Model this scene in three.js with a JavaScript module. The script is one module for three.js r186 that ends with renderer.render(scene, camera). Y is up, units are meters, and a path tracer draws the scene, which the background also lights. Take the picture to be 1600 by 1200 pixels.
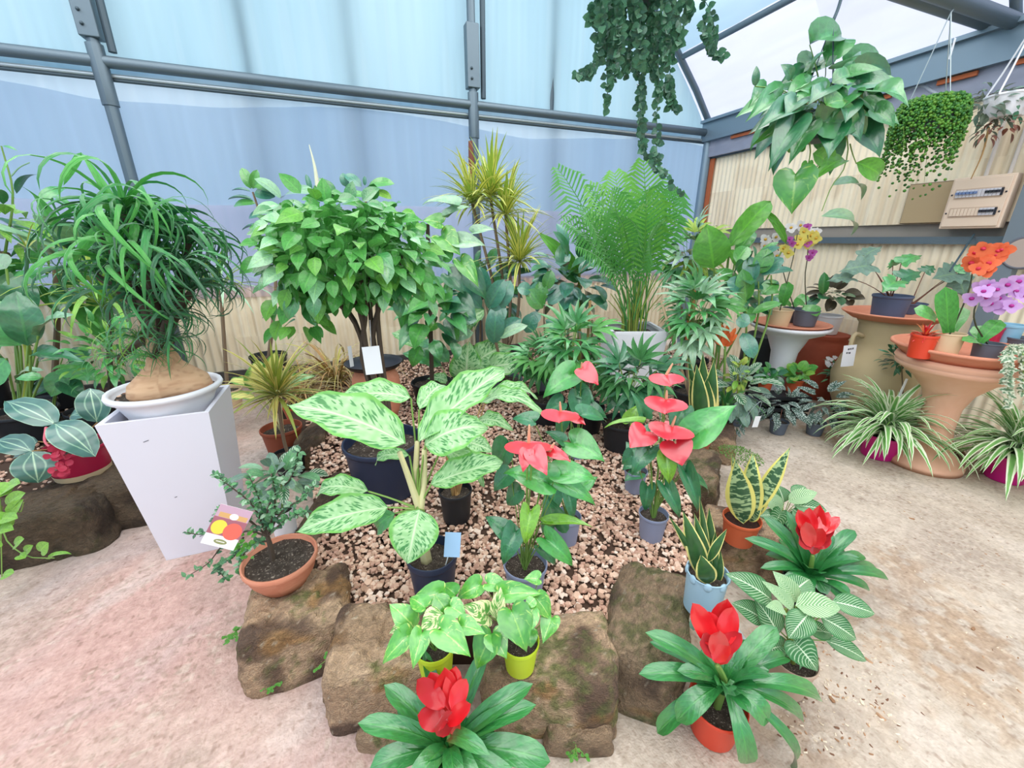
import * as THREE from 'three';
import { mergeGeometries, mergeVertices } from 'three/addons/utils/BufferGeometryUtils.js';
import { RoundedBoxGeometry } from 'three/addons/geometries/RoundedBoxGeometry.js';
import { ConvexGeometry } from 'three/addons/geometries/ConvexGeometry.js';
import { RectAreaLightUniformsLib } from 'three/addons/lights/RectAreaLightUniformsLib.js';

// ---------- camera, sky, daylight, exposure ----------
const scene = new THREE.Scene();
const FOCAL = 640, EYE = 1.4, R = Math.PI / 180;
const camera = new THREE.PerspectiveCamera(2 * Math.atan(600 / FOCAL) / R, 4 / 3, 0.02, 200);
camera.rotation.order = 'YXZ';
camera.position.set(0, EYE, 0);
camera.rotation.set(-19.4 * R, -21.5 * R, 0);
camera.updateMatrixWorld(true);
scene.background = new THREE.Color(0.84, 0.92, 1.0);      // even overcast sky
scene.backgroundIntensity = 3.0;
RectAreaLightUniformsLib.init();
// daylight scattered downward by the milky roof film: one soft source under each slope
for (const [x, y, tilt, w] of [[-2.1, 4.1, 14, 3.2], [2.0, 4.1, -14, 3.2]]) {
  const l = new THREE.RectAreaLight(0xfff8f0, 6.0, w, 9.5);
  l.position.set(x, y, 0.6); l.rotation.order = 'ZXY'; l.rotation.set(-90 * R, 0, tilt * R);
  l.castShadow = true; scene.add(l);
}
const renderer = new THREE.WebGLRenderer();
renderer.toneMapping = THREE.LinearToneMapping;
renderer.toneMappingExposure = 0.54;
renderer.shadowMap.enabled = true;

// ---------- helpers ----------
const V = (x, y, z) => new THREE.Vector3(x, y, z);
let seedState = 7;
const seed = (n) => { seedState = n | 0; };
const rnd = () => { seedState = (seedState + 0x6d2b79f5) | 0; let t = Math.imul(seedState ^ (seedState >>> 15), 1 | seedState); t = (t + Math.imul(t ^ (t >>> 7), 61 | t)) ^ t; return ((t ^ (t >>> 14)) >>> 0) / 4294967296; };
const rr = (a, b) => a + (b - a) * rnd();
const pick = (a) => a[Math.floor(rnd() * a.length) % a.length];
const clamp = (x, a = 0, b = 1) => Math.min(b, Math.max(a, x));
const smooth = (a, b, x) => { const t = clamp((x - a) / (b - a)); return t * t * (3 - 2 * t); };
const mix = (a, b, t) => a + (b - a) * t;
const hash = (x, y, z) => { let h = Math.imul(x, 374761393) ^ Math.imul(y, 668265263) ^ Math.imul(z, 2147483647 ^ 0x5bd1e995); h = Math.imul(h ^ (h >>> 13), 1274126177); return ((h ^ (h >>> 16)) >>> 0) / 4294967296; };
function noise(x, y, z = 0) {
  const ix = Math.floor(x), iy = Math.floor(y), iz = Math.floor(z), f = (t) => t * t * (3 - 2 * t), fx = f(x - ix), fy = f(y - iy), fz = f(z - iz);
  const l = (k) => mix(mix(hash(ix, iy, iz + k), hash(ix + 1, iy, iz + k), fx), mix(hash(ix, iy + 1, iz + k), hash(ix + 1, iy + 1, iz + k), fx), fy);
  return fz ? mix(l(0), l(1), fz) : l(0);
}
function fbm(x, y, z = 0, o = 4) { let s = 0, a = 0.5, n = 0; for (let i = 0; i < o; i++) { s += a * noise(x, y, z); n += a; x = x * 2.03 + 17.1; y = y * 2.03 + 5.3; z = z * 2.03 + 9.7; a *= 0.5; } return s / n; }
function noise2(x, y, k = 0) {
  const ix = Math.floor(x), iy = Math.floor(y); let fx = x - ix, fy = y - iy; fx *= fx * (3 - 2 * fx); fy *= fy * (3 - 2 * fy); k = (k * 10) | 0;
  const a = hash(ix, iy, k), b = hash(ix + 1, iy, k), c = hash(ix, iy + 1, k), d = hash(ix + 1, iy + 1, k), e = a + (b - a) * fx; return e + (c + (d - c) * fx - e) * fy;
}
function fbm2(x, y, k = 0, o = 4) { let s = 0, a = 0.5, n = 0; for (let i = 0; i < o; i++) { s += a * noise2(x, y, k + i); n += a; x = x * 2.03 + 17.1; y = y * 2.03 + 5.3; a *= 0.5; } return s / n; }
// a pixel of the 1600 x 1200 photograph gives a direction; the distance comes from a plane
const ray = (px, py) => V((px - 800) / FOCAL, -(py - 600) / FOCAL, -1).applyQuaternion(camera.quaternion);
const FWD = V(0, 0, -1).applyAxisAngle(V(0, 1, 0), -21.5 * R), SIDE = V(1, 0, 0).applyAxisAngle(V(0, 1, 0), -21.5 * R);
const G = (px, py, h = 0) => { const d = ray(px, py); return d.multiplyScalar((h - EYE) / d.y).add(camera.position); };
const D = (px, py, fwd) => { const d = ray(px, py); return d.multiplyScalar(fwd / d.dot(FWD)).add(camera.position); };
const onX = (px, py, x) => { const d = ray(px, py); return d.multiplyScalar(x / d.x).add(camera.position); };
const onZ = (px, py, z) => { const d = ray(px, py); return d.multiplyScalar(z / d.z).add(camera.position); };
const depthOf = (p) => p.clone().sub(camera.position).dot(FWD);
const pxSize = (p) => p.clone().sub(camera.position).dot(V(0, 0, -1).applyQuaternion(camera.quaternion)) / FOCAL;   // metres in a pixel at p

const used = new Map();
const numbered = (n) => { const k = used.get(n) ?? 0; used.set(n, k + 1); return k ? n + '_' + String(k).padStart(3, '0') : n; };
function thing(name, label, category, pos, group) {
  const o = new THREE.Group(); o.name = numbered(name); o.position.copy(pos); o.userData = { label, category };
  if (group) o.userData.group = group;
  scene.add(o); return o;
}
function mesh(name, geo, mat, parent) {
  const m = new THREE.Mesh(geo, mat); m.name = name; m.castShadow = m.receiveShadow = true; parent.add(m); return m;
}
function structure(name) { const o = new THREE.Group(); o.name = name; o.userData = { kind: 'structure' }; scene.add(o); return o; }
const stuff = (m) => { m.userData.kind = 'stuff'; return m; };
function label(o, text) { o.userData.label = text; return o; }

// ---------- textures and materials ----------
function tex(w, h, fn, srgb = true, repeat) {
  const d = new Uint8Array(w * h * 4);
  for (let y = 0, i = 0; y < h; y++) for (let x = 0; x < w; x++, i += 4) { const c = fn((x + 0.5) / w, (y + 0.5) / h); d[i] = clamp(c[0], 0, 255); d[i + 1] = clamp(c[1], 0, 255); d[i + 2] = clamp(c[2], 0, 255); d[i + 3] = 255; }
  const t = new THREE.DataTexture(d, w, h); t.magFilter = THREE.LinearFilter; t.minFilter = THREE.LinearMipmapLinearFilter; t.generateMipmaps = true;
  t.wrapS = t.wrapT = THREE.RepeatWrapping; if (srgb) t.colorSpace = THREE.SRGBColorSpace; if (repeat) t.repeat.set(...repeat); t.needsUpdate = true; return t;
}
const mixc = (a, b, t) => [mix(a[0], b[0], t), mix(a[1], b[1], t), mix(a[2], b[2], t)];
const std = (color, roughness = 0.8, more = {}) => new THREE.MeshStandardMaterial({ color, roughness, side: THREE.DoubleSide, ...more });
const phys = (color, roughness = 0.8, more = {}) => new THREE.MeshPhysicalMaterial({ color, roughness, side: THREE.DoubleSide, ...more });
// a leaf lets part of the light through and has a waxy coat
const leafMat = (color, gloss = 0.35, more = {}) => gloss >= 0.5 ? phys(color, 0.36, { ior: 1.75, clearcoat: 0.7, clearcoatRoughness: 0.16, ...more, transmission: 0 }) : phys(color, 0.95, { transmission: 0.25, clearcoat: Math.min(1, gloss * 1.7), clearcoatRoughness: 0.2, ...more });
const grainBump = tex(256, 256, (u, v) => { const n = 255 * (0.5 * noise(u * 64, v * 64) + 0.5 * noise(u * 128 + 9, v * 128)); return [n, n, n]; }, false);
const withRepeat = (t, x, y) => { const c = t.clone(); c.repeat.set(x, y); c.needsUpdate = true; return c; };

// ---------- shapes ----------
function tubeGeo(points, radii, sides = 6, closed = true) {
  const pts = points.map((p) => p.isVector3 ? p : V(...p)), n = pts.length, pos = [], uv = [], idx = [];
  let prev = null, len = 0;
  for (let i = 0; i < n; i++) {
    const t = pts[Math.min(i + 1, n - 1)].clone().sub(pts[Math.max(i - 1, 0)]).normalize();
    let a = prev ? prev.clone().addScaledVector(t, -prev.dot(t)) : (Math.abs(t.y) < 0.9 ? V(0, 1, 0).cross(t) : V(1, 0, 0).cross(t));
    if (a.lengthSq() < 1e-9) a = V(0, 0, 1).cross(t); a.normalize(); prev = a;
    const b = t.clone().cross(a), r = Array.isArray(radii) ? radii[Math.min(i, radii.length - 1)] : radii;
    if (i) len += pts[i].distanceTo(pts[i - 1]);
    for (let k = 0; k <= sides; k++) { const q = k / sides * 2 * Math.PI, p = pts[i].clone().addScaledVector(a, Math.cos(q) * r).addScaledVector(b, Math.sin(q) * r); pos.push(p.x, p.y, p.z); uv.push(k / sides, len); }
    if (i) for (let k = 0; k < sides; k++) { const A = (i - 1) * (sides + 1) + k, B = A + sides + 1; idx.push(A, B, A + 1, A + 1, B, B + 1); }
  }
  if (closed) for (const i of [0, n - 1]) { const c = pos.length / 3; pos.push(pts[i].x, pts[i].y, pts[i].z); uv.push(0.5, i ? len : 0); for (let k = 0; k < sides; k++) { const A = i * (sides + 1) + k; i ? idx.push(A, c, A + 1) : idx.push(A, A + 1, c); } }
  const g = new THREE.BufferGeometry();
  g.setAttribute('position', new THREE.Float32BufferAttribute(pos, 3)); g.setAttribute('uv', new THREE.Float32BufferAttribute(uv, 2)); g.setIndex(idx); g.computeVertexNormals(); return g;
}
function curve(points, n = 10) { return new THREE.CatmullRomCurve3(points.map((p) => p.isVector3 ? p : V(...p))).getPoints(n); }
const boxGeo = (w, h, d, x = 0, y = 0, z = 0, r = 0) => (r ? new RoundedBoxGeometry(w, h, d, 2, r) : new THREE.BoxGeometry(w, h, d)).translate(x, y, z);
const merge = (list) => mergeGeometries(list.map((g) => g.index ? g.toNonIndexed() : g), false);
const lathe = (pts, seg = 28) => new THREE.LatheGeometry(pts.map((p) => new THREE.Vector2(Math.max(p[0], 1e-4), p[1])), seg);
// ---------- the room: floor, film walls, roof ----------
const XR = 4.38, XL = -4.2, ZB = -4.47, ZF = 5.5, GUT = 2.62;
const floorTex = tex(1600, 1600, (u, v) => {
  const x = XL - 0.1 + u * 8.8, z = -4.7 + v * 8.8;
  const wx = x + 0.5 * (fbm2(x * 0.9, z * 0.9, 3.3) - 0.5), wz = z + 0.5 * (fbm2(x * 0.9 + 7, z * 0.9, 1.3) - 0.5);
  const coarse = fbm2(wx * 1.1 + 3, wz * 1.1, 0.5, 4), mid = fbm2(wx * 5, wz * 5, 2.5, 4), fine = fbm2(x * 40, z * 40, 4.2, 3), streak = fbm2((wx + wz) * 2.6 + 1.2 * fbm2(x * 2, z * 2, 8, 3), (wx - wz) * 1.2, 7.1, 5), blot = fbm2(wx * 3.1 + 11, wz * 3.1, 12.3, 5);
  let c = mixc([186, 170, 154], [206, 190, 174], coarse);
  c = mixc(c, [172, 156, 142], smooth(0.5, 0.75, mid) * 0.4);
  // red oxide wash worn into the walkway on one side of the bed
  const pink = smooth(0.35, -0.4, wx - 0.25 * (wz + 1)) * smooth(0.2, 0.62, fbm2(wx * 1.2, wz * 1.2, 9.1, 4) * 0.6 + streak * 0.4);
  c = mixc(c, mixc([200, 156, 146], [192, 172, 168], smooth(0.35, 0.75, streak)), pink * 0.85);
  // earth trodden onto the concrete
  const earth = smooth(0.4, 1.2, wx) * smooth(0.56, 0.8, fbm2(x * 1.5 + 4, z * 1.5, 5.7, 5)) * smooth(0.3, 0.6, noise2(x * 30, z * 30));
  c = mixc(c, [160, 122, 88], earth * 0.5);
  c = mixc(c, [158, 140, 128], smooth(0.56, 0.76, blot) * 0.3); c = mixc(c, [222, 208, 198], smooth(0.44, 0.3, blot) * 0.35);
  const chips = smooth(0.8, 0.84, noise2(x * 46, z * 46, 2.2)) * smooth(0.45, 0.6, mid);
  c = mixc(c, [214, 200, 182], chips * 0.4);
  const specks = smooth(0.86, 0.9, noise2(x * 70 + 3, z * 70, 8.2)); c = mixc(c, [112, 84, 68], specks * 0.3);
  const grit = smooth(0.62, 0.8, noise2(x * 95, z * 95, 31)) * smooth(0.35, 0.65, mid); c = mixc(c, [150, 128, 110], grit * 0.4);
  const g = (fine - 0.5) * 30 + (noise2(x * 160, z * 160) - 0.5) * 22;
  return [c[0] + g, c[1] + g, c[2] + g];
});
const floorMat = std(0xffffff, 0.85, { map: floorTex, bumpMap: withRepeat(grainBump, 22, 22), bumpScale: 0.003 });
{
  const w = 8.8, g = new THREE.PlaneGeometry(w, w, 110, 110).rotateX(-Math.PI / 2).translate(XL - 0.1 + w / 2, 0, -4.7 + w / 2), p = g.attributes.position, t = g.attributes.uv;
  for (let i = 0; i < p.count; i++) { p.setY(i, 0.012 * (fbm(p.getX(i) * 1.7, p.getZ(i) * 1.7, 3) - 0.55)); t.setXY(i, (p.getX(i) - XL + 0.1) / w, (p.getZ(i) + 4.7) / w); }
  g.computeVertexNormals();
  const floor = structure('floor');
  mesh('floor_slab', g, floorMat, floor);
  mesh('floor_slab', new THREE.BoxGeometry(8.8, 0.2, 2).translate(XL - 0.1 + w / 2, -0.11, 5.05), std(0xd2c0b0, 0.9), floor);
  const out = structure('ground_outside');
  mesh('ground', new THREE.PlaneGeometry(160, 160).rotateX(-Math.PI / 2).translate(0, -0.12, 0), std(0xc4beb2, 1), out);
}
// milky film: soft folds, streaks of dust and old whitewash
const filmTex = (base, light, sx, sy, k) => tex(384, 384, (u, v) => {
  const s = fbm2(u * sx, v * 1.2, k, 4), b = fbm2(u * 3, v * 3, k + 4, 4), f = noise2(u * 90, v * 7, k), sc = smooth(0.72, 0.78, noise2(u * 40, v * sy, k + 2));
  let c = mixc(base, light, clamp(0.5 + (s - 0.5) * 0.9 + (b - 0.5) * 0.6)); c = mixc(c, [226, 234, 238], sc * 0.08);
  const g = (f - 0.5) * 6; return [c[0] + g, c[1] + g, c[2] + g];
});
const film = (map, t = 0.72) => phys(0xffffff, 1, { map, transmission: t, specularIntensity: 0.3 });
const filmUpper = film(filmTex([158, 196, 216], [190, 220, 232], 5, 3, 1.5), 0.62), filmLower = film(filmTex([180, 204, 224], [202, 220, 236], 4, 3, 6.5), 0.84), filmInner = film(filmTex([208, 220, 234], [222, 232, 242], 3, 3, 21.5), 0.93), filmSkirt = film(filmTex([244, 232, 240], [252, 244, 250], 3, 3, 26.5), 0.9);
const filmRoof = film(filmTex([172, 202, 222], [205, 222, 234], 6, 6, 11.5), 0.7), filmEave = film(filmTex([220, 218, 242], [244, 242, 252], 12, 12, 15.5), 0.82);
function sheet(x0, x1, y0, y1, place, fold, nx = 120, ny = 24) {
  const g = new THREE.PlaneGeometry(1, 1, nx, ny), p = g.attributes.position, t = g.attributes.uv, q = V(0, 0, 0);
  for (let i = 0; i < p.count; i++) { const a = mix(x0, x1, p.getX(i) + 0.5), b = mix(y0, y1, p.getY(i) + 0.5); place(a, b, fold(a, b), q); p.setXYZ(i, q.x, q.y, q.z); t.setXY(i, a / 3, b / 3); }
  g.computeVertexNormals(); return g;
}
const steel = std(0x66757f, 0.42, { metalness: 0.55, bumpMap: withRepeat(grainBump, 3, 3), bumpScale: 0.0006 }), steelDark = std(0x4c5a63, 0.5, { metalness: 0.5 });
const creamTex = tex(512, 512, (u, v) => {
  const s = fbm2(u * 40, v * 1.5, 3.1, 4), d = fbm2(u * 5, v * 4, 6.2, 4), m = smooth(0.55, 0.75, fbm2(u * 60, v * 2.4, 8.4, 3)) * smooth(0.4, 0.65, d);
  let c = mixc([244, 228, 198], [250, 238, 214], s); c = mixc(c, [190, 164, 132], m * 0.4); c = mixc(c, [216, 194, 164], smooth(0.5, 0.7, d) * 0.35);
  return c;
});
const cream = std(0xffffff, 0.6, { map: creamTex }), rust = std(0xb4633f, 0.9);
function corrugated(len, h, pitch, depth) {
  const n = Math.round(len / pitch * 8), g = new THREE.PlaneGeometry(len, h, n, 2), p = g.attributes.position, t = g.attributes.uv;
  for (let i = 0; i < p.count; i++) { p.setZ(i, depth * Math.cos(p.getX(i) / pitch * 2 * Math.PI)); t.setXY(i, p.getX(i) / 1.6, p.getY(i) / 1.6); }
  g.computeVertexNormals(); return g;
}
{
  const wall = structure('wall_back');
  const folds = (k, a) => (x, y) => a * (Math.sin(x * 2.4 + k + 1.6 * noise(x * 0.8, y * 0.7, k)) * 0.5 + (fbm(x * 2.2, y * 0.9, k, 3) - 0.5) * 1.5);
  const put = (z) => (x, y, f, q) => q.set(x, y, z + f);
  mesh('lower_film', sheet(XL, XR, 0.9, GUT + 0.02, put(ZB - 0.03), folds(2, 0.03)), filmLower, wall);
  const hWave = onZ(520, 176, ZB).y, hSkirt = onZ(380, 318, ZB).y;
  mesh('inner_film', sheet(XL, XR, 0, 1, (x, b, f, q) => q.set(x, mix(0.9, hWave + 0.05 * Math.sin(x * 1.9 + 1) + 0.05 * (noise(x * 2.6, 3.5) - 0.5), b), ZB - 0.005 + f), (x, y) => folds(4, 0.015)(x, y * 1.4)), filmInner, wall);
  mesh('film_skirt', sheet(XL, XR, 0, 1, (x, b, f, q) => q.set(x, mix(0.9, hSkirt + 0.02 * Math.sin(x * 1.3), b), ZB + 0.015 + f), (x, y) => folds(7, 0.01)(x, y)), filmSkirt, wall);
  // the gable above the rail follows the arch of the roof
  const archY = (x) => { const a = Math.abs(x - 0.09) / 4.29; return GUT + 1.95 * Math.max(0, 1 - Math.pow(a, 2.73)); };
  mesh('upper_film', sheet(XL, XR, 0, 1, (x, b, f, q) => q.set(x, mix(GUT - 0.05, archY(x) + 0.04, b), ZB - 0.06 + f), (x, y) => folds(5, 0.04)(x, y * 2)), filmUpper, wall);
  for (let x = XL + 0.55; x < XR; x += 1.1) mesh('corrugated_sheet', corrugated(1.1, 0.92, 0.07, 0.012).translate(x, 0.53, ZB + 0.0 + (Math.round(x / 1.1) % 2) * 0.004), cream, wall);
  mesh('base_board', boxGeo(XR - XL, 0.12, 0.03, (XL + XR) / 2, 0.16, ZB + 0.03), std(0x4d4a48, 0.9), wall);
  mesh('top_rail', boxGeo(XR - XL, 0.03, 0.03, (XL + XR) / 2, 0.995, ZB - 0.01), std(0x9fa6b4, 0.6), wall);
  const pipe = (name, pts, r, m = steel, s = 12) => mesh(name, tubeGeo(pts, r, s), m, wall);
  pipe('rail_pipe', [V(XL, GUT, ZB + 0.05), V(XR, GUT, ZB + 0.05)], 0.04);
  pipe('clamp_strip', [V(XL, GUT - 0.075, ZB + 0.01), V(XR, GUT - 0.075, ZB + 0.01)], 0.016, std(0xb8c4cc, 0.4, { metalness: 0.5 }), 6);
  pipe('clamp_strip', [V(XL, GUT - 0.1, ZB + 0.01), V(XR, GUT - 0.1, ZB + 0.01)], 0.013, steelDark, 6);
  const xA = onZ(160, 100, ZB).x, xB = onZ(737, 160, ZB).x;
  for (const x of [xA, xB]) {
    pipe('post', [V(x, 0, ZB + 0.05), V(x, GUT + 0.05, ZB + 0.05)], 0.042);
    mesh('post_sleeve', boxGeo(0.12, 0.5, 0.1, x, GUT + 0.38, ZB + 0.05, 0.008), steel, wall);
    pipe('post', [V(x, GUT + 0.02, ZB + 0.05), V(x, archY(x), ZB + 0.05)], 0.038);
    pipe('brace', [V(x + 0.1, GUT + 0.06, ZB + 0.06), V(x + 0.12, archY(x + 0.12), ZB + 0.06)], 0.026, steelDark, 8);
    pipe('coupler', [V(x, GUT - 0.28, ZB + 0.05), V(x, GUT + 0.1, ZB + 0.05)], [0.052], steel);
    for (const k of [0.2, 0.28]) mesh('bolt', new THREE.SphereGeometry(0.012, 8, 6).translate(x - 0.02, GUT + k, ZB + 0.105), steelDark, wall);
  }
  // bars standing outside against the film
  for (const px of [402, 868, 1000, 560]) { const x = onZ(px, 200, ZB).x; pipe('outer_bar', [V(x, 0, ZB - 0.13), V(x, archY(x), ZB - 0.13)], 0.04, steelDark, 8); }
  const ax = []; for (let i = 0; i <= 24; i++) { const a = mix(XL, XR, i / 24); ax.push(V(a, archY(a), ZB + 0.05)); }
  pipe('arch_pipe', ax, 0.035);
  mesh('hanging_tie', tubeGeo([V(xB - 0.06, 2.3, ZB + 0.12), V(xB - 0.055, 2.12, ZB + 0.12), V(xB - 0.06, 1.96, ZB + 0.12)], [0.02, 0.03, 0.026], 8), std(0x7a4a3c, 0.95), wall);
  // roof
  const roof = structure('ceiling'), n = 40;
  const rf = (a0, a1, m, name) => {
    const g = sheet(a0, a1, ZB - 0.1, ZF + 0.1, (a, z, f, q) => q.set(a, archY(a) + 0.05 + f, z), (a, z) => 0.03 * (fbm(a * 3, z * 3, 4, 3) - 0.5) + 0.03 * (fbm(a * 8, z * 6, 2, 3) - 0.5), n, 160);
    mesh(name, g, m, roof);
  };
  rf(XL, -3.6, filmEave, 'eave_film'); rf(-3.6, 3.76, filmRoof, 'roof_film'); rf(3.76, XR, filmEave, 'eave_film');
  const rp = (name, pts, r, m = steel, s = 8) => mesh(name, tubeGeo(pts, r, s), m, roof);
  for (const x of [3.76, -3.58, 2, -1.9, 0.09]) rp('purlin', [V(x, archY(x) + 0.01, ZB), V(x, archY(x) + 0.01, ZF)], 0.03);
  for (const z of [-1.87, 1.4, 4.4]) {
    rp('arch_pipe', ax.map((p) => V(p.x, p.y, z)), 0.03);
    rp('tie_pipe', [V(XL, 2.74, z), V(XR, 2.74, z)], 0.045, steel, 12); rp('tie_pipe', [V(XL, 2.78, z - 0.13), V(XR, 2.78, z - 0.13)], 0.045, steel, 12);
  }
  // wall along the gutter side
  const right = structure('wall_right');
  const side = (g, x, y, z) => g.rotateY(-Math.PI / 2).translate(x, y, z);
  const seam = onX(1362, 300, XR).z;
  for (const [z0, z1, dx] of [[ZB, seam + 0.06, 0.012], [seam, -0.9, 0], [-0.96, 1.2, 0.008], [1.1, 3.3, 0], [3.2, ZF, 0.006]]) {
    mesh('corrugated_panel', side(corrugated(z1 - z0, 0.86, 0.06, 0.007), XR + dx - 0.012, 1.95, (z0 + z1) / 2), cream, right);
    mesh('corrugated_panel', side(corrugated(z1 - z0, 1.4, 0.06, 0.007), XR + dx - 0.012, 0.69, (z0 + z1) / 2), cream, right);
  }
  mesh('wall_core', boxGeo(0.06, 2.4, ZF - ZB, XR + 0.05, 1.2, (ZB + ZF) / 2), std(0x9c938a, 0.9), right);
  mesh('rail', boxGeo(0.05, 0.055, ZF - ZB, XR - 0.035, 1.395, (ZB + ZF) / 2), steel, right);
  const galv = std(0x7f93a3, 0.45, { metalness: 0.45 });
  mesh('gutter_beam', boxGeo(0.16, 0.2, ZF - ZB, XR - 0.06, 2.62, (ZB + ZF) / 2), galv, right);
  mesh('gutter_lip', boxGeo(0.2, 0.03, ZF - ZB, XR - 0.08, 2.73, (ZB + ZF) / 2), galv, right);
  const foam = new THREE.BoxGeometry(0.06, 0.2, ZF - ZB, 3, 10, 300), fp = foam.attributes.position;
  for (let i = 0; i < fp.count; i++) { const d = 0.04 * (fbm(fp.getZ(i) * 14, fp.getY(i) * 14, 3) - 0.4); fp.setX(i, fp.getX(i) - Math.max(0, d)); }
  foam.computeVertexNormals(); foam.translate(XR - 0.05, 2.45, (ZB + ZF) / 2);
  mesh('insulation_strip', foam, std(0x8e93a6, 0.7), right);
  for (const [z, l] of [[-3.9, 0.3], [-2.75, 0.5], [-2.1, 0.22], [-1.5, 0.6]]) mesh('rusty_edge', boxGeo(0.02, 0.03, l, XR - 0.1, 2.5, z), rust, right);
  mesh('corner_post', tubeGeo([V(XR - 0.06, 0, ZB + 0.05), V(XR - 0.06, 2.7, ZB + 0.05)], 0.055, 12), galv, right);
  mesh('rusty_edge', boxGeo(0.02, 2.4, 0.07, XR - 0.03, 1.2, ZB + 0.12), rust, right);
  mesh('sill_strip', boxGeo(0.03, 0.05, ZF - ZB, XR - 0.03, 2.36, (ZB + ZF) / 2), steelDark, right);
  // the walls behind the camera and on the far side, film on both
  const left = structure('wall_left');
  mesh('side_film', sheet(ZB, ZF, 0, GUT + 0.1, (z, y, f, q) => q.set(XL + f, y, z), folds(8, 0.03), 80, 12), filmLower, left);
  const front = structure('wall_front');
  mesh('gable_film', sheet(XL, XR, 0, 1, (x, b, f, q) => q.set(x, b * (archY(x) + 0.04), ZF + f), folds(9, 0.03), 80, 12), filmUpper, front);
}
// ---------- leaf shapes ----------
const powOut = (a, b) => { const m = a / (a + b), k = 0.5 / (Math.pow(m, a) * Math.pow(1 - m, b)); return (t) => [t, k * Math.pow(t, a) * Math.pow(1 - t, b)]; };
const splineOut = (pts) => { const c = new THREE.CatmullRomCurve3(pts.map((p) => V(p[0], p[1], 0))); return (t) => { const p = c.getPoint(t); return [p.x, Math.max(0, p.y)]; }; };
const OUT = {
  ovate: powOut(0.62, 0.95), ellipse: powOut(0.6, 0.62), lance: powOut(0.75, 1.15), drip: powOut(0.6, 1.35), blade: powOut(0.25, 0.75), obovate: powOut(1.0, 0.45),
  strap: (t) => [t, 0.5 * (0.5 + 0.5 * smooth(0, 0.6, t)) * (t > 0.78 ? Math.pow(Math.max(0, 1 - Math.pow((t - 0.78) / 0.22, 2)), 0.6) : 1)],
  heart: splineOut([[0, 0], [-0.15, 0.12], [-0.18, 0.3], [-0.03, 0.46], [0.22, 0.48], [0.48, 0.37], [0.74, 0.18], [0.9, 0.06], [1, 0]]),
  arrow: splineOut([[0, 0], [-0.2, 0.16], [-0.26, 0.34], [-0.08, 0.42], [0.18, 0.4], [0.45, 0.32], [0.72, 0.18], [0.9, 0.06], [1, 0]]),
  spathe: splineOut([[0, 0], [-0.1, 0.16], [-0.1, 0.38], [0.08, 0.5], [0.35, 0.47], [0.62, 0.33], [0.84, 0.14], [0.95, 0.05], [1, 0]]),
  round: splineOut([[0, 0], [-0.04, 0.2], [0.12, 0.42], [0.4, 0.5], [0.7, 0.44], [0.92, 0.22], [1, 0]]),
  lobed: splineOut([[0, 0], [-0.18, 0.2], [-0.12, 0.5], [0.1, 0.36], [0.28, 0.5], [0.42, 0.3], [0.6, 0.34], [0.74, 0.15], [1, 0]]),
};
function leafGeo({ out = 'ovate', asp = 0.5, arch = 0.06, fold = 0.15, wave = 0, tip = 0, nl = 8, nw = 2, waves = 3 }) {
  const f = OUT[out], pos = [], uv = [], idx = [], row = nw * 2 + 1;
  for (let i = 0; i <= nl; i++) {
    const t = i / nl, [mx, mz] = f(t);
    for (let j = -nw; j <= nw; j++) {
      const s = j / nw, a = Math.abs(s), x = mix(t, mx, a), z = s * mz * asp * 1.0;
      const y = arch * 4 * t * (1 - t) - tip * Math.max(0, t - 0.55) ** 2 * 2 + fold * Math.abs(z) + wave * a * a * Math.sin(t * waves * 6.28 + (s > 0 ? 0 : 1.7));
      pos.push(x, y, z); uv.push(0.5 + s / 2, t);
    }
    if (i) for (let j = 0; j < row - 1; j++) { const A = (i - 1) * row + j, B = A + row; idx.push(A, A + 1, B, A + 1, B + 1, B); }
  }
  const g = new THREE.BufferGeometry();
  g.setAttribute('position', new THREE.Float32BufferAttribute(pos, 3)); g.setAttribute('uv', new THREE.Float32BufferAttribute(uv, 2)); g.setIndex(idx); g.computeVertexNormals();
  g.userData = { asp }; return g;
}
// a long leaf that starts at an elevation and bends over: unit length, in the xy plane
function ribbonGeo({ rise = 60, bend = 80, pow = 1.3, asp = 0.06, out = 'blade', fold = 0.25, nl = 9, nw = 1, twist = 0 }) {
  const f = OUT[out], pos = [], uv = [], idx = [], row = nw * 2 + 1; let x = 0, y = 0;
  for (let i = 0; i <= nl; i++) {
    const t = i / nl, a = (rise - bend * Math.pow(t, pow)) * R, q = twist * t;
    if (i) { const m = (rise - bend * Math.pow(t - 0.5 / nl, pow)) * R; x += Math.cos(m) / nl; y += Math.sin(m) / nl; }
    const w = f(t)[1] * asp;
    for (let j = -nw; j <= nw; j++) { const s = j / nw, z = s * w, up = fold * Math.abs(z); pos.push(x - Math.sin(a) * (up + z * Math.sin(q)), y + Math.cos(a) * (up + z * Math.sin(q)), z * Math.cos(q)); uv.push(0.5 + s / 2, t); }
    if (i) for (let j = 0; j < row - 1; j++) { const A = (i - 1) * row + j, B = A + row; idx.push(A, A + 1, B, A + 1, B + 1, B); }
  }
  const g = new THREE.BufferGeometry();
  g.setAttribute('position', new THREE.Float32BufferAttribute(pos, 3)); g.setAttribute('uv', new THREE.Float32BufferAttribute(uv, 2)); g.setIndex(idx); g.computeVertexNormals(); g.userData = { asp }; return g;
}
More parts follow.
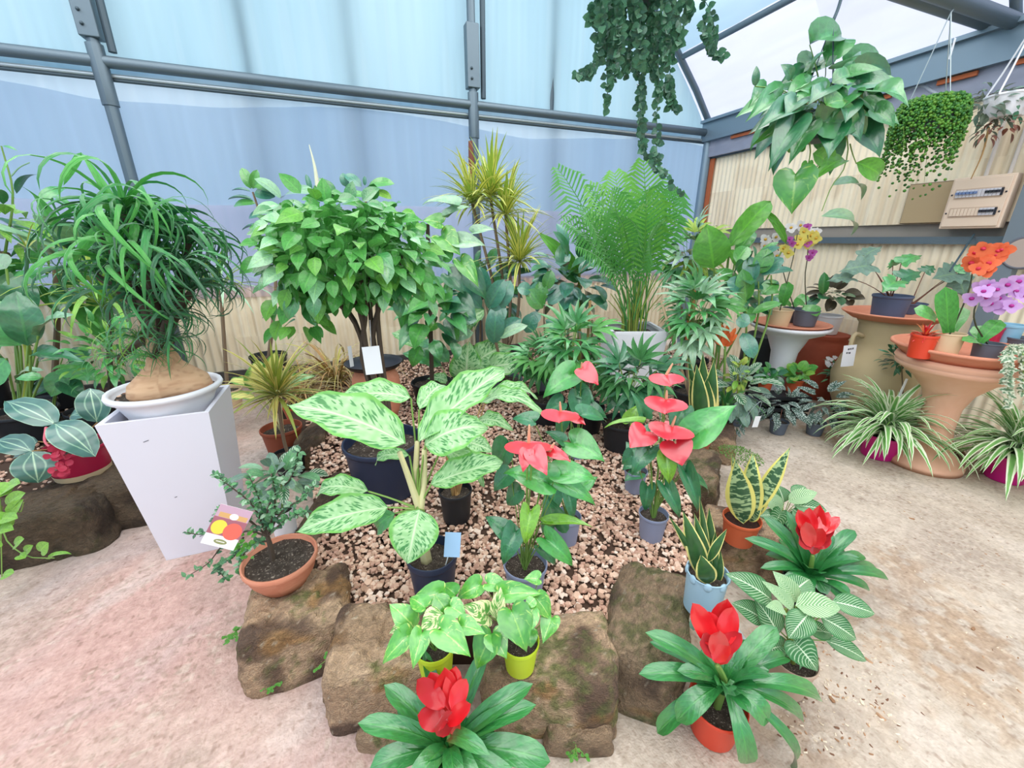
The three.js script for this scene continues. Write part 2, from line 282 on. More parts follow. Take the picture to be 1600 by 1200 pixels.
// ---------- leaf colourings ----------
const oblique = (u, v, k) => v - Math.abs(u - 0.5) * 2 * k;
const T = {};
T.green = tex(64, 128, (u, v) => { const s = Math.abs(u - 0.5) * 2, w = oblique(u, v, 0.28), vein = smooth(0.82, 0.99, Math.cos(w * 6.28 * 7) * 0.5 + 0.5), mid = smooth(0.1, 0.03, s), n = fbm2(u * 9, v * 16, 3, 3), ed = smooth(0.94, 0.99, s); const k = 186 + 62 * n; return mixc([k, k + 4, k - 4], [255, 255, 214], clamp(mid * 0.85 + vein * 0.34 + ed * 0.3)); });
T.dief = tex(128, 256, (u, v) => {
  const s = Math.abs(u - 0.5) * 2, sd = u > 0.5 ? 9 : 2, w = oblique(u, v, 0.3), fl = noise2(w * 46, s * 6 + sd * 10, sd), f2 = fbm2(w * 22 + 3, s * 7 + sd * 7, sd + 3, 3), edge = smooth(0.84, 0.97, s + 0.1 * noise2(v * 20, sd, 4));
  let c = mixc([150, 206, 136], [190, 228, 172], noise2(u * 14, v * 26, 6)); c = mixc(c, [56, 134, 62], smooth(0.55, 0.68, fl * 0.6 + f2 * 0.45) * smooth(0.04, 0.2, s) * 0.85);
  c = mixc(c, [116, 190, 82], edge * 0.9); return mixc(c, [212, 236, 190], smooth(0.06, 0.02, s));
});
T.pothos = tex(128, 128, (u, v) => { const s = Math.abs(u - 0.5) * 2, sd = u > 0.5 ? 5 : 1, w = oblique(u, v, 0.45), n = fbm2(w * 14, s * 2.2 + sd * 4, sd, 4); let c = mixc([66, 150, 54], [116, 194, 74], fbm2(u * 8, v * 12, 2, 3)); c = mixc(c, [204, 222, 116], smooth(0.68, 0.76, n)); return mixc(c, [190, 222, 120], smooth(0.08, 0.02, s) * 0.7); });
T.marble = tex(128, 128, (u, v) => { const s = Math.abs(u - 0.5) * 2, sd = u > 0.5 ? 5 : 1, w = oblique(u, v, 0.45), n = fbm2(w * 18, s * 2.4 + sd * 4, sd + 2, 4); let c = mixc([70, 140, 52], [110, 176, 70], noise2(u * 6, v * 8, 2)); return mixc(c, [236, 236, 176], smooth(0.44, 0.54, n)); });
T.birkin = tex(128, 128, (u, v) => { const s = Math.abs(u - 0.5) * 2, w = oblique(u, v, 0.34), st = smooth(0.72, 0.95, Math.cos(w * 6.28 * 13) * 0.5 + 0.5) * smooth(0.99, 0.75, s), mid = smooth(0.08, 0.03, s); return mixc(mixc([44, 112, 58], [70, 138, 74], noise2(u * 8, v * 8, 2)), [216, 234, 200], clamp(st * 0.85 + mid)); });
T.birkinPale = tex(128, 128, (u, v) => { const s = Math.abs(u - 0.5) * 2, w = oblique(u, v, 0.34), st = smooth(0.3, 0.75, Math.cos(w * 6.28 * 13) * 0.5 + 0.5); return mixc(mixc([96, 156, 92], [130, 180, 112], noise2(u * 8, v * 8, 2)), [226, 240, 206], clamp(st * 0.8)); });
T.snake = tex(64, 256, (u, v) => { const s = Math.abs(u - 0.5) * 2, b = noise2(u * 3, v * 34, 3) * 0.6 + noise2(u * 9, v * 70, 6) * 0.4; const c = mixc([52, 92, 56], [168, 192, 138], smooth(0.45, 0.6, b)); return mixc(c, [232, 220, 118], smooth(0.66, 0.74, s)); });
T.snakeDark = tex(64, 128, (u, v) => { const s = Math.abs(u - 0.5) * 2, c = mixc([32, 78, 40], [62, 112, 46], fbm2(u * 3, v * 9, 3, 3)); return mixc(c, [238, 226, 140], smooth(0.76, 0.84, s)); });
T.spider = tex(32, 64, (u, v) => { const s = Math.abs(u - 0.5) * 2, c = mixc([96, 158, 74], [130, 184, 96], noise2(u * 4, v * 12, 2)); return mixc(c, [234, 242, 212], smooth(0.45, 0.6, s)); });
T.lemon = tex(32, 64, (u, v) => { const s = Math.abs(u - 0.5) * 2; return mixc([104, 146, 52], [236, 232, 120], smooth(0.15, 0.35, s)); });
T.tricolor = tex(32, 64, (u, v) => { const s = Math.abs(u - 0.5) * 2; return mixc([150, 158, 66], [226, 206, 112], smooth(0.25, 0.5, s)); });
T.begonia = tex(64, 128, (u, v) => { const n = noise2(u * 16, v * 30, 5), s = Math.abs(u - 0.5) * 2; return mixc(mixc([44, 72, 62], [70, 102, 88], noise2(u * 5, v * 8, 1)), [196, 208, 200], smooth(0.58, 0.7, n) * smooth(0.05, 0.2, s)); });
T.aluminium = tex(64, 128, (u, v) => { const w = oblique(u, v, 0.4), s = Math.abs(u - 0.5) * 2; return mixc([60, 112, 74], [206, 218, 196], smooth(0.4, 0.8, Math.cos(w * 6.28 * 6) * 0.5 + 0.5) * smooth(0.1, 0.3, s)); });
T.medinilla = tex(64, 128, (u, v) => { const s = Math.abs(u - 0.5) * 2, arc = smooth(0.07, 0.02, Math.abs(s - 0.45 * Math.sin(v * 3.1))), mid = smooth(0.07, 0.02, s), ed = smooth(0.93, 0.98, s); return mixc(mixc([34, 92, 78], [58, 116, 100], noise2(u * 6, v * 7, 2)), [176, 206, 168], clamp(mid + arc * 0.7 + ed * 0.7)); });
T.ivy = tex(64, 64, (u, v) => { const s = Math.abs(u - 0.5) * 2; return mixc([112, 148, 112], [226, 232, 208], smooth(0.4, 0.6, s * 0.7 + 0.5 * noise2(u * 6, v * 6, 2))); });
T.yellowDief = tex(64, 128, (u, v) => { const s = Math.abs(u - 0.5) * 2, n = fbm2(u * 4, v * 6, 2, 3); return mixc([232, 230, 130], [104, 162, 66], smooth(0.62, 0.85, s * 0.8 + n * 0.35)); });
T.soil = tex(128, 128, (u, v) => { const n = fbm2(u * 20, v * 20, 3, 3), w = smooth(0.78, 0.84, noise2(u * 50, v * 50, 7)); const k = 30 + 46 * n; return mixc([k + 8, k - 2, k - 10], [190, 176, 160], w * 0.6); });
T.terra = tex(128, 128, (u, v) => { const n = fbm2(u * 6, v * 6, 3, 4), m = noise2(u * 60, v * 60, 2); return mixc([206, 124, 94], [228, 160, 132], n * 0.8 + m * 0.2); });

T.terraLight = tex(128, 128, (u, v) => { const n = fbm2(u * 6, v * 6, 3, 4), m = noise2(u * 60, v * 60, 2); return mixc([222, 164, 134], [236, 190, 164], n * 0.8 + m * 0.2); });
const M = {
  potDark: std(0x25304a, 0.45), potBlack: std(0x1e2228, 0.5), potGrey: std(0x8f97b4, 0.55), potSlate: std(0x5d6674, 0.6), potWhite: std(0xeeeef4, 0.5), potLime: std(0xc4dc2c, 0.45), potBlue: std(0xa9cbe0, 0.4),
  potRed: std(0xe0452a, 0.4), potPlastic: std(0xcc5f38, 0.5), potBrown: std(0xa2543a, 0.6), potBeige: std(0xc4a894, 0.6), potTan: std(0xdcc09a, 0.6), potMagenta: std(0xc8127e, 0.4), potCrimson: std(0xb81f48, 0.4),
  terra: std(0xffffff, 0.85, { map: T.terra, bumpMap: grainBump, bumpScale: 0.001 }), terraPale: std(0xffffff, 0.9, { map: T.terraLight }), soil: std(0xffffff, 1, { map: T.soil, bumpMap: T.soil, bumpScale: 0.006 }),
  stem: std(0x7fa24e, 0.6), stemPale: std(0xdbd4a0, 0.6), stemRed: std(0xb08a58, 0.7), bark: std(0x8a7560, 0.95), barkDark: std(0x54473c, 0.95), spike: std(0x4a4a34, 0.6), tag: std(0xeef0f4, 0.5), tagBlue: std(0x9fc3e6, 0.5), wire: std(0xb9c4c8, 0.4, { metalness: 0.5 }), hook: std(0x3f5560, 0.5),
  red: leafMat(0xe01822, 0.5, { transmission: 0.2 }), redDeep: leafMat(0xc40f1e, 0.4, { transmission: 0.2 }), spathe: leafMat(0xe8283c, 0.5, { transmission: 0.15 }), spatheDeep: leafMat(0xd81a30, 0.5, { transmission: 0.15 }), spadix: std(0xe8b894, 0.7), orange: leafMat(0xf07a3a, 0.3),
  dief: leafMat(0xffffff, 0.4, { map: T.dief }), pothos: leafMat(0xffffff, 0.5, { map: T.pothos }), pothosDeep: leafMat(0xc2dcb4, 0.5, { map: T.pothos }), marble: leafMat(0xffffff, 0.45, { map: T.marble }), birkin: leafMat(0xffffff, 0.4, { map: T.birkin }), birkinPale: leafMat(0xffffff, 0.4, { map: T.birkinPale }),
  snake: leafMat(0xffffff, 0.3, { map: T.snake, transmission: 0.05 }), snakeDark: leafMat(0xffffff, 0.4, { map: T.snakeDark, transmission: 0.05 }), spider: leafMat(0xffffff, 0.3, { map: T.spider }), lemon: leafMat(0xffffff, 0.3, { map: T.lemon }), tricolor: leafMat(0xffffff, 0.3, { map: T.tricolor }),
  begonia: leafMat(0xffffff, 0.4, { map: T.begonia }), aluminium: leafMat(0xffffff, 0.35, { map: T.aluminium }), medinilla: leafMat(0xffffff, 0.5, { map: T.medinilla }), ivy: leafMat(0xffffff, 0.3, { map: T.ivy }), yellowDief: leafMat(0xffffff, 0.4, { map: T.yellowDief }),
};
const green = (hex, gloss = 0.4, more = {}) => leafMat(hex, gloss, { map: T.green, bumpMap: T.green, bumpScale: 0.003, ...more });
Object.assign(M, {
  anth: green(0x4fb552, 0.6), anthDeep: green(0x348a58, 0.6), anthYoung: green(0x8ecb3a, 0.5), brom: green(0x34904a, 0.6), bromLight: green(0x3f9a4e, 0.6), rubber: green(0x4a9a82, 0.6), rubberGreen: green(0x62b552, 0.6),
  ficusA: green(0x5cba50, 0.45), ficusB: green(0x80cf52, 0.45), ficusC: green(0x469c52, 0.5), ficusD: green(0x92d49a, 0.6), palm: green(0x66bb58, 0.3), palmDeep: green(0x46944c, 0.3), palmYellow: green(0xc0dc58, 0.3), pony: green(0x46a85c, 0.35), ponyDeep: green(0x2c7a4e, 0.35), ponyBright: green(0x5cc256, 0.35),
  banana: green(0x74c844, 0.45), bigDark: green(0x388458, 0.5), bigMid: green(0x5ab466, 0.5), pale: green(0xa9d6b0, 0.5), bush: green(0x74b480, 0.3), bushDeep: green(0x4a8664, 0.3), weed: green(0x6abf3e, 0.2), vine: green(0x4c8c6a, 0.4), vineDeep: green(0x38725c, 0.4), carex: green(0xc8b078, 0.1), lime: green(0x9ad652, 0.4), tradescantia: green(0x5a6a56, 0.3), tradRed: green(0x9a5a48, 0.3), greyGreen: green(0x86a89c, 0.35), cane: green(0xb5c24a, 0.3),
});

// ---------- building one plant ----------
function placeLeaf(parent, origin, B, Tp, W, geo, mat, hint, name = 'leaf') {
  const x = Tp.clone().sub(B), L = x.length(); x.divideScalar(L);
  let y = (hint ?? V(0, 1, 0)).clone(); y.addScaledVector(x, -y.dot(x)); if (y.lengthSq() < 1e-6) y = V(0.3, 0.2, 1).addScaledVector(x, -x.dot(V(0.3, 0.2, 1))); y.normalize();
  const z = x.clone().cross(y), m = mesh(name, geo, mat, parent);
  m.quaternion.setFromRotationMatrix(new THREE.Matrix4().makeBasis(x, y, z)); m.position.copy(B).sub(origin); m.scale.set(L, L, W / geo.userData.asp); return m;
}
const stemGeo = (P, pts, r, n = 6, sides = 5) => tubeGeo(curve(pts.map((p) => p.clone().sub(P)), n), Array.isArray(r) ? r : [r, r * 0.75], sides);
function taper(pts, r0, r1) { return pts.map((_, i) => mix(r0, r1, i / (pts.length - 1))); }
function tube(parent, P, pts, r0, r1, mat, name = 'stem', n = 8, sides = 6) { const c = curve(pts.map((p) => p.clone().sub(P)), n); return mesh(name, tubeGeo(c, taper(c, r0, r1), sides), mat, parent); }
function potGeo(Rt, Rb, h, rim = 0.12, th = 0.06) {
  const t = Rt * th, r = Rt * 0.05;
  return lathe([[0, 0], [Rb * 0.94, 0], [Rb, h * 0.03], [mix(Rb, Rt, 0.86) * 0.97, h * (1 - rim)], [Rt * 0.985, h * (1 - rim) + 0.002], [Rt, h * (1 - rim * 0.7)], [Rt, h - r * 0.4], [Rt - r * 0.5, h], [Rt - t, h - r * 0.3], [Rt - t * 1.2, h * (1 - rim)], [mix(Rb, Rt, 0.5) - t, h * 0.5], [0, h * 0.5]]);
}
function soilGeo(r, y) { const g = new THREE.CircleGeometry(r, 24, 0).rotateX(-Math.PI / 2), rings = new THREE.RingGeometry(0.001, r, 24, 4).rotateX(-Math.PI / 2), p = rings.attributes.position; for (let i = 0; i < p.count; i++) p.setY(i, y + 0.012 * r / 0.1 * (noise2(p.getX(i) * 60, p.getZ(i) * 60, 3) - 0.5)); rings.computeVertexNormals(); g.dispose(); return rings; }
// a pot seen at a pixel: its foot on a surface of height h, its rim's front at yt and width w in pixels
function potAt(px, yb, yt, w, h, taperTo = 0.76) {
  const f = G(px, yb, h), k = pxSize(f), Rt = w / 2 * k * 0.97, Rb = Rt * taperTo, c = f.clone().addScaledVector(FWD, Rb), rimP = D(px, yt, Math.max(0.2, depthOf(c) - Rt));
  return { P: c.setY(h), Rt, Rb, h: Math.max(0.04, rimP.y - h), d: depthOf(c) };
}
function addPot(o, p, mat, { rim = 0.12, soil = 0.82, soilMat = M.soil } = {}) {
  mesh('pot', potGeo(p.Rt, p.Rb, p.h, rim), mat, o); mesh('soil', soilGeo(mix(p.Rb, p.Rt, soil) * 0.95, p.h * soil), soilMat, o); return o;
}
const TOCAM = (p) => camera.position.clone().sub(p).normalize();
// leaves read off the photograph: [base x, y, depth offset, tip x, y, depth offset, width in pixels, geometry, material, tilt of the face towards the viewer]
function tracedLeaves(o, P, d, list, geos, mats, name = 'leaf') {
  const out = [];
  for (const [bx, by, bd, tx, ty, td, w, gi = 0, mi = 0, face = 0.5] of list) {
    const B = D(bx, by, d + bd), Tp = D(tx, ty, d + td), m = B.clone().lerp(Tp, 0.5);
    const hint = V(0, 1, 0).lerp(TOCAM(m), face).normalize();
    out.push(placeLeaf(o, P, B, Tp, w * pxSize(m), geos[gi], mats[mi], hint, name));
    out[out.length - 1].B = B;
  }
  return out;
}
function petioles(o, P, root, leaves, r, mat, sag = 0.1, name = 'petiole') {
  for (const l of leaves) { const a = root.clone().add(V(rr(-1, 1) * r * 2, 0, rr(-1, 1) * r * 2)), b = l.B, m = a.clone().lerp(b, 0.55).add(V(0, a.distanceTo(b) * sag, 0)); mesh(name, stemGeo(P, [a, m, b], [r, r * 0.8, r * 0.55], 5, 5), mat, o); }
}
// a tuft of bending leaves round a point
function tuft(o, C, n, len, geos, mats, { lenVar = 0.35, lean = 0, from = 0, to = 360, wide = 1, name = 'leaf', roll = 0.2 } = {}) {
  for (let i = 0; i < n; i++) {
    const m = mesh(name, geos[i % geos.length], pick(mats), o), L = len * rr(1 - lenVar, 1 + lenVar * 0.4);
    m.position.copy(C).add(V(rr(-1, 1), rr(-0.5, 0.5), rr(-1, 1)).multiplyScalar(len * 0.025));
    m.rotation.order = 'YZX'; m.rotation.set(rr(-roll, roll), (from + (to - from) * ((i * 0.618034) % 1) + rr(-6, 6)) * R, rr(-0.12, 0.12) + lean); m.scale.set(L, L, L * wide * rr(0.8, 1.15));
  }
}
// leaves spread through an ellipsoid, hanging outward
function bush(o, C, rad, n, len, geos, mats, { wMul = 1, droop = 0.5, inner = 0.55, lenVar = 0.3, name = 'leaf', bottom = -0.8, face = 0.25 } = {}) {
  for (let i = 0; i < n; i++) {
    const y = mix(bottom, 1, (i + 0.5) / n), q = i * 2.39996 + rr(-0.3, 0.3), k = Math.sqrt(Math.max(0, 1 - y * y)), f = rr(inner, 1), dir = V(Math.cos(q) * k, y, Math.sin(q) * k);
    const B = V(dir.x * rad.x, dir.y * rad.y, dir.z * rad.z).multiplyScalar(f), L = len * rr(1 - lenVar, 1 + lenVar);
    const t = dir.clone().add(V(rr(-0.5, 0.5), rr(-0.3, 0.3) - droop, rr(-0.5, 0.5))).normalize().multiplyScalar(L), g = pick(geos);
    const up = V(0, 0.6, 0).addScaledVector(dir, 0.8).addScaledVector(TOCAM(C), face);
    placeLeaf(o, V(0, 0, 0), C.clone().sub(o.position).add(B), C.clone().sub(o.position).add(B).add(t), L * g.userData.asp * wMul, g, pick(mats), up, name);
  }
}
const LG = {
  ficus: [leafGeo({ out: 'ovate', asp: 0.6, arch: 0.05, fold: 0.2, nl: 6 }), leafGeo({ out: 'drip', asp: 0.62, arch: 0.1, fold: 0.1, nl: 6 }), leafGeo({ out: 'ovate', asp: 0.66, arch: 0.03, fold: 0.3, tip: 0.3, nl: 6 })],
  dief: [leafGeo({ out: 'ovate', asp: 0.5, arch: 0.12, fold: 0.3, wave: 0.03, nl: 14, nw: 3 }), leafGeo({ out: 'ovate', asp: 0.55, arch: 0.2, fold: 0.2, wave: 0.035, nl: 14, nw: 3, tip: 0.3 }), leafGeo({ out: 'ellipse', asp: 0.55, arch: 0.06, fold: 0.3, wave: 0.03, nl: 14, nw: 3 })],
  heart: [leafGeo({ out: 'heart', asp: 0.8, arch: 0.12, fold: 0.3, wave: 0.03, nl: 12, nw: 3, waves: 1.6 }), leafGeo({ out: 'heart', asp: 0.75, arch: 0.18, fold: 0.35, wave: 0.03, tip: 0.25, nl: 12, nw: 3, waves: 1.4 }), leafGeo({ out: 'arrow', asp: 0.62, arch: 0.14, fold: 0.3, wave: 0.025, tip: 0.25, nl: 12, nw: 3, waves: 1.7 })],
  spathe: [leafGeo({ out: 'spathe', asp: 0.95, arch: 0.06, fold: -0.25, wave: 0.05, waves: 1.2, nl: 12, nw: 3 }), leafGeo({ out: 'spathe', asp: 0.9, arch: 0.1, fold: 0.1, wave: 0.03, nl: 12, nw: 3 })],
  pothos: [leafGeo({ out: 'heart', asp: 0.72, arch: 0.14, fold: 0.35, wave: 0.02, waves: 1.5, nl: 10, nw: 2 }), leafGeo({ out: 'ovate', asp: 0.66, arch: 0.12, fold: 0.2, tip: 0.25, nl: 9 }), leafGeo({ out: 'heart', asp: 0.66, arch: 0.06, fold: 0.35, nl: 10, nw: 2 })],
  lance: [leafGeo({ out: 'lance', asp: 0.26, arch: 0.08, fold: 0.2 }), leafGeo({ out: 'lance', asp: 0.3, arch: 0.14, fold: 0.1, tip: 0.2 })],
  ellipse: [leafGeo({ out: 'ellipse', asp: 0.46, arch: 0.07, fold: 0.4 }), leafGeo({ out: 'ellipse', asp: 0.5, arch: 0.1, fold: 0.15, tip: 0.1 })],
  big: [leafGeo({ out: 'ovate', asp: 0.45, arch: 0.08, fold: 0.22, wave: 0.015, nl: 12 }), leafGeo({ out: 'ellipse', asp: 0.48, arch: 0.12, fold: 0.15, wave: 0.02, nl: 12, tip: 0.2 })],
  strap: [leafGeo({ out: 'strap', asp: 0.2, arch: 0.16, fold: 0.5, nl: 14, nw: 3 }), leafGeo({ out: 'strap', asp: 0.2, arch: 0.24, fold: 0.4, tip: 0.1, nl: 12, nw: 2 })],
  bract: [leafGeo({ out: 'ellipse', asp: 0.44, arch: -0.06, fold: 0.35, wave: 0.02, waves: 2, nl: 9 }), leafGeo({ out: 'ellipse', asp: 0.48, arch: -0.12, fold: 0.3, wave: 0.03, waves: 2, nl: 9 })],
  snake: [leafGeo({ out: 'lance', asp: 0.28, arch: 0.04, fold: -0.35, wave: 0.012, waves: 1.5, nl: 12 }), leafGeo({ out: 'lance', asp: 0.3, arch: 0.1, fold: -0.3, wave: 0.02, waves: 2, nl: 12 })],
  round: [leafGeo({ out: 'round', asp: 0.9, arch: 0.08, fold: 0.1 }), leafGeo({ out: 'round', asp: 0.8, arch: 0.12, fold: 0.2 })],
  small: [leafGeo({ out: 'ellipse', asp: 0.45, arch: 0.05, fold: 0.25, nl: 4, nw: 1 }), leafGeo({ out: 'lance', asp: 0.42, arch: 0.1, fold: 0.2, nl: 4, nw: 1 })],
  lobed: [leafGeo({ out: 'lobed', asp: 1.0, arch: 0.08, fold: 0.12, wave: 0.03, nl: 18, nw: 3 }), leafGeo({ out: 'lobed', asp: 0.9, arch: 0.15, fold: 0.05, wave: 0.04, nl: 18, nw: 3 })],
  petal: [leafGeo({ out: 'round', asp: 0.95, arch: 0.1, fold: 0.05, nl: 5 })],
};
const RG = {
  pony: [[78, 280, 0.85], [70, 200, 1.0], [50, 170, 1.1], [80, 250, 0.9], [35, 150, 1.1], [60, 230, 1.2], [85, 190, 1.4]].map(([rise, bend, pow]) => ribbonGeo({ rise, bend, pow, asp: 0.05, fold: -0.3, nl: 12, twist: 0.4 })),
  spider: [[75, 110, 1.2], [60, 115, 1.2], [45, 110, 1.1], [30, 95, 1.2], [82, 80, 1.5]].map(([rise, bend, pow]) => ribbonGeo({ rise, bend, pow, asp: 0.055, fold: 0.35, nl: 9 })),
  stiff: [[80, 30, 1.3], [60, 40, 1.3], [40, 45, 1.3], [20, 50, 1.2], [0, 40, 1.2]].map(([rise, bend, pow]) => ribbonGeo({ rise, bend, pow, asp: 0.05, fold: 0.3, nl: 6 })),
  carex: [[80, 120, 1.6], [65, 120, 1.3], [50, 110, 1.3], [75, 160, 1.3]].map(([rise, bend, pow]) => ribbonGeo({ rise, bend, pow, asp: 0.022, fold: 0.2, nl: 8 })),
};
// ---------- stones round the beds ----------
const rockTex = tex(256, 256, (u, v) => { const n = fbm2(u * 24, v * 24, 5, 4), w = smooth(0.8, 0.88, noise2(u * 80, v * 80, 9)), b = fbm2(u * 7, v * 7, 15, 4); const q = 168 + 96 * n * (0.6 + 0.6 * b); const z = (noise2(u * 120, v * 120, 3) - 0.5) * 50; return mixc([q + z, q + z, q + z], [254, 250, 242], w * 0.8); });
const rockMat = std(0xffffff, 0.95, { vertexColors: true, map: rockTex, bumpMap: rockTex, bumpScale: 0.008 });
function rockGeo(w, h, d, k, moss, tone = 0) {
  let g = new THREE.BoxGeometry(1, 1, 1, 44, 24, 36); g.deleteAttribute('normal'); const uvKeep = g.attributes.uv.clone(); g.setAttribute('uv', uvKeep);
  const p = g.attributes.position, q = V(0, 0, 0), col = [];
  for (let i = 0; i < p.count; i++) {
    q.fromBufferAttribute(p, i); const e = V(q.x * 2, q.y * 2, q.z * 2), l = Math.pow(Math.abs(e.x) ** 9 + Math.abs(e.y) ** 9 + Math.abs(e.z) ** 9, 1 / 9); q.divideScalar(l || 1);
    q.set(q.x * w, q.y * h, q.z * d); const a = 0.5 - q.y / h; q.x *= 1 - 0.1 * (1 - a); q.z *= 1 - 0.1 * (1 - a);
    const n1 = fbm(q.x * 5 + k, q.y * 5, q.z * 5 + k, 3) - 0.5, n2 = fbm(q.x * 26 + k, q.y * 26, q.z * 26, 3) - 0.5, s = 1 + n1 * 0.34, lift = n2 * 0.04;
    q.multiplyScalar(s); q.y += lift; q.x += lift * 0.7; p.setXYZ(i, q.x, q.y + h / 2, q.z);
    const grit = noise(q.x * 90 + k, q.y * 90, q.z * 90), patch = fbm(q.x * 9 + k, q.y * 9 + 3, q.z * 9, 4), fine = fbm(q.x * 50, q.y * 50 + k, q.z * 50, 2);
    let c = mixc([170, 138, 108], [212, 180, 148], patch * 1.1); c = mixc(c, [84, 64, 54], smooth(0.5, 0.66, fbm(q.x * 7 + 9, q.y * 7 + k, q.z * 7, 3)) * 0.75); c = mixc(c, [178, 130, 74], smooth(0.6, 0.75, fbm(q.x * 6, q.y * 12 + 4, q.z * 6 + k, 3)) * 0.6);
    c = mixc(c, [104, 114, 62], smooth(0.62 - moss * 0.2, 0.78 - moss * 0.16, patch * 0.6 + fine * 0.4) * 0.75 * (moss > 0 ? 1 : 0)); c = mixc(c, [214, 200, 178], smooth(0.86, 0.93, grit) * 0.7);
    c = mixc(c, [58, 50, 40], tone); col.push(...c.map((x) => Math.pow(clamp(x / 255), 2.2)));
  }
  g.setAttribute('color', new THREE.Float32BufferAttribute(col, 3)); g.computeVertexNormals(); return g;
}
function rock(text, cx, yb, wpx, h, d, yaw, k, moss, tone = 0, y0 = -0.02) {
  const f = G(cx, yb, 0), w = wpx * pxSize(f), P = f.addScaledVector(FWD, d / 2).setY(y0), o = thing('edging_stone', text, 'stone', P, 'stones edging the planting beds');
  const m = mesh('stone', rockGeo(w, h, d, k, moss, tone), rockMat, o); m.rotation.y = (yaw - 21.5) * R; return o;
}
rock('brown edging stone carrying the terracotta bowl of the citrus bush', 452, 1072, 175, 0.25, 0.3, 22, 3, 0.25);
rock('brown edging stone beneath the lime pot of green pothos', 596, 1146, 205, 0.25, 0.3, 8, 17, 0.05);
rock('square edging stone with a green mossy top beneath the marbled pothos', 858, 1158, 226, 0.24, 0.29, -4, 31, 0.62);
rock('dark mossy edging stone carrying the light blue pot', 1040, 1128, 140, 0.24, 0.46, -24, 47, 0.7, 0.3);
rock('edging stone carrying the orange pot of banded snake plant', 1172, 905, 122, 0.22, 0.26, -20, 59, 0.15);
rock('dark mossy edging stone between anthurium and banded snake plant', 1102, 812, 95, 0.24, 0.5, -28, 71, 0.6, 0.35);
rock('mossy edging stone near small terracotta pots', 1122, 722, 90, 0.2, 0.5, -24, 83, 0.5, 0.1);
rock('dark narrow edging stone behind the citrus bowl', 474, 905, 50, 0.22, 0.6, 4, 97, 0.3, 0.4);
rock('dark edging stone below the yellow striped dracaena', 474, 740, 44, 0.22, 0.7, 4, 101, 0.3, 0.45);
rock('low broken stone at the foot of the two brown edging stones', 532, 1098, 74, 0.13, 0.18, 20, 113, 0.4, 0.2);
rock('flat mossy stone on the floor under the long bromeliad leaves', 612, 1180, 130, 0.07, 0.16, 0, 127, 0.6);
rock('low mossy stone at the foot of the square edging stone', 905, 1185, 110, 0.09, 0.16, 0, 131, 0.5, 0.1);
rock('long dark edging stone in front of the crimson pot', 150, 836, 190, 0.27, 0.32, 24, 139, 0.15, 0.62);
rock('dark edging stone under the round leaved trailing plant', 20, 892, 190, 0.27, 0.3, 22, 149, 0.15, 0.66);
rock('sandy coloured layered stone between the two spider plants', 1516, 742, 54, 0.1, 0.25, 0, 151, 0, 0);

// ---------- gravel beds ----------
seed(9);
const pebbleGeos = [0, 1, 2, 3, 4].map(() => { const pts = []; for (let i = 0; i < 11; i++) pts.push(V(rr(-1, 1), rr(-1, 1), rr(-1, 1)).normalize().multiply(V(rr(0.85, 1.1), rr(0.55, 0.72), rr(0.7, 0.95)))); const g = new ConvexGeometry(pts); g.computeVertexNormals(); return g; });
const pebbleCols = [0xe0c0aa, 0xcfa690, 0xecd4c2, 0xc09682, 0xdab69e, 0xb4907a], pebbleMats = pebbleCols.map((c) => std(c, 0.85)), pebbleAny = std(0xffffff, 0.85);
const inPoly = (x, z, poly) => { let c = false; for (let i = 0, j = poly.length - 1; i < poly.length; j = i++) if ((poly[i].z > z) !== (poly[j].z > z) && x < (poly[j].x - poly[i].x) * (z - poly[i].z) / (poly[j].z - poly[i].z) + poly[i].x) c = !c; return c; };
const BED = 0.17;
function bed(name, poly, n, near, k, h = BED) {
  const o = structure(name), sh = new THREE.Shape(poly.map((p) => new THREE.Vector2(p.x, -p.z)));
  mesh('bed_soil', new THREE.ExtrudeGeometry(sh, { depth: h - 0.012, bevelEnabled: false }).rotateX(-Math.PI / 2), std(0x4a362a, 1), o);
  seed(k); const xs = poly.map((p) => p.x), zs = poly.map((p) => p.z), x0 = Math.min(...xs), x1 = Math.max(...xs), z0 = Math.min(...zs), z1 = Math.max(...zs), all = [];
  while (all.length < n) { const x = mix(x0, x1, rnd()), z = mix(z0, z1, Math.pow(rnd(), 0.5)); if (inPoly(x, z, poly)) all.push([x, z, x * FWD.x + z * FWD.z, rr(0.008, 0.0165) * (rnd() < 0.1 ? 1.35 : 1), rnd(), rnd() * 6.28, rr(-0.5, 0.5)]); }
  all.sort((a, b) => a[2] - b[2]);
  const m4 = new THREE.Matrix4(), qt = new THREE.Quaternion(), e = new THREE.Euler(), rest = pebbleGeos.map(() => []);
  all.forEach(([x, z, f, s, c, a, b], i) => {
    const y = h - 0.008 + s * 0.3 + 0.006 * c; e.set(b, a, b * 0.7); qt.setFromEuler(e);
    if (i < near) { const m = mesh('pebble', pebbleGeos[i % 5], pebbleMats[Math.floor(c * 6)], o); m.position.set(x, y, z); m.quaternion.copy(qt); m.scale.setScalar(s); } else rest[i % 5].push([m4.clone().compose(V(x, y, z), qt, V(s, s, s)), c]);
  });
  rest.forEach((list, k2) => { if (!list.length) return; const im = new THREE.InstancedMesh(pebbleGeos[k2], pebbleAny, list.length); list.forEach(([m, c], i) => { im.setMatrixAt(i, m); im.setColorAt(i, new THREE.Color(pebbleCols[Math.floor(c * 6)])); }); im.name = 'gravel'; im.castShadow = im.receiveShadow = true; o.add(stuff(im)); });
  return o;
}
const atBed = (list, h = BED) => list.map(([x, y]) => G(x, y, h));
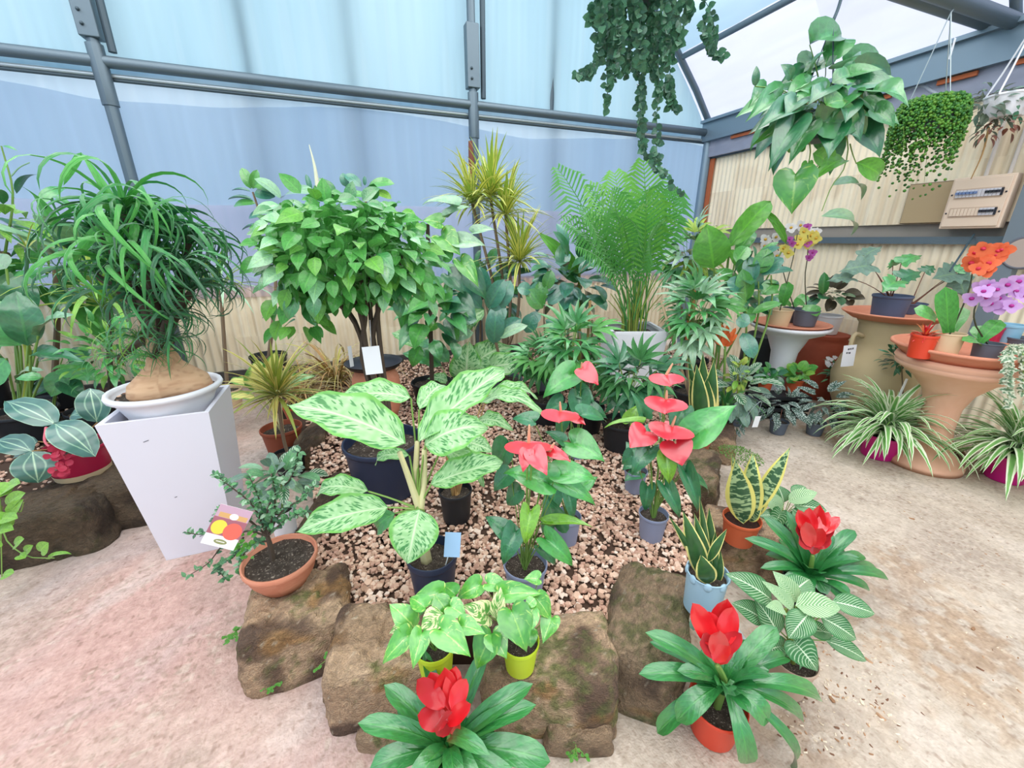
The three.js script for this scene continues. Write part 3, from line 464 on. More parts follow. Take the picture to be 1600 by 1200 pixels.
const bedPoly = [...atBed([[500, 930], [548, 968], [700, 982], [945, 978], [1010, 925], [1080, 880], [1078, 800], [1092, 700], [1118, 630], [1128, 560]]), V(2.9, 0, ZB + 0.06), V(-0.9, 0, ZB + 0.06), ...atBed([[455, 545], [468, 600], [484, 690], [490, 800]])];
bed('gravel_bed', bedPoly, 26000, 300, 11);
const sidePoly = [...atBed([[-240, 800], [60, 765], [215, 715]], 0.2), V(-1.15, 0, -2.4), V(-1.3, 0, ZB + 0.06), V(XL + 0.1, 0, ZB + 0.06), V(XL + 0.1, 0, -1)];
bed('side_gravel_bed', sidePoly, 2600, 0, 13, 0.2);
// loose grit trodden onto the floor
{
  seed(21); const list = [];
  for (let i = 0; i < 700; i++) { const c = pick([[1330, 1050, 90], [1480, 1060, 120], [1310, 1120, 100], [1400, 880, 200], [1500, 800, 200], [1320, 1000, 60]]), P = G(c[0] + rr(-1, 1) * c[2], c[1] + rr(-1, 1) * c[2] * 0.6, 0); list.push([P.x, P.z, rr(0.0012, 0.005) * (rnd() < 0.05 ? 2 : 1)]); }
  const im = new THREE.InstancedMesh(pebbleGeos[1], pebbleAny, list.length), q = new THREE.Quaternion();
  list.forEach(([x, z, s], i) => { im.setMatrixAt(i, new THREE.Matrix4().compose(V(x, s * 0.3 - 0.002, z), q.setFromEuler(new THREE.Euler(0, rnd() * 6, 0)), V(s * 1.6, s, s))); im.setColorAt(i, new THREE.Color(pick([0xe8d8c0, 0xa07858, 0x7a5540, 0xd8c4aa, 0xb89070]))); });
  im.name = 'floor_grit'; im.userData = { kind: 'stuff', label: 'loose grit and soil crumbs scattered on the concrete walkway', category: 'grit' }; im.castShadow = im.receiveShadow = true; scene.add(im);
}
// small ferns rooted in the joints between stones
function fernWeed(text, px, py, fwd, size, n) {
  const P = D(px, py, fwd), o = thing('fern_tuft', text, 'fern', P, 'wild ferns among the stones'); const geos = LG.round;
  for (let k = 0; k < n; k++) { const a = rr(0, 6.28), L = size * rr(0.5, 1), tip = V(Math.cos(a) * L, rr(-0.5, 0.4) * L, Math.sin(a) * L); tube(o, P, [P, P.clone().addScaledVector(tip, 0.5).add(V(0, L * 0.15, 0)), P.clone().add(tip)], 0.0012, 0.0006, M.stem, 'stem', 4, 4); for (let j = 0; j < 5; j++) { const b = P.clone().addScaledVector(tip, 0.35 + j * 0.14).add(V(0, L * 0.06, 0)); placeLeaf(o, P, b, b.clone().add(V(rr(-1, 1), rr(-0.4, 0.5), rr(-1, 1)).multiplyScalar(size * 0.28)), size * 0.24, geos[j % 2], M.weed, V(0, 1, 0).lerp(TOCAM(P), 0.5)); } }
  return o;
}
seed(31);
fernWeed('bright fern on the dark stone in front of the crimson pot', 104, 812, depthOf(G(104, 840, 0)) - 0.02, 0.08, 7);
fernWeed('fern growing between dark stone and white pedestal', 198, 768, depthOf(G(198, 800, 0)), 0.07, 6);
fernWeed('tiny fern at the foot of the bowl stone', 428, 1070, depthOf(G(428, 1072, 0)) - 0.02, 0.04, 6);
fernWeed('tiny fern in the joint between the two brown edging stones', 510, 1032, depthOf(G(510, 1075, 0)) - 0.02, 0.04, 5);
fernWeed('moss fern beside the bowl stone on the concrete', 362, 990, depthOf(G(362, 1000, 0)), 0.045, 7);
fernWeed('tiny fern under the square mossy edging stone', 900, 1168, depthOf(G(900, 1178, 0)) - 0.01, 0.04, 5);
// grey flat stone stuck in the moss
{ const P = D(418, 1040, depthOf(G(418, 1050, 0)) - 0.03), o = thing('slate_chip', 'small grey chip of stone wedged in moss below the citrus bowl', 'stone', P); mesh('chip', pebbleGeos[2].clone().scale(0.018, 0.02, 0.01), std(0xa9a4ac, 0.8), o).rotation.set(1.2, 0.2, 0); }
// ---------- plants on and around the gravel bed ----------
seed(51);
const ROCK = 0.235;
// speckled dieffenbachia, the largest in front
{
  const p = potAt(675, 958, 893, 82, BED), o = thing('potted_dieffenbachia', 'speckled pale green dieffenbachia in a black pot with a blue tag, behind the lime pots', 'plant', p.P, 'speckled dieffenbachias on the gravel'); addPot(o, p, M.potDark, { rim: 0.14 });
  const d = p.d, root = D(667, 886, d).setY(p.P.y + p.h * 0.8), fork = D(656, 797, d - 0.02);
  tube(o, p.P, [root, D(661, 845, d - 0.01), fork], 0.022, 0.017, M.stemPale);
  tube(o, p.P, [fork, D(640, 750, d), D(624, 706, d)], 0.014, 0.009, M.stemPale); tube(o, p.P, [fork, D(662, 750, d + 0.02), D(663, 702, d + 0.02)], 0.015, 0.009, M.stemPale); tube(o, p.P, [fork, D(650, 750, d + 0.03), D(652, 690, d + 0.03)], 0.013, 0.008, M.stemPale);
  const lv = tracedLeaves(o, p.P, d, [
    [634, 694, 0, 449, 634, 0.02, 82, 0, 0, 0.5], [655, 690, 0.03, 788, 578, 0.26, 66, 2, 0, 0.35], [664, 696, 0.02, 762, 664, 0.06, 74, 1, 0, 0.6], [674, 757, 0, 786, 722, 0.02, 50, 2, 0, 0.5],
    [607, 793, -0.02, 463, 832, -0.1, 58, 0, 0, 0.6], [576, 768, 0.03, 488, 771, 0.05, 36, 1, 0, 0.5], [655, 796, -0.06, 637, 881, -0.16, 76, 0, 0, 0.75], [640, 712, 0.05, 582, 724, 0.08, 24, 1, 0, 0.5], [618, 802, 0.02, 588, 832, 0.04, 34, 1, 1, 0.6], [690, 700, 0.1, 760, 758, 0.06, 34, 1, 0, 0.4], [642, 622, 0.14, 524, 624, 0.08, 46, 0, 0, 0.45], [655, 640, 0.12, 700, 600, 0.25, 34, 1, 0, 0.4]],
    LG.dief, [M.dief, M.bigMid]);
  petioles(o, p.P, fork, lv.slice(2), 0.006, M.stem, 0.02);
  tube(o, p.P, [D(690, 905, d - 0.04), D(700, 870, d - 0.04)], 0.002, 0.002, M.tag, 'tag_stick', 3, 4);
  const t = mesh('plant_tag', boxGeo(0.052, 0.078, 0.001), M.tagBlue, o); t.position.copy(D(707, 851, d - 0.06).sub(p.P)); t.rotation.set(-0.5, -0.3, -0.22); label(t, 'pale blue plant tag');
}
{
  const p = potAt(711, 823, 780, 54, BED, 0.82), o = thing('potted_dieffenbachia', 'speckled dieffenbachia in the small black pot beside the red anthuriums', 'plant', p.P, 'speckled dieffenbachias on the gravel'); addPot(o, p, M.potBlack);
  const d = p.d, root = p.P.clone().setY(p.P.y + p.h * 0.8), lv = tracedLeaves(o, p.P, d, [[752, 632, 0.25, 850, 640, 0.1, 36, 1, 0, 0.35], [745, 660, 0.2, 800, 668, 0.1, 30, 1, 0, 0.5], [722, 690, 0.1, 770, 706, 0.05, 34, 0, 0, 0.5], [700, 690, 0.1, 690, 640, 0.25, 40, 0, 0, 0.4], [715, 700, 0.1, 745, 650, 0.2, 38, 2, 0, 0.4], [762, 618, 0.3, 842, 618, 0.35, 26, 1, 0, 0.4]], LG.dief, [M.dief, M.bigMid]);
  petioles(o, p.P, root, lv, 0.006, M.stemRed, 0.04);
  for (const x of [-0.012, 0.012]) tube(o, p.P, [root.clone().add(V(x, 0, 0)), root.clone().add(V(x * 2, 0.12, 0.01)), root.clone().add(V(x * 3, 0.24, 0.02))], 0.007, 0.005, M.stemRed);
}
{
  const p = potAt(702, 628, 606, 56, BED, 0.8), o = thing('potted_dieffenbachia', 'broad speckled dieffenbachia standing behind the others by the terracotta urn', 'plant', p.P, 'speckled dieffenbachias on the gravel'); addPot(o, p, M.potBlack);
  const d = p.d, root = p.P.clone().setY(p.P.y + p.h * 0.8), lv = tracedLeaves(o, p.P, d, [[728, 600, 0.05, 732, 534, 0.1, 52, 1, 0, 0.7], [752, 582, 0, 836, 574, -0.1, 42, 1, 0, 0.6], [757, 484, 0.2, 704, 542, 0.1, 26, 1, 0, 0.6], [702, 566, 0, 652, 532, 0.1, 28, 1, 1, 0.6], [735, 575, 0.05, 800, 540, 0.15, 46, 1, 0, 0.6], [690, 572, 0.02, 628, 552, 0.08, 26, 0, 1, 0.6], [668, 545, 0.1, 612, 520, 0.2, 30, 0, 0, 0.6], [705, 600, -0.05, 668, 590, -0.1, 20, 1, 0, 0.5]], LG.dief, [M.dief, M.bigMid]);
  petioles(o, p.P, root, lv, 0.008, M.stemPale, 0.05);
}
// red anthuriums in lilac grey pots
function anthurium(text, p, leaves, flowers, tilt = 0.1) {
  const o = thing('potted_anthurium', text, 'plant', p.P, 'red anthuriums in grey pots'); addPot(o, p, M.potGrey);
  const d = p.d, root = p.P.clone().setY(p.P.y + p.h * 0.8), lv = tracedLeaves(o, p.P, d, leaves, LG.heart, [M.anth, M.anthDeep, M.anthYoung]);
  petioles(o, p.P, root, lv, 0.0035, M.stem, 0.08);
  for (const [bx, by, bd, tx, ty, td, w, gi, mi, face, sx, sy] of flowers) {
    const f = new THREE.Group(); f.name = 'flower'; const B = D(bx, by, d + bd); f.position.copy(B).sub(p.P); o.add(f);
    const Tp = D(tx, ty, d + td), m = B.clone().lerp(Tp, 0.5); placeLeaf(f, B, B, Tp, w * pxSize(m), LG.spathe[gi], mi ? M.spatheDeep : M.spathe, V(0, 1, 0).lerp(TOCAM(m), face), 'spathe');
    if (sx) { const S = D(sx, sy, d + bd - 0.015); mesh('spadix', tubeGeo([V(0, 0.002, 0), S.clone().sub(B).multiplyScalar(0.5), S.clone().sub(B)], [0.0055, 0.005, 0.003], 8), M.spadix, f); }
    mesh('flower_stem', stemGeo(p.P, [root, root.clone().lerp(B, 0.5).add(V(0, 0.03, 0)), B], [0.004, 0.0035, 0.003], 6, 5), M.stem, o);
  }
  return o;
}
anthurium('red anthurium with bright heart leaves, just behind the lime pots', potAt(821, 948, 906, 72, BED), [
  [858, 757, -0.06, 786, 737, -0.02, 54, 1, 0, 0.6], [868, 745, -0.04, 934, 750, -0.04, 44, 1, 0, 0.5], [874, 756, 0, 934, 790, -0.02, 36, 2, 0, 0.6], [793, 834, -0.04, 758, 806, 0, 40, 2, 1, 0.6], [829, 798, -0.1, 820, 853, -0.14, 36, 2, 2, 0.75], [806, 830, -0.05, 785, 884, -0.1, 42, 2, 1, 0.7], [852, 842, -0.06, 898, 886, -0.08, 40, 2, 0, 0.7], [843, 853, -0.02, 870, 884, -0.03, 26, 2, 1, 0.7], [858, 823, -0.04, 934, 827, -0.1, 22, 0, 2, 0.2], [866, 822, 0.02, 850, 766, 0.04, 46, 0, 1, 0.7], [797, 738, 0.03, 772, 768, 0.02, 34, 0, 1, 0.6], [795, 690, 0.08, 780, 740, 0.1, 40, 0, 1, 0.5], [815, 765, 0.02, 793, 790, 0.04, 34, 0, 1, 0.6]],
  [[826, 692, -0.03, 828, 713, -0.12, 78, 0, 0, 0.28, 827, 664], [832, 704, -0.1, 855, 743, -0.16, 34, 1, 0, 0.75], [824, 704, -0.1, 817, 738, -0.14, 24, 1, 1, 0.7], [858, 706, -0.04, 892, 722, -0.08, 24, 1, 1, 0.4, 866, 692]]);
anthurium('red anthurium with a flat raised bloom, second grey pot from the lime pots', potAt(886, 858, 820, 46, BED), [
  [892, 692, 0, 946, 722, -0.06, 52, 0, 0, 0.55], [905, 650, 0.05, 948, 660, 0.1, 34, 0, 1, 0.4], [878, 690, -0.02, 851, 674, -0.02, 24, 0, 1, 0.5], [868, 760, 0, 862, 812, -0.04, 34, 2, 1, 0.6], [888, 770, -0.02, 895, 815, -0.06, 26, 2, 1, 0.6], [905, 765, 0, 935, 745, 0.04, 28, 0, 0, 0.5], [835, 660, 0.1, 800, 655, 0.15, 34, 0, 1, 0.4]],
  [[876, 643, 0, 873, 662, -0.09, 62, 0, 0, 0.28, 875, 628], [893, 652, 0.03, 915, 664, 0, 20, 1, 1, 0.4]]);
anthurium('single bloomed red anthurium below the white planter', potAt(905, 720, 704, 34, BED), [[897, 584, 0.05, 848, 622, 0, 46, 0, 0, 0.6], [900, 610, 0.05, 930, 630, 0, 30, 0, 1, 0.5], [880, 630, 0, 850, 650, 0.02, 36, 0, 1, 0.5], [915, 640, 0, 950, 655, 0, 30, 0, 1, 0.5], [905, 615, 0.02, 905, 665, -0.03, 36, 0, 1, 0.6], [885, 640, 0.02, 872, 690, 0, 30, 2, 1, 0.6]],
  [[908, 576, 0, 935, 602, -0.06, 34, 1, 0, 0.5, 909, 566]]);
anthurium('many bloomed red anthurium beside the yellow edged snake plant', potAt(1022, 851, 816, 47, BED), [
  [1083, 684, -0.04, 1152, 632, -0.02, 56, 0, 0, 0.6], [1016, 700, 0, 986, 743, -0.04, 40, 2, 1, 0.65], [1040, 708, -0.04, 1046, 758, -0.08, 30, 1, 2, 0.8], [1070, 736, -0.03, 1092, 803, -0.08, 30, 2, 1, 0.6], [1038, 758, -0.03, 1064, 812, -0.08, 30, 2, 1, 0.65], [1012, 760, 0.02, 1008, 800, 0, 28, 2, 1, 0.6], [1062, 740, 0.02, 1112, 772, 0.02, 22, 2, 1, 0.5], [990, 712, 0.06, 972, 726, 0.08, 30, 0, 1, 0.5], [1000, 664, 0.1, 944, 668, 0.12, 16, 0, 2, 0.2], [1068, 640, 0.08, 1052, 690, 0.04, 36, 0, 1, 0.5]],
  [[1041, 586, 0.05, 1046, 605, -0.03, 54, 0, 0, 0.3, 1051, 568], [1041, 624, 0, 1038, 648, -0.08, 66, 0, 0, 0.3, 1042, 610], [1050, 666, -0.04, 1042, 689, -0.12, 70, 0, 0, 0.32, 1056, 650], [1010, 674, 0, 984, 700, -0.04, 46, 1, 0, 0.6], [1054, 690, -0.06, 1066, 728, -0.12, 50, 1, 1, 0.7, 1060, 700]]);
anthurium('anthurium with few dark leaves in the smaller pot among the gravel', potAt(994, 774, 744, 37, BED), [[1000, 715, 0, 972, 735, -0.02, 30, 0, 1, 0.6], [1000, 740, -0.03, 975, 752, -0.05, 26, 0, 1, 0.4], [990, 710, 0.03, 978, 690, 0.06, 30, 0, 1, 0.5], [985, 660, 0.1, 1000, 630, 0.12, 28, 0, 2, 0.5], [1005, 650, 0.08, 985, 610, 0.1, 24, 0, 1, 0.5], [1002, 690, 0.06, 1015, 660, 0.1, 26, 0, 1, 0.5]], [[1050, 668, 0.1, 1022, 678, 0.08, 24, 1, 1, 0.4]]);
// pothos in lime pots standing on the stones
function pothosPot(text, p, list) {
  const o = thing('potted_pothos', text, 'plant', p.P, 'pothos in lime green pots'); addPot(o, p, M.potLime, { rim: 0.16 });
  const root = p.P.clone().setY(p.P.y + p.h * 0.8), lv = tracedLeaves(o, p.P, p.d, list, LG.pothos, [M.pothos, M.marble, M.pothosDeep]); petioles(o, p.P, root, lv, 0.0025, M.stem, 0.1); return o;
}
pothosPot('green pothos in a lime pot on brown stone, beside the red bromeliad', potAt(679, 1080, 1036, 64, ROCK), [[650, 984, -0.02, 610, 944, 0, 38, 1, 0, 0.6], [692, 928, 0.06, 641, 941, 0.06, 36, 0, 0, 0.6], [642, 990, -0.04, 598, 1038, -0.08, 36, 0, 0, 0.6], [660, 988, -0.06, 645, 1046, -0.12, 34, 0, 0, 0.7], [688, 984, -0.06, 736, 1027, -0.1, 48, 0, 0, 0.65], [692, 958, -0.02, 658, 982, -0.06, 36, 1, 1, 0.6], [704, 948, 0, 730, 966, -0.02, 32, 0, 0, 0.6], [720, 978, -0.04, 760, 992, -0.06, 32, 0, 0, 0.5], [680, 930, 0.03, 702, 962, 0, 30, 1, 2, 0.6], [665, 950, 0, 640, 935, 0.04, 30, 0, 0, 0.5], [675, 970, 0, 668, 1000, -0.03, 30, 0, 2, 0.6], [636, 975, 0.02, 608, 990, 0, 26, 2, 1, 0.6], [712, 930, 0.05, 690, 915, 0.1, 26, 0, 2, 0.5], [664, 945, 0.06, 640, 962, 0.06, 30, 0, 2, 0.5]]);
pothosPot('marbled cream and green pothos in a lime pot on mossy stone', potAt(813, 1063, 1028, 62, ROCK), [[752, 914, 0.06, 714, 936, 0.05, 34, 0, 0, 0.6], [762, 962, -0.02, 720, 946, -0.02, 38, 0, 1, 0.65], [776, 968, -0.04, 782, 918, 0, 24, 1, 1, 0.7], [784, 930, 0.02, 850, 929, 0.02, 34, 0, 0, 0.6], [762, 912, 0.05, 798, 920, 0.04, 30, 0, 0, 0.5], [799, 954, -0.04, 823, 1019, -0.1, 56, 0, 2, 0.75], [836, 944, -0.03, 815, 992, -0.08, 32, 1, 0, 0.7], [862, 966, 0, 848, 1006, -0.05, 32, 0, 0, 0.6], [836, 932, 0.02, 860, 968, 0, 32, 0, 0, 0.6], [768, 990, -0.06, 745, 1046, -0.1, 46, 0, 2, 0.6], [770, 992, -0.06, 792, 1030, -0.1, 40, 0, 0, 0.6], [826, 978, -0.02, 830, 1012, -0.06, 26, 1, 2, 0.6], [842, 905, 0.08, 818, 905, 0.08, 24, 0, 0, 0.5], [836, 935, -0.02, 822, 950, -0.04, 18, 1, 0, 0.6], [790, 925, 0.04, 770, 950, 0, 36, 0, 1, 0.6]]);
// bromeliads with red flower heads
function bromeliad(text, C, d, pot, leaves, bracts, base) {
  const P = pot.P, o = thing('potted_bromeliad', text, 'plant', P, 'red flowered bromeliads'); addPot(o, pot, pot.mat, {});
  tracedLeaves(o, P, d, leaves.map(([tx, ty, td, w, face = 0.35, g = 0, bx = C[0], by = C[1]]) => [bx + (tx - bx) * 0.06, by, (td) * 0.1, tx, ty, td, w * 0.76, g, w > 30 ? 0 : 1, face]), LG.strap, [M.bromLight, M.brom]);
  const K = D(C[0], C[1], d), unit = 70 * pxSize(K); for (let i = 0; i < 14; i++) { const a = i * 2.4, e = i % 2 ? 1.0 : 0.65, L = unit * rr(0.8, 1.25), B = K.clone().add(V(Math.cos(a) * unit * 0.1, -unit * 0.25, Math.sin(a) * unit * 0.1)), tip = B.clone().add(V(Math.cos(a) * Math.cos(e), Math.sin(e), Math.sin(a) * Math.cos(e)).multiplyScalar(L)); placeLeaf(o, P, B, tip, unit * 0.3, LG.strap[0], M.brom, V(0, 1, 0)); }
  const f = new THREE.Group(); f.name = 'flower_head'; const F0 = D(base[0], base[1], d - 0.02); f.position.copy(F0).sub(P); o.add(f);
  for (const [tx, ty, td, w, bx = base[0], by = base[1], g = 0] of bracts) { const B = D(bx, by, d - 0.02 + td * 0.3), Tp = D(tx, ty, d + td); placeLeaf(f, F0, B, Tp, w * pxSize(Tp), LG.bract[g], g ? M.redDeep : M.red, TOCAM(B).add(V(0, 0.5, 0)), 'bract'); }
  tube(o, P, [P.clone().setY(P.y + pot.h * 0.8), D(C[0], C[1], d), F0], 0.012, 0.008, M.stem, 'stem', 5, 6); return o;
}
{ const pot = { ...potAt(702, 1262, 1225, 84, 0), mat: M.potRed };
  bromeliad('bromeliad with a broad red flower head, on the floor before the lime pots', [702, 1168], pot.d, pot, [[559, 1130, -0.02, 40, 0.5], [600, 1070, 0.06, 40, 0.5], [621, 1104, 0.08, 30, 0.5], [661, 1012, 0.12, 24, 0.4], [763, 1008, 0.12, 32, 0.55], [833, 1068, 0.06, 38, 0.5], [838, 1101, 0.02, 36, 0.5], [860, 1190, -0.04, 52, 0.5], [762, 1176, -0.1, 32, 0.5, 1], [578, 1200, -0.06, 46, 0.5], [640, 1235, -0.12, 44, 0.4, 1], [745, 1240, -0.12, 44, 0.4, 1], [812, 1235, -0.1, 40, 0.4], [715, 1250, -0.14, 40, 0.4, 1], [690, 1080, 0.14, 26, 0.4], [730, 1085, 0.12, 26, 0.4]],
    [[694, 1042, 0.02, 44], [651, 1062, 0, 32, 695, 1105, 1], [712, 1040, 0.03, 30, 702, 1110], [729, 1060, 0.01, 28, 705, 1108], [652, 1118, -0.04, 34, 700, 1126, 1], [736, 1099, -0.04, 26, 698, 1130], [672, 1050, 0.04, 30, 690, 1105], [690, 1118, -0.05, 36, 702, 1146, 1], [715, 1120, -0.03, 26, 704, 1146]], [704, 1150]); }
{ const pot = { ...potAt(1127, 1178, 1145, 90, 0), mat: M.potRed };
  bromeliad('bromeliad with an upright red flower head in a bright red pot on the concrete', [1132, 1068], pot.d, pot, [[1008, 988, 0.06, 34, 0.45], [998, 1053, 0, 34, 0.5], [1058, 1048, -0.02, 30, 0.5], [1214, 980, 0.08, 40, 0.5], [1168, 1000, 0.1, 18, 0.5], [1194, 1018, 0.08, 26, 0.5], [1234, 1026, 0.06, 26, 0.5], [1283, 1092, 0, 36, 0.4], [1256, 1130, -0.03, 32, 0.4], [1203, 1128, -0.08, 44, 0.6, 1], [1168, 1197, -0.12, 38, 0.6, 1], [1232, 1205, -0.08, 26, 0.4, 1], [1057, 1126, -0.06, 44, 0.6, 1], [1027, 1146, -0.04, 34, 0.5], [1098, 1012, 0.1, 26, 0.4], [1015, 1003, 0.1, 26, 0.4]],
    [[1136, 935, 0.04, 44], [1081, 942, 0.02, 34, 1118, 1010], [1146, 948, 0.02, 30, 1128, 1010], [1159, 990, -0.02, 26, 1118, 1020, 1], [1107, 955, 0.04, 32, 1120, 1010], [1098, 990, -0.02, 26, 1118, 1028, 1], [1140, 1005, -0.04, 24, 1114, 1032], [1124, 985, -0.03, 30, 1122, 1030]], [1121, 1040]); }
{ const pot = { ...potAt(1262, 962, 930, 62, 0), mat: M.potBlack };
  bromeliad('bromeliad with a spiky red flower head beside the orange potted snake plant', [1264, 898], pot.d, pot, [[1336, 829, 0.08, 26, 0.5], [1351, 869, 0.04, 24, 0.5], [1372, 891, 0.02, 20, 0.4], [1388, 905, -0.02, 22, 0.5], [1359, 922, -0.05, 20, 0.5], [1229, 798, 0.1, 24, 0.5], [1192, 807, 0.1, 26, 0.5], [1163, 841, 0.04, 24, 0.5], [1188, 888, -0.04, 20, 0.5], [1218, 925, -0.1, 28, 0.5, 1], [1293, 928, -0.1, 28, 0.5, 1], [1320, 960, -0.08, 20, 0.4, 1], [1335, 958, -0.08, 14, 0.4, 1], [1255, 935, -0.12, 28, 0.5, 1], [1300, 850, 0.08, 18, 0.4]],
    [[1281, 788, 0.03, 24], [1312, 808, 0.01, 18, 1278, 835], [1246, 796, 0.01, 20, 1266, 840], [1264, 793, 0.03, 20, 1268, 838], [1298, 840, -0.02, 18, 1272, 855, 1], [1248, 838, -0.02, 20, 1268, 856, 1], [1295, 800, 0.02, 18, 1275, 838], [1258, 815, -0.02, 22, 1268, 855], [1285, 825, -0.03, 20, 1272, 855], [1303, 822, 0, 16, 1275, 848, 1], [1245, 818, 0, 16, 1265, 848, 1]], [1270, 868]); }
{ const w = thing('paper_tag', 'small white tag standing behind the upright red bromeliad flower', 'tag', D(1158, 1000, depthOf(G(1158, 1080, 0)))); const m = mesh('card', boxGeo(0.03, 0.075, 0.001), M.tag, w); m.rotation.set(-0.3, -0.2, 0.5); mesh('stick', tubeGeo([V(0, -0.03, 0), V(-0.01, -0.2, 0)], 0.0015, 4), M.tag, w); }
// snake plants
{
  const p = potAt(1107, 972, 918, 66, ROCK, 0.85), o = thing('potted_snake_plant', 'yellow edged dark snake plant in a light blue scalloped pot', 'plant', p.P); addPot(o, p, M.potBlue, { rim: 0.04, soilMat: M.soil });
  for (let k = 0; k < 8; k++) { const a = k / 8 * 6.283, b = mesh('scallop', new THREE.SphereGeometry(p.Rt * 0.2, 12, 8).scale(1, 1.2, 0.5), M.potBlue, o); b.position.set(Math.cos(a) * p.Rt * 0.93, p.h * 0.92, Math.sin(a) * p.Rt * 0.93); b.rotation.y = -a + Math.PI / 2; }
  for (const [dx, c, w] of [[-0.6, 0x8fc0a8, 0.5], [0.1, 0x8fc0a8, 0.35]]) { const b = D(1107 + dx * 40, 985, p.d - p.Rt * 0.92), l = placeLeaf(o, p.P, b, b.clone().add(V(-0.01, 0.07, 0)), 0.05 * w, LG.small[0], std(c, 0.5), TOCAM(b), 'painted_leaf'); label(l, 'pale green leaf painted on the pot'); }
  tracedLeaves(o, p.P, p.d, [[1103, 908, 0, 1066, 797, 0.02, 30, 1, 0, 0.9], [1092, 880, 0, 1045, 806, 0, 12, 0, 0, 0.8], [1108, 890, 0.02, 1093, 775, 0.04, 13, 0, 0, 0.8], [1112, 895, 0.03, 1108, 793, 0.04, 20, 0, 0, 0.8], [1106, 878, -0.02, 1136, 826, -0.01, 14, 1, 0, 0.7], [1108, 912, -0.04, 1094, 866, -0.05, 32, 1, 0, 0.9], [1122, 912, -0.01, 1126, 860, 0.01, 14, 0, 0, 0.8], [1110, 905, 0.01, 1084, 800, 0.04, 22, 1, 0, 0.8], [1114, 905, 0, 1118, 830, 0.02, 16, 0, 0, 0.8]], LG.snake, [M.snakeDark]);
}
{
  const p = potAt(1163, 859, 827, 58, 0.2), o = thing('potted_snake_plant', 'banded snake plant with cream margins in an orange plastic pot', 'plant', p.P); addPot(o, p, M.potPlastic, { rim: 0.14, soilMat: std(0xb06a44, 1, { map: T.soil }) });
  tracedLeaves(o, p.P, p.d, [[1162, 818, -0.02, 1149, 718, -0.02, 42, 0, 0, 0.95], [1172, 812, 0, 1176, 706, 0.02, 34, 1, 0, 0.95], [1178, 800, 0.01, 1235, 698, 0.05, 26, 0, 0, 0.9], [1168, 805, 0.02, 1143, 710, 0.05, 22, 0, 0, 0.9], [1172, 815, -0.01, 1190, 792, -0.02, 14, 1, 0, 0.8], [1180, 808, 0.02, 1200, 745, 0.06, 22, 1, 0, 0.9]], LG.snake, [M.snake]);
}
{
  const p = potAt(1102, 690, 668, 44, 0.2), o = thing('potted_snake_plant', 'dark broad snake plant with a thin cream edge near the orange guzmania', 'plant', p.P); addPot(o, p, M.potBrown);
  tracedLeaves(o, p.P, p.d, [[1095, 668, 0, 1078, 590, 0, 22, 1, 0, 0.8], [1100, 668, 0, 1098, 552, 0.02, 24, 0, 0, 0.9], [1104, 668, 0, 1116, 560, 0, 24, 1, 0, 0.8], [1098, 668, -0.02, 1088, 568, -0.03, 26, 1, 0, 0.9], [1100, 670, -0.03, 1105, 590, -0.04, 30, 0, 0, 0.9], [1096, 668, 0.02, 1074, 552, 0.03, 14, 0, 0, 0.8], [1106, 665, 0.01, 1118, 590, 0, 22, 1, 0, 0.8]], LG.snake, [M.snakeDark]);
}
// white veined philodendrons
function birkin(text, p, stem, list, potM) {
  const o = thing('potted_philodendron', text, 'plant', p.P); addPot(o, p, potM);
  const root = p.P.clone().setY(p.P.y + p.h * 0.8), top = D(stem[0], stem[1], p.d); tube(o, p.P, [root, root.clone().lerp(top, 0.5), top], 0.009, 0.006, M.cane);
  const lv = tracedLeaves(o, p.P, p.d, list, [leafBirkin[0], leafBirkin[1]], [M.birkin, M.birkinPale]); petioles(o, p.P, root.clone().lerp(top, 0.4), lv, 0.003, M.stem, 0.05); return o;
}
const leafBirkin = [leafGeo({ out: 'ovate', asp: 0.56, arch: 0.1, fold: 0.2, nl: 10 }), leafGeo({ out: 'heart', asp: 0.66, arch: 0.12, fold: 0.15, tip: 0.2, nl: 10 })];
birkin('philodendron with white pinstriped leaves in a beige pot on the concrete', potAt(1243, 1098, 1060, 68, 0), [1228, 952], [[1206, 938, 0.02, 1133, 896, 0.05, 40, 0, 0, 0.6], [1240, 952, 0, 1189, 907, 0.04, 20, 0, 1, 0.6], [1247, 940, 0.03, 1207, 892, 0.08, 28, 0, 1, 0.6], [1243, 946, 0, 1314, 950, -0.02, 38, 0, 1, 0.6], [1300, 940, 0, 1367, 959, -0.03, 34, 0, 0, 0.6], [1226, 954, -0.02, 1196, 948, -0.04, 22, 0, 1, 0.6], [1264, 958, -0.02, 1232, 998, -0.06, 40, 0, 0, 0.7], [1282, 964, -0.02, 1338, 999, -0.06, 38, 0, 0, 0.6], [1262, 985, -0.02, 1300, 990, -0.02, 28, 0, 0, 0.6], [1240, 1002, -0.05, 1280, 1051, -0.1, 48, 1, 0, 0.75], [1290, 1001, -0.02, 1354, 1033, -0.05, 28, 0, 0, 0.5], [1192, 968, 0, 1143, 942, 0.02, 34, 0, 0, 0.6], [1216, 992, -0.02, 1178, 934, 0.02, 40, 0, 0, 0.6], [1222, 1010, -0.04, 1183, 1022, -0.06, 30, 1, 0, 0.6], [1260, 1010, 0.02, 1250, 1045, -0.04, 26, 1, 0, 0.6], [1235, 930, 0.05, 1265, 905, 0.1, 40, 0, 0, 0.5], [1280, 985, 0, 1265, 975, -0.03, 24, 0, 1, 0.5]], M.potBeige);
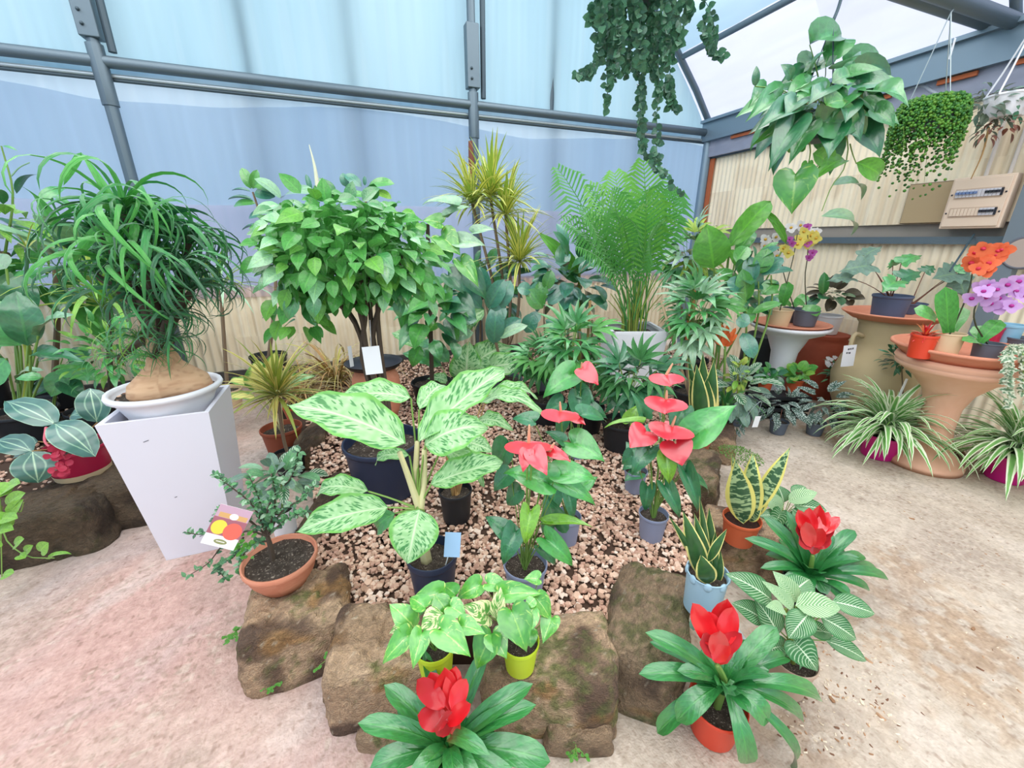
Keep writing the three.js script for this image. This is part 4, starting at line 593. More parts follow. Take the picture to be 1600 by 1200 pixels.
birkin('small philodendron with white pinstriped leaves between snake plant and spiky red bromeliad', potAt(1225, 870, 842, 48, 0), [1222, 790], [[1232, 784, 0, 1277, 769, 0, 24, 0, 1, 0.6], [1240, 790, -0.02, 1292, 798, -0.04, 26, 0, 0, 0.6], [1225, 785, 0.02, 1215, 758, 0.05, 26, 0, 0, 0.6], [1200, 772, 0.02, 1220, 802, -0.02, 24, 0, 1, 0.6], [1212, 792, 0.02, 1190, 756, 0.05, 26, 0, 0, 0.6], [1224, 806, -0.02, 1184, 806, -0.02, 20, 0, 0, 0.6], [1232, 806, -0.02, 1250, 840, -0.06, 26, 1, 0, 0.6], [1238, 795, -0.02, 1262, 815, -0.05, 26, 0, 0, 0.6], [1220, 800, -0.03, 1205, 835, -0.05, 24, 1, 0, 0.6], [1240, 775, 0.04, 1258, 760, 0.08, 22, 0, 0, 0.5]], M.potBlack);
// ---------- white pedestal with the ponytail palm ----------
seed(61);
const PED = V(-0.795, 0, -2.135);
{
  const o = thing('pedestal', 'tall white square tapered pedestal on the pink walkway', 'pedestal', PED), wb = 0.275, wt = 0.375, h = 0.715, th = 0.02;
  const side = new THREE.BufferGeometry(), pos = [], idx = [];
  const ring = (w, y) => [[-w, w], [w, w], [w, -w], [-w, -w]].forEach(([x, z]) => pos.push(x / 2, y, z / 2));
  const quadRing = (a, b) => { for (let k = 0; k < 4; k++) { const n = (k + 1) % 4; idx.push(a + k, a + n, b + k, a + n, b + n, b + k); } };
  ring(wb, 0); ring(wt, h); ring(wt - th, h + 0.002); ring(wt - th * 2, h - 0.002); ring(wt - th * 2.4, h - 0.14); quadRing(0, 4); quadRing(4, 8); quadRing(8, 12); quadRing(12, 16); idx.push(16, 17, 18, 16, 18, 19, 0, 2, 1, 0, 3, 2);
  side.setAttribute('position', new THREE.Float32BufferAttribute(pos, 3)); side.setIndex(idx); const g = side.toNonIndexed(); g.computeVertexNormals();
  g.setAttribute('uv', new THREE.Float32BufferAttribute(new Float32Array(g.attributes.position.count * 2), 2));
  mesh('body', g, std(0xe6e4ee, 0.55), o);
  for (const [x, y, w] of [[-0.05, 0.62, 0.02], [0.03, 0.1, 0.035], [-0.02, 0.33, 0.01], [0.09, 0.2, 0.012]]) { const m = mesh('scuff', boxGeo(w, 0.003, 0.001), std(0x77747c, 0.9), o); m.position.set(x, y, mix(wb, wt, y / h) / 2 + 0.0008); m.rotation.z = 0.3; }
}
{
  const P = PED.clone().setY(0.595), o = thing('potted_ponytail_palm', 'ponytail palm with long ribbon leaves and swollen trunk in a white bowl pot on pedestal', 'plant', P), Rt = 0.205, h = 0.2;
  mesh('pot', lathe([[0, 0], [0.13, 0], [0.145, 0.03], [0.15, 0.09], [0.175, 0.15], [0.19, 0.172], [Rt, 0.178], [Rt + 0.004, 0.19], [Rt, h], [Rt - 0.014, h + 0.001], [Rt - 0.022, h - 0.012], [0.17, 0.15], [0, 0.15]]), M.potWhite, o);
  mesh('soil', soilGeo(0.18, 0.172), M.soil, o);
  for (let i = 0; i < 40; i++) { const a = rr(0, 6.28), r = rr(0.1, 0.175), m = mesh('pebble', pebbleGeos[i % 5], pebbleMats[i % 6], o); m.position.set(Math.cos(a) * r, 0.178, Math.sin(a) * r); m.scale.setScalar(rr(0.006, 0.01)); }
  const barkT = tex(128, 128, (u, v) => { const n = fbm2(u * 10, v * 22, 4, 4), c = smooth(0.5, 0.8, noise2(u * 40, v * 30, 5)); return mixc(mixc([196, 152, 118], [222, 186, 150], n), [168, 124, 94], c * 0.35); });
  const cg = lathe([[0.001, 0.16], [0.125, 0.165], [0.14, 0.195], [0.13, 0.235], [0.095, 0.27], [0.06, 0.305], [0.045, 0.36], [0.036, 0.42], [0.001, 0.43]], 32), cp = cg.attributes.position;
  for (let i = 0; i < cp.count; i++) { const q = Math.atan2(cp.getZ(i), cp.getX(i)), k = 1 + 0.14 * Math.sin(q * 3 + 1) + 0.12 * (fbm(cp.getX(i) * 12, cp.getY(i) * 12, cp.getZ(i) * 12, 3) - 0.5); cp.setX(i, cp.getX(i) * k + 0.02); cp.setZ(i, cp.getZ(i) * k); }
  cg.computeVertexNormals(); mesh('swollen_trunk', cg, std(0xffffff, 0.9, { map: barkT, bumpMap: barkT, bumpScale: 0.004 }), o);
  const d = depthOf(P), root = P.clone().add(V(0.02, 0.36, 0));
  const heads = [[195, 335, -0.06, 0.4, 54, 1], [150, 360, 0.0, 0.32, 30, 0], [290, 425, -0.04, 0.38, 56, 2], [240, 365, 0.02, 0.46, 44, 0], [180, 420, -0.1, 0.36, 36, 1], [225, 470, -0.04, 0.36, 40, 2], [295, 380, 0.06, 0.38, 40, 0], [262, 500, -0.1, 0.26, 40, 2], [300, 455, -0.06, 0.3, 44, 2], [150, 430, 0.02, 0.28, 26, 0], [215, 400, -0.12, 0.36, 40, 1], [268, 535, -0.08, 0.2, 44, 2], [215, 530, -0.04, 0.22, 50, 3], [185, 560, 0.0, 0.18, 40, 3], [240, 560, -0.08, 0.2, 40, 3]];
  for (const [px, py, dd, len, n, mi] of heads) { const H = D(px, py, d + dd); tube(o, P, [root, root.clone().lerp(H, 0.5).add(V(0.02, 0.05, 0)), H], 0.022, 0.012, M.barkDark, 'branch'); tuft(o, H.clone().sub(P), n, len, RG.pony, [[M.pony, M.ponyDeep], [M.ponyBright, M.pony], [M.ponyDeep, M.pony], [M.ponyBright, M.lime, M.pony]][mi], { wide: mi === 3 ? 0.5 : mi === 2 ? 0.8 : 0.95, lenVar: 0.6, roll: 0.7 }); }
  // the two longest leaves standing over the crown, one of them kinked
  tracedLeaves(o, P, d, [[190, 335, -0.06, 127, 238, -0.05, 12, 0, 0, 0.9], [127, 238, -0.05, 99, 290, -0.08, 10, 1, 0, 0.9], [160, 350, -0.12, 105, 420, -0.16, 14, 1, 0, 0.8], [165, 345, -0.12, 180, 405, -0.17, 12, 1, 0, 0.8], [212, 345, -0.1, 205, 400, -0.16, 12, 1, 0, 0.8]], [leafGeo({ out: 'blade', asp: 0.14, arch: 0.12, fold: -0.2 }), leafGeo({ out: 'blade', asp: 0.14, arch: 0.08, fold: -0.2 })], [M.ponyBright]);
}
// ---------- plants on the side bed ----------
function plainPot(o, P, Rt, h, mat) { addPot(o, { P, Rt, Rb: Rt * 0.78, h }, mat); }
const SB = 0.2;
{
  const P = G(132, 738, 0.25), o = thing('potted_medinilla', 'medinilla with pale veined leaves and pink bracts in a crimson pot on dark stone', 'plant', P), d = depthOf(P);
  plainPot(o, P, 0.135, 0.16, M.potCrimson); mesh('band', lathe([[0.106, 0.002], [0.112, 0.03], [0.114, 0.03], [0.108, 0]]), M.potTan, o);
  const lv = tracedLeaves(o, P, d, [[90, 664, -0.06, 8, 627, 0, 44, 0, 0, 0.6], [84, 662, -0.12, 148, 710, -0.18, 48, 1, 0, 0.65], [52, 706, -0.1, -8, 688, -0.06, 38, 0, 0, 0.6], [50, 705, -0.14, 60, 754, -0.2, 50, 1, 0, 0.8], [152, 660, 0, 140, 606, 0.06, 40, 1, 0, 0.75], [110, 650, 0.05, 165, 640, 0.08, 30, 0, 0, 0.5], [60, 690, 0, 20, 712, -0.02, 34, 1, 0, 0.5]], LG.big, [M.medinilla]);
  petioles(o, P, P.clone().setY(P.y + 0.13), lv, 0.006, M.stemRed, 0.06);
  tube(o, P, [D(72, 668, d - 0.1), D(70, 690, d - 0.16), D(82, 702, d - 0.18)], 0.006, 0.004, std(0xd86a78, 0.6), 'flower_stalk');
  const pink = leafMat(0xd63a5a, 0.2, { transmission: 0.3 }); for (let i = 0; i < 30; i++) { const B = D(92 + rr(-16, 18), 715 + rr(-16, 26), d - 0.18 + rr(-0.03, 0.02)); placeLeaf(o, P, B, B.clone().add(V(rr(-1, 1), rr(-1.2, 0.2), rr(-0.4, 1)).multiplyScalar(0.03)), 0.03, LG.bract[i % 2], pink, TOCAM(B), 'bract'); }
}
{
  const dq = depthOf(G(20, 890, 0)) - 0.02, P = D(6, 775, dq + 0.06), o = thing('trailing_plant', 'trailing plant with round light green leaves spilling over dark stone', 'plant', P), d = dq + 0.06;
  const lv = tracedLeaves(o, P, d, [[8, 768, 0, 32, 755, -0.02, 26, 0, 0, 0.6], [4, 775, -0.04, -10, 756, -0.02, 30, 0, 0, 0.6], [20, 802, -0.06, 37, 780, -0.06, 18, 1, 0, 0.7], [2, 812, -0.08, 28, 810, -0.1, 20, 0, 0, 0.7], [0, 830, -0.1, 22, 828, -0.12, 20, 1, 0, 0.7], [24, 852, -0.12, 38, 842, -0.13, 18, 0, 0, 0.7], [42, 862, -0.12, 52, 852, -0.12, 14, 1, 0, 0.7], [64, 862, -0.12, 76, 848, -0.12, 22, 0, 0, 0.7], [14, 790, -0.04, 40, 770, -0.05, 24, 0, 0, 0.7], [10, 825, -0.08, -8, 800, -0.08, 24, 0, 0, 0.7], [30, 868, -0.13, 40, 872, -0.14, 14, 1, 0, 0.7], [78, 874, -0.13, 112, 866, -0.14, 8, 1, 0, 0.4], [0, 845, -0.1, -12, 850, -0.12, 22, 0, 0, 0.6], [5, 900, -0.16, 22, 895, -0.16, 16, 0, 0, 0.6]], LG.round, [M.lime]);
  for (const pts of [[[2, 790], [8, 840], [40, 868], [85, 872]], [[0, 780], [2, 850], [3, 905]], [[10, 780], [30, 800], [37, 785]]]) tube(o, P, pts.map(([x, y], i) => D(x, y, d - 0.02 - i * 0.045)), 0.003, 0.002, M.stem);
}
{ // tall broad leaved plants against the film
  const P = D(35, 640, 2.35).setY(SB), o = thing('potted_strelitzia', 'broad leaved strelitzia with thick green stalks behind the crimson pot', 'plant', P), d = depthOf(P);
  plainPot(o, P, 0.16, 0.2, M.potBlack);
  const lv = tracedLeaves(o, P, d, [[32, 540, 0, -30, 465, 0, 70, 0, 0, 0.8], [44, 540, -0.02, 25, 455, 0, 46, 1, 1, 0.8], [60, 525, 0, 115, 492, -0.1, 30, 0, 2, 0.5], [22, 500, 0.1, 40, 430, 0.15, 44, 1, 1, 0.8], [66, 590, -0.1, 24, 592, -0.15, 20, 0, 0, 0.4], [48, 556, -0.1, 132, 566, -0.15, 22, 0, 1, 0.4], [10, 560, -0.05, -25, 610, -0.1, 40, 0, 0, 0.6], [60, 560, 0.1, 86, 545, 0.1, 22, 0, 1, 0.6], [10, 420, 0.1, -30, 400, 0.1, 40, 0, 1, 0.6], [30, 600, 0, 62, 575, -0.06, 14, 1, 2, 0.5]], LG.big, [M.bigMid, M.bigDark, M.pale]);
  petioles(o, P, P.clone().setY(SB + 0.17), lv, 0.012, M.stem, 0.02); tube(o, P, [P.clone().setY(SB + 0.17), D(45, 560, d), D(30, 500, d)], 0.022, 0.014, M.cane);
}
{
  const P = D(40, 600, 2.6).setY(SB), o = thing('potted_papyrus', 'papyrus with one tall stalk and a yellow green tuft beside the strelitzia', 'plant', P), d = depthOf(P);
  plainPot(o, P, 0.12, 0.16, M.potBlack); const top = D(44, 388, d - 0.3); tube(o, P, [P.clone().setY(SB + 0.13), D(38, 480, d - 0.2), top], 0.012, 0.009, M.bigDark, 'stalk');
  tuft(o, top.clone().sub(P), 14, 0.14, RG.stiff, [M.cane, M.ponyBright], { wide: 1.6 }); 
}
{
  const P = D(-20, 620, 2.9).setY(SB), o = thing('potted_schefflera', 'tall thin shrub reaching over the strelitzia against the film', 'plant', P), d = depthOf(P);
  plainPot(o, P, 0.14, 0.2, M.potBlack); tube(o, P, [P.clone().setY(SB + 0.16), D(-5, 470, d), D(8, 395, d)], 0.04, 0.026, M.bark, 'trunk');
  tube(o, P, [D(8, 395, d), D(20, 300, d), D(2, 228, d)], 0.008, 0.004, M.stem); tube(o, P, [D(18, 275, d), D(30, 262, d), D(46, 254, d)], 0.004, 0.003, M.pale);
  tracedLeaves(o, P, d, [[4, 228, 0, 28, 236, 0, 6, 0, 0, 0.5], [10, 300, 0, -30, 320, 0, 20, 0, 1, 0.5], [12, 320, 0, -20, 360, 0, 18, 0, 1, 0.5]], LG.lance, [M.bigMid, M.lime]); bush(o, D(0, 350, d), V(0.3, 0.24, 0.25), 34, 0.2, LG.lance, [M.bigMid, M.bigDark, M.lime], { droop: 0.3, inner: 0.3 });
}
function spiderTuft(text, P, C, n, len, mats, geos, potM, group) { const o = thing('potted_spider_plant', text, 'plant', P, group); plainPot(o, P, 0.1, 0.14, potM); tuft(o, C.clone().sub(P), n, len, geos, mats, { lenVar: 0.45 }); return o; }
{ const P = D(165, 600, 2.75).setY(SB), o = spiderTuft('yellow green spider plant arching behind the ponytail palm', P, D(168, 482, 2.75), 60, 0.6, [M.palmYellow, M.lime], RG.spider, M.potBlack); tube(o, P, [P.clone().setY(SB + 0.1), D(168, 482, 2.75)], 0.018, 0.014, M.barkDark, 'trunk'); }
{ const P = D(352, 600, 2.9).setY(SB), C = D(345, 455, 2.9), o = spiderTuft('yellow green spider plant on a tan stump beside the terracotta pots', P, C, 34, 0.45, [M.palmYellow, M.lime, M.pale], RG.spider, M.potTan); tube(o, P, [P.clone().setY(SB + 0.1), C], 0.014, 0.012, M.bark, 'trunk'); }
{ const P = D(160, 690, 2.45).setY(SB), o = thing('potted_shrub', 'bushy fine leaved green shrub behind the white bowl pot', 'plant', P); plainPot(o, P, 0.13, 0.17, M.potBlack); tube(o, P, [P.clone().setY(SB + 0.1), P.clone().setY(SB + 0.4)], 0.015, 0.008, M.bark, 'trunk'); bush(o, D(175, 560, 2.45), V(0.24, 0.26, 0.22), 150, 0.09, LG.lance, [M.ponyBright, M.bigMid, M.lime, M.palm], { droop: 0.2, inner: 0.3 }); }
{ const P = D(95, 690, 2.4).setY(SB), o = thing('potted_calathea', 'low plant with oval dark leaves between medinilla and fine leaved shrub', 'plant', P), d = depthOf(P); plainPot(o, P, 0.1, 0.12, M.potBlack); const lv = tracedLeaves(o, P, d, [[95, 575, 0, 148, 590, -0.05, 36, 1, 0, 0.6], [98, 560, 0, 48, 545, 0, 24, 1, 1, 0.6], [100, 580, 0, 80, 620, -0.05, 30, 0, 0, 0.6], [95, 590, 0, 130, 625, -0.05, 28, 0, 1, 0.6], [90, 600, 0, 40, 620, 0, 30, 0, 1, 0.6], [110, 570, 0.05, 140, 545, 0.08, 28, 1, 1, 0.6]], LG.big, [M.bigMid, M.bigDark]); petioles(o, P, P.clone().setY(SB + 0.1), lv, 0.006, M.stem); }
{ const P = D(90, 620, 2.9).setY(SB), o = thing('potted_philodendron_bush', 'large leaved philodendron by the film behind the ponytail palm', 'plant', P), d = depthOf(P); plainPot(o, P, 0.15, 0.2, M.potBlack); tube(o, P, [P.clone().setY(SB + 0.15), D(90, 480, d), D(85, 420, d)], 0.02, 0.012, M.bark, 'trunk'); bush(o, D(90, 430, d), V(0.45, 0.36, 0.3), 46, 0.28, LG.heart, [M.bigMid, M.pale, M.bigDark, M.ficusA], { droop: 0.4, inner: 0.4, wMul: 0.8 }); }
// ---------- along the walkway between the beds ----------
function walkPot(name, text, cat, p, mat, opts) { const o = thing(name, text, cat, p.P); addPot(o, p, mat, opts); return o; }
{ const p = potAt(436, 722, 680, 62, 0.0), o = walkPot('potted_dieffenbachia', 'dieffenbachia with creamy yellow leaves in a terracotta coloured pot behind the striped dracaena', 'plant', p, M.potBrown), d = p.d;
  const lv = tracedLeaves(o, p.P, d, [[408, 612, 0.05, 402, 562, 0.08, 42, 0, 0, 0.85], [418, 600, 0.06, 432, 548, 0.1, 26, 0, 0, 0.8], [400, 605, 0.05, 352, 598, 0.05, 16, 1, 0, 0.5], [440, 612, 0.05, 490, 585, 0.1, 22, 1, 1, 0.6], [400, 622, 0, 352, 626, -0.03, 16, 1, 0, 0.5]], LG.dief, [M.yellowDief, M.dief]); petioles(o, p.P, p.P.clone().setY(p.h * 0.8), lv, 0.007, M.stemPale); }
{ const p = potAt(447, 748, 722, 54, 0.0), o = walkPot('potted_dracaena', 'yellow and bronze striped dracaena on a bare cane in a black pot', 'plant', p, M.potBlack), C = D(434, 618, p.d); tube(o, p.P, [p.P.clone().setY(p.h * 0.8), D(444, 690, p.d), C], 0.012, 0.01, M.bark, 'cane'); tuft(o, C.clone().sub(p.P), 120, 0.36, RG.stiff, [M.tricolor, M.tricolor, M.cane], { lenVar: 0.5, wide: 1.2 }); }
{ const p = potAt(521, 640, 615, 60, 0.0), o = walkPot('potted_carex', 'brown hair grass in a terracotta pot in front of the urn', 'plant', p, M.potBrown); tuft(o, V(0, p.h * 0.85, 0), 150, 0.75, RG.carex, [M.carex, M.tricolor, M.stemRed], { lenVar: 0.5 }); }
{ const p = potAt(468, 668, 640, 70, 0.0), o = walkPot('potted_carex', 'brown hair grass in a wide terracotta bowl on the walkway', 'plant', p, M.potPlastic); tuft(o, V(0, p.h * 0.85, 0), 110, 0.5, RG.carex, [M.carex, M.stemRed], { lenVar: 0.5 }); }
{ const p = potAt(338, 600, 522, 92, 0.0, 0.7), o = walkPot('potted_bronze_grass', 'reddish grass in a large tan clay pot behind the pedestal', 'plant', p, M.potTan); tuft(o, V(0.05, p.h * 0.9, 0), 60, 0.4, RG.carex, [M.tradRed, M.stemRed, M.carex], { lenVar: 0.5, lean: -0.1 }); tuft(o, V(0.05, p.h * 0.9, 0), 8, 0.3, RG.stiff, [leafMat(0xd8a8a0, 0.2)], { wide: 1.2 }); }
{ const p = potAt(402, 588, 540, 70, 0.0, 0.8), o = walkPot('potted_philodendron_bush', 'dark leaved philodendron in a brown pot beside the corrugated boards', 'plant', p, M.potBrown); const lv = tracedLeaves(o, p.P, p.d, [[395, 490, 0, 385, 522, -0.06, 40, 0, 0, 0.7], [380, 480, 0, 352, 505, -0.05, 26, 0, 1, 0.6], [410, 490, 0, 440, 470, 0, 30, 0, 0, 0.6], [400, 480, 0, 388, 455, 0.05, 30, 0, 1, 0.6], [415, 500, 0, 440, 515, -0.05, 26, 0, 0, 0.6]], LG.heart, [M.bigDark, M.bigMid]); petioles(o, p.P, p.P.clone().setY(p.h * 0.8), lv, 0.006, M.stem); }
{ const p = potAt(441, 850, 806, 38, 0.15, 0.85), o = walkPot('potted_pilea', 'small silvery plant in a white pot behind the citrus bowl', 'plant', p, M.potWhite); bush(o, D(440, 745, p.d), V(0.1, 0.08, 0.08), 46, 0.08, LG.ellipse, [M.pale, M.bush, M.aluminium, M.greyGreen], { droop: 0.2, inner: 0.2 }); tube(o, p.P, [p.P.clone().setY(p.P.y + p.h * 0.8), D(440, 745, p.d)], 0.005, 0.003, M.stem); }
// citrus bush in the terracotta bowl
{
  const p = potAt(428, 934, 912, 114, ROCK - 0.005, 0.62), P = p.P, o = thing('potted_citrus', 'small leaved citrus bush in a wide terracotta bowl, hung with a fruit picture card', 'plant', P), d = p.d; p.h = Math.max(p.h, 0.07);
  mesh('bowl', lathe([[0, 0], [p.Rb, 0], [p.Rt * 0.86, p.h * 0.45], [p.Rt * 0.96, p.h * 0.8], [p.Rt, p.h * 0.85], [p.Rt, p.h], [p.Rt * 0.93, p.h], [p.Rt * 0.9, p.h * 0.82], [p.Rt * 0.5, p.h * 0.5], [0, p.h * 0.5]], 36), M.terra, o); mesh('soil', soilGeo(p.Rt * 0.9, p.h * 0.86), M.soil, o);
  const root = D(428, 888, d), up = D(418, 838, d); tube(o, P, [root, D(424, 860, d), up], 0.012, 0.007, M.barkDark, 'trunk');
  const branches = [[[418, 838], [395, 790], [360, 760], [335, 742]], [[418, 838], [420, 790], [455, 745], [468, 706]], [[418, 838], [440, 800], [470, 780], [490, 760]], [[418, 838], [385, 830], [350, 850], [325, 880], [290, 902]], [[418, 838], [380, 810], [340, 830], [310, 835], [292, 832]], [[418, 838], [405, 780], [390, 745]], [[418, 838], [430, 780], [425, 740]], [[420, 845], [395, 850], [375, 880], [380, 900]], [[418, 838], [370, 800], [345, 800], [335, 815]], [[418, 838], [450, 810], [480, 800]], [[380, 840], [365, 870], [340, 885], [352, 905]]];
  branches.forEach((b, bi) => { const dd = [0, 0.04, 0.03, -0.05, -0.06, 0.05, -0.04, -0.05, -0.08, -0.03, -0.06][bi], pts = b.map(([x, y], i) => D(x, y, d + dd * i / b.length)), c = curve(pts, 16); mesh('branch', tubeGeo(c.map((q) => q.clone().sub(P)), taper(c, 0.004, 0.0012), 5), M.barkDark, o);
    for (let i = 2; i <= 16; i++) for (let k = 0; k < (bi === 3 || bi === 4 ? 2 : 5); k++) { const B = c[i], L = rr(0.014, 0.027) * (bi === 1 || bi === 6 ? 1.2 : 1); placeLeaf(o, P, B, B.clone().add(V(rr(-1, 1), rr(-0.6, 0.9), rr(-1, 1)).normalize().multiplyScalar(L)), L * rr(0.4, 0.55), pick(LG.small), pick([M.bush, M.bushDeep, M.bush, M.pale, M.bigMid]), V(0, 1, 0).lerp(TOCAM(B), 0.5)); } });
  for (let i = 0; i < 26; i++) { const B = D(380 + rr(-12, 16), 855 + rr(-22, 22), d - 0.06); placeLeaf(o, P, B, B.clone().add(V(rr(-1, 1), rr(-0.3, 0.8), rr(-1, 1)).multiplyScalar(0.022)), 0.011, LG.small[0], M.weed, TOCAM(B)); }
  // the card: fruit on a rose ground, white foot with an oval seal
  const cv = document.createElement('canvas'); cv.width = 200; cv.height = 260; const x = cv.getContext('2d');
  x.fillStyle = '#c9a3b4'; x.fillRect(0, 0, 200, 260); x.fillStyle = '#a86470'; x.fillRect(0, 78, 200, 110); x.fillStyle = '#d8a86a'; x.fillRect(20, 46, 170, 30); x.fillStyle = '#f4f1ee'; x.beginPath(); x.ellipse(110, 60, 26, 20, 0, 0, 7); x.fill(); x.fillRect(0, 190, 200, 70);
  x.fillStyle = '#f2d64c'; x.beginPath(); x.arc(56, 140, 46, 0, 7); x.fill(); x.fillStyle = '#ee6a58'; x.beginPath(); x.arc(142, 150, 54, 0, 7); x.fill(); x.fillStyle = '#8f9160'; x.beginPath(); x.ellipse(104, 226, 40, 16, 0, 0, 7); x.fill(); x.fillStyle = '#e8e6d8'; x.fillRect(78, 222, 52, 6);
  const ct = new THREE.CanvasTexture(cv); ct.colorSpace = THREE.SRGBColorSpace;
  const A = D(345, 787, d - 0.12), Bc = D(396, 800, d - 0.12), Cc = D(313, 848, d - 0.16), wv = Bc.clone().sub(A), hv = A.clone().sub(Cc), card = new THREE.BufferGeometry(), q = [A, Bc, Cc.clone().add(wv), Cc].map((v) => v.clone().sub(P)), nn = wv.clone().cross(hv).normalize().multiplyScalar(0.0012);
  const cg = []; const cu = []; const tri = (a, b, c, ua, ub, uc) => { cg.push(...a.toArray(), ...b.toArray(), ...c.toArray()); cu.push(...ua, ...ub, ...uc); }; const bk = q.map((v) => v.clone().sub(nn));
  tri(q[0], q[3], q[2], [0, 1], [0, 0], [1, 0]); tri(q[0], q[2], q[1], [0, 1], [1, 0], [1, 1]); tri(bk[0], bk[2], bk[3], [0, 1], [1, 0], [0, 0]); tri(bk[0], bk[1], bk[2], [0, 1], [1, 1], [1, 0]); for (let k = 0; k < 4; k++) { const n = (k + 1) % 4; tri(q[k], q[n], bk[n], [0, 0], [0, 0], [0, 0]); tri(q[k], bk[n], bk[k], [0, 0], [0, 0], [0, 0]); }
  card.setAttribute('position', new THREE.Float32BufferAttribute(cg, 3)); card.setAttribute('uv', new THREE.Float32BufferAttribute(cu, 2)); card.computeVertexNormals(); label(mesh('picture_card', card, std(0xffffff, 0.4, { map: ct }), o), 'card printed with a yellow and a red citrus fruit');
}
// ---------- trees and tall plants behind the gravel bed ----------
seed(71);
{ // ficus tree in the wide dark blue pot
  const p = potAt(592, 792, 716, 128, BED, 0.82), P = p.P, d = p.d, o = thing('ficus_tree', 'bushy ficus tree with a round crown in the widest dark blue pot', 'tree', P); addPot(o, p, M.potDark, { rim: 0.1 });
  const root = P.clone().setY(P.y + p.h * 0.8), C = D(545, 395, d + 0.05);
  for (const [x0, pts] of [[-0.02, [[598, 640], [575, 560], [560, 480], [520, 420]]], [0.02, [[604, 640], [588, 560], [578, 480], [580, 400]]], [0.0, [[590, 630], [568, 540], [545, 490], [480, 440]]], [0.01, [[600, 620], [582, 530], [600, 460], [630, 400]]], [-0.01, [[596, 650], [566, 560], [572, 470], [560, 420]]], [0.015, [[608, 650], [596, 560], [590, 470], [600, 420]]], [0.005, [[590, 640], [575, 560], [540, 480], [510, 470]]]]) tube(o, P, [root.clone().add(V(x0, 0, x0)), ...pts.map(([x, y]) => D(x, y, d + 0.03 + x0))], 0.018, 0.009, M.barkDark, 'trunk', 12);
  const mats = [M.ficusA, M.ficusA, M.ficusB, M.ficusC, M.ficusD];
  bush(o, C, V(0.36, 0.26, 0.32), 200, 0.085, LG.ficus, mats, { droop: 0.75, inner: 0.78, bottom: -0.75, face: 1.2 });
  bush(o, D(460, 430, d), V(0.13, 0.22, 0.14), 50, 0.08, LG.ficus, mats, { droop: 0.9, inner: 0.5, face: 0.6 }); bush(o, D(640, 420, d + 0.05), V(0.13, 0.2, 0.14), 40, 0.08, LG.ficus, mats, { droop: 0.9, inner: 0.5, face: 0.6 });
  bush(o, D(470, 500, d), V(0.12, 0.1, 0.1), 18, 0.085, LG.ficus, [M.ficusB, M.ficusA], { droop: 0.9, inner: 0.3, face: 0.6 });
  const core = new THREE.InstancedMesh(LG.ficus[0], M.ficusA, 1100), m4 = new THREE.Matrix4(), q = new THREE.Quaternion(); for (let i = 0; i < 1100; i++) { const v = V(rr(-1, 1), rr(-1, 1), rr(-1, 1)).normalize().multiplyScalar(Math.cbrt(rnd()) * 0.92), L = rr(0.055, 0.085); q.setFromEuler(new THREE.Euler(rr(-1, 1), rr(0, 6.28), rr(-1.6, 0.2))); core.setMatrixAt(i, m4.compose(V(v.x * 0.36, v.y * 0.27, v.z * 0.32).add(C).sub(P), q, V(L, L, L))); } core.name = 'inner_foliage'; core.castShadow = core.receiveShadow = true; o.add(stuff(core));
  const t = mesh('plant_tag', boxGeo(0.075, 0.125, 0.001), M.tag, o); t.position.copy(D(582, 563, d - 0.08).sub(P)); t.rotation.set(-0.15, -0.2, 0.03); label(t, 'white hanging price tag'); tube(o, P, [D(578, 500, d - 0.05), D(580, 542, d - 0.08)], 0.0012, 0.0012, M.tag, 'tag_string', 3, 4);
  const t2 = mesh('plant_tag', boxGeo(0.02, 0.1, 0.001), M.tag, o); t2.position.copy(D(548, 557, d + 0.02).sub(P)); t2.rotation.y = 0.6;
}
{ // urn with a black saucer
  const P = G(585, 664, BED).addScaledVector(FWD, 0.14), o = thing('terracotta_urn', 'terracotta urn standing on the gravel behind the ficus trunk', 'urn', P), top = D(585, 572, depthOf(P)).y - BED;
  mesh('body', lathe([[0, 0], [0.12, 0], [0.15, top * 0.2], [0.17, top * 0.5], [0.16, top * 0.8], [0.13, top * 0.95], [0.14, top], [0.12, top], [0.1, top * 0.9], [0, top * 0.85]]), M.terra, o);
  const S = thing('saucer', 'black plastic saucer lying on the terracotta urn', 'saucer', P.clone().setY(BED + top)); mesh('dish', lathe([[0, 0.004], [0.16, 0.004], [0.19, 0.035], [0.2, 0.035], [0.17, 0], [0, 0]]), M.potBlack, S);
}
